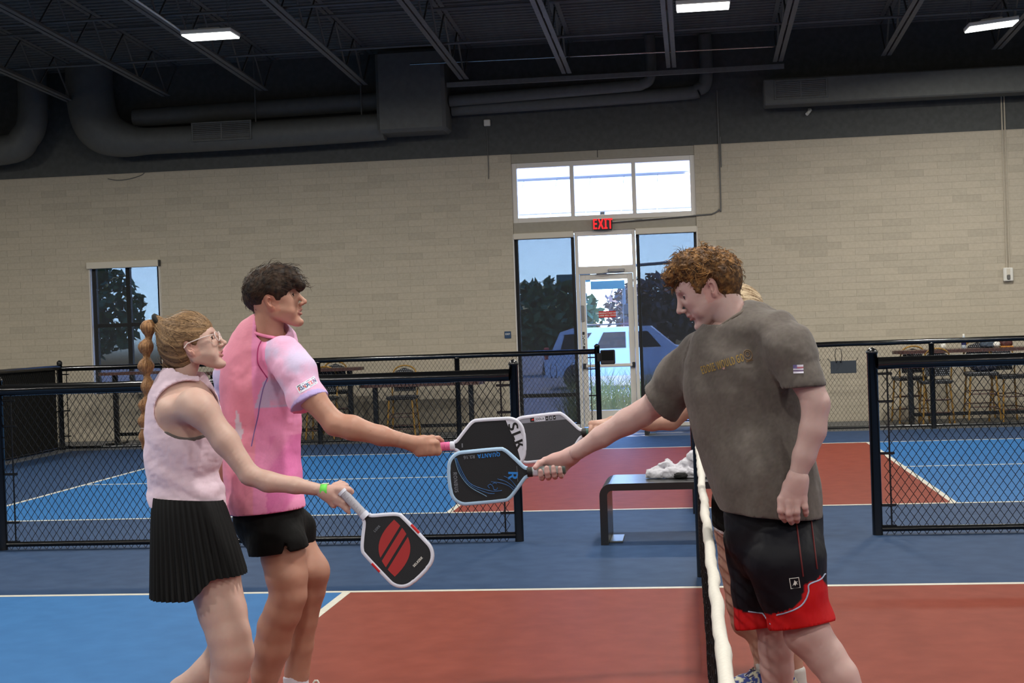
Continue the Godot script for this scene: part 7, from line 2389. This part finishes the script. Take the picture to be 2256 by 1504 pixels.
func make_paddles() -> void:
	var carbon := mottled(Color(0.155, 0.16, 0.175), 0.05, 20.0, 0.75, 60, 0.3)
	var white := mat(Color(0.83, 0.84, 0.90), 0.35)
	var icy := mat(Color(0.64, 0.76, 0.88), 0.35)
	var blue := mat(Color(0.10, 0.47, 0.80), 0.5)
	var mid := mat(Color(0.12, 0.33, 0.55), 0.5)
	var pale := mat(Color(0.40, 0.55, 0.68), 0.5)
	var grey := mat(Color(0.42, 0.44, 0.48), 0.6)
	# the man's paddle, nearest
	var q := make_paddle("black paddle with pale blue rim and blue swirls, held by the man in brown", Vector3(-0.576, 1.049, 7.120), Vector3(-0.858, 1.032, 7.150), Vector3(-0.05, 0.06, 1.0), 0.190, 0.055, icy, carbon)
	add_handle(q, 0.135, mat(Color(0.66, 0.70, 0.70), 0.6), M.ink_black, true, mat(Color(0.30, 0.36, 0.34), 0.4))
	obj("white_band", prism_mesh(round_bar(0.0182, 0.0162), -0.034, -0.019, Transform3D(Basis(Vector3(0, 1, 0), Vector3(0, 0, 1), Vector3(1, 0, 0)), Vector3.ZERO), true), white, q)
	face_text(q, "lettering", "QUANTA", Vector2(0.134, -0.074), 0.0142, 0.0, blue, 1.0, 800)
	face_text(q, "lettering", "R3.16", Vector2(0.205, -0.074), 0.0115, 0.0, grey, 1.0)
	face_text(q, "lettering", "RONBUS", Vector2(0.262, 0.012), 0.013, 90.0, grey, 1.0)
	face_text(q, "emblem_letter", "R", Vector2(0.055, 0.006), 0.034, 83.0, blue, 1.1, 800)
	face_line(q, "fine_line", [Vector2(0.038, -0.026), Vector2(0.039, 0.03)], 0.0008, grey)
	for k in 3:
		face_line(q, "swirl_line", [Vector2(0.258 - 0.003 * k, -0.075), Vector2(0.246 - 0.006 * k, -0.02), Vector2(0.215 - 0.004 * k, 0.03 - 0.003 * k), Vector2(0.165 - 0.012 * k, 0.066 - 0.006 * k), Vector2(0.155 - 0.028 * k, 0.073 - 0.008 * k)], 0.0015, pale if k == 0 else mid)
		face_line(q, "swirl_line", [Vector2(0.135 - 0.024 * k, 0.022 - 0.008 * k), Vector2(0.10 - 0.018 * k, 0.030 - 0.004 * k), Vector2(0.07 - 0.012 * k, 0.045 + 0.002 * k), Vector2(0.052 - 0.002 * k, 0.068 - 0.01 * k)], 0.0013, mid)
	face_line(q, "swirl_mark", [Vector2(0.142, 0.045), Vector2(0.148, 0.036), Vector2(0.138, 0.031), Vector2(0.130, 0.040), Vector2(0.128, 0.050), Vector2(0.118, 0.052), Vector2(0.114, 0.044)], 0.0014, mid)
	face_line(q, "swirl_mark", [Vector2(0.131, 0.031), Vector2(0.124, 0.027), Vector2(0.115, 0.031)], 0.0014, mid)
	# the pink jersey player's paddle
	var s := make_paddle("black paddle with a white lettered tip and a pink handle", Vector3(-0.904, 1.120, 6.740), Vector3(-0.631, 1.128, 6.730), Vector3(0.0, 0.02, 1.0), 0.192, 0.06, white, carbon)
	add_handle(s, 0.135, mat(Color(0.88, 0.42, 0.62), 0.6), white, true, white)
	face_art(s, "white_tip", [Vector2(0.205, 0.092), Vector2(0.228, 0.092), Vector2(0.248, 0.082), Vector2(0.261, 0.06), Vector2(0.267, 0.02), Vector2(0.267, -0.02), Vector2(0.262, -0.06), Vector2(0.255, -0.072), Vector2(0.246, -0.03), Vector2(0.232, 0.02), Vector2(0.216, 0.06)], white)
	for e in [["S", Vector2(0.2335, 0.062), -76.0], ["L", Vector2(0.2455, 0.027), -72.0], ["K", Vector2(0.2525, -0.008), -70.0]]:
		face_text(s, "lettering", e[0], e[1], 0.036, e[2], M.ink_black, 1.25, 900)
	face_line(s, "fine_line", [Vector2(0.027, 0.035), Vector2(0.036, 0.052)], 0.0011, grey)
	face_art(s, "grey_tab", [Vector2(0.029, -0.008), Vector2(0.034, -0.008), Vector2(0.034, 0.008), Vector2(0.029, 0.008)], grey)
	# the hidden woman's paddle
	var j := make_paddle("dark paddle with a grey lettered band and green handle, held by the hidden woman", Vector3(-0.449, 1.114, 6.170), Vector3(-0.746, 1.089, 6.200), Vector3(0.02, 0.03, 1.0), 0.196, 0.06, white, mottled(Color(0.25, 0.255, 0.275), 0.05, 20.0, 0.7, 61, 0.3))
	add_handle(j, 0.13, mat(Color(0.22, 0.38, 0.33), 0.6), M.ink_black, true, M.ink_black)
	face_art(j, "lettered_band", [Vector2(0.075, -0.088), Vector2(0.27, -0.092), Vector2(0.27, -0.071), Vector2(0.05, -0.066), Vector2(0.06, -0.08)], mat(Color(0.50, 0.51, 0.56), 0.5), 0.0061)
	face_art(j, "white_tag", [Vector2(0.15, -0.089), Vector2(0.195, -0.09), Vector2(0.195, -0.072), Vector2(0.15, -0.071)], white, 0.0063)
	face_art(j, "dark_tag", [Vector2(0.195, -0.09), Vector2(0.213, -0.09), Vector2(0.213, -0.072), Vector2(0.195, -0.072)], M.ink_black, 0.0063)
	face_art(j, "red_mark", [Vector2(0.198, -0.077), Vector2(0.21, -0.08), Vector2(0.198, -0.086)], M.sign_red, 0.0066)
	face_text(j, "lettering", "JOOLA", Vector2(0.1725, -0.0805), 0.0098, 180.0, M.ink_black, 0.9, 800)
	for k in 3:
		face_art(j, "dark_tag", [Vector2(0.137 - 0.016 * k, -0.088), Vector2(0.147 - 0.016 * k, -0.088), Vector2(0.147 - 0.016 * k, -0.071), Vector2(0.137 - 0.016 * k, -0.071)], M.ink_black, 0.0063)
		face_text(j, "lettering", ["+", "3", "="][k], Vector2(0.142 - 0.016 * k, -0.0795), 0.01, 180.0, white, 0.8)
	# the girl's paddle, hanging
	var d := make_paddle("black paddle with a red slashed emblem, hanging from the girl's hand", Vector3(-1.172, 0.902, 7.140), Vector3(-0.973, 0.691, 7.160), Vector3(0.10, 0.07, 1.0), 0.197, 0.062, white, carbon)
	add_handle(d, 0.13, mottled(Color(0.76, 0.75, 0.80), 0.28, 30.0, 0.6, 62, 0.4), white, true, white)
	var rd := mat(Color(0.62, 0.12, 0.13), 0.55)
	var bright := mat(Color(0.75, 0.10, 0.12), 0.4)
	for sg: float in [-1.0, 1.0]:
		var st := start()
		bx(st, Vector3(0.158, sg * 0.0985, 0), Vector3(0.046, 0.011, 0.0168), 0.003)
		obj("red_rim_band", done(st), bright, d)
	# emblem: an almond cut by two slanting bars
	var u := Vector2(0.70, 0.714)
	face_emblem(d, rd)
	face_text(d, "lettering", "SELKIRK", Vector2(0.25, 0.025), 0.0085, 92.0, M.ink_white, 1.0, 800)
	face_text(d, "lettering", "LUXX", Vector2(0.06, 0.0), 0.0085, 92.0, grey, 1.0)

func round_bar(a: float, b: float) -> PackedVector2Array:
	var p := PackedVector2Array()
	for k in 16:
		p.append(Vector2(a * cos(TAU * k / 16.0), b * sin(TAU * k / 16.0)))
	return p

# three curved red strokes that fill an almond outline
func face_emblem(d: Node3D, m: Material) -> void:
	var almond := PackedVector2Array()
	var n := 16
	for k in n + 1:
		var t := -1.0 + 2.0 * k / n
		almond.append(Vector2(0.171 + 0.102 * t, 0.058 * (1.0 - t * t)))
	for k in range(n - 1, 0, -1):
		var t := -1.0 + 2.0 * k / n
		almond.append(Vector2(0.171 + 0.102 * t, -0.058 * (1.0 - t * t)))
	var turned := PackedVector2Array()
	var r := deg_to_rad(-43.0)
	for q in almond:
		turned.append(Vector2(0.155, -0.002) + (q - Vector2(0.171, 0.0)).rotated(r))
	var bar := func(c: Vector2, ang: float, w: float) -> PackedVector2Array:
		var a := Vector2(cos(ang), sin(ang)) * 0.2
		var b := Vector2(-sin(ang), cos(ang)) * w * 0.5
		return PackedVector2Array([c - a - b, c + a - b, c + a + b, c - a + b])
	var pieces: Array = [turned]
	for s in [Vector2(0.132, 0.008), Vector2(0.172, -0.008)]:
		var cut: PackedVector2Array = bar.call(s, deg_to_rad(104.0), 0.010)
		var next := []
		for p in pieces:
			for g in Geometry2D.clip_polygons(p, cut):
				if not Geometry2D.is_polygon_clockwise(g):
					next.append(g)
		pieces = next
	for p in pieces:
		obj("emblem_stroke", prism_mesh(p, 0.0055, 0.0064), m, d)
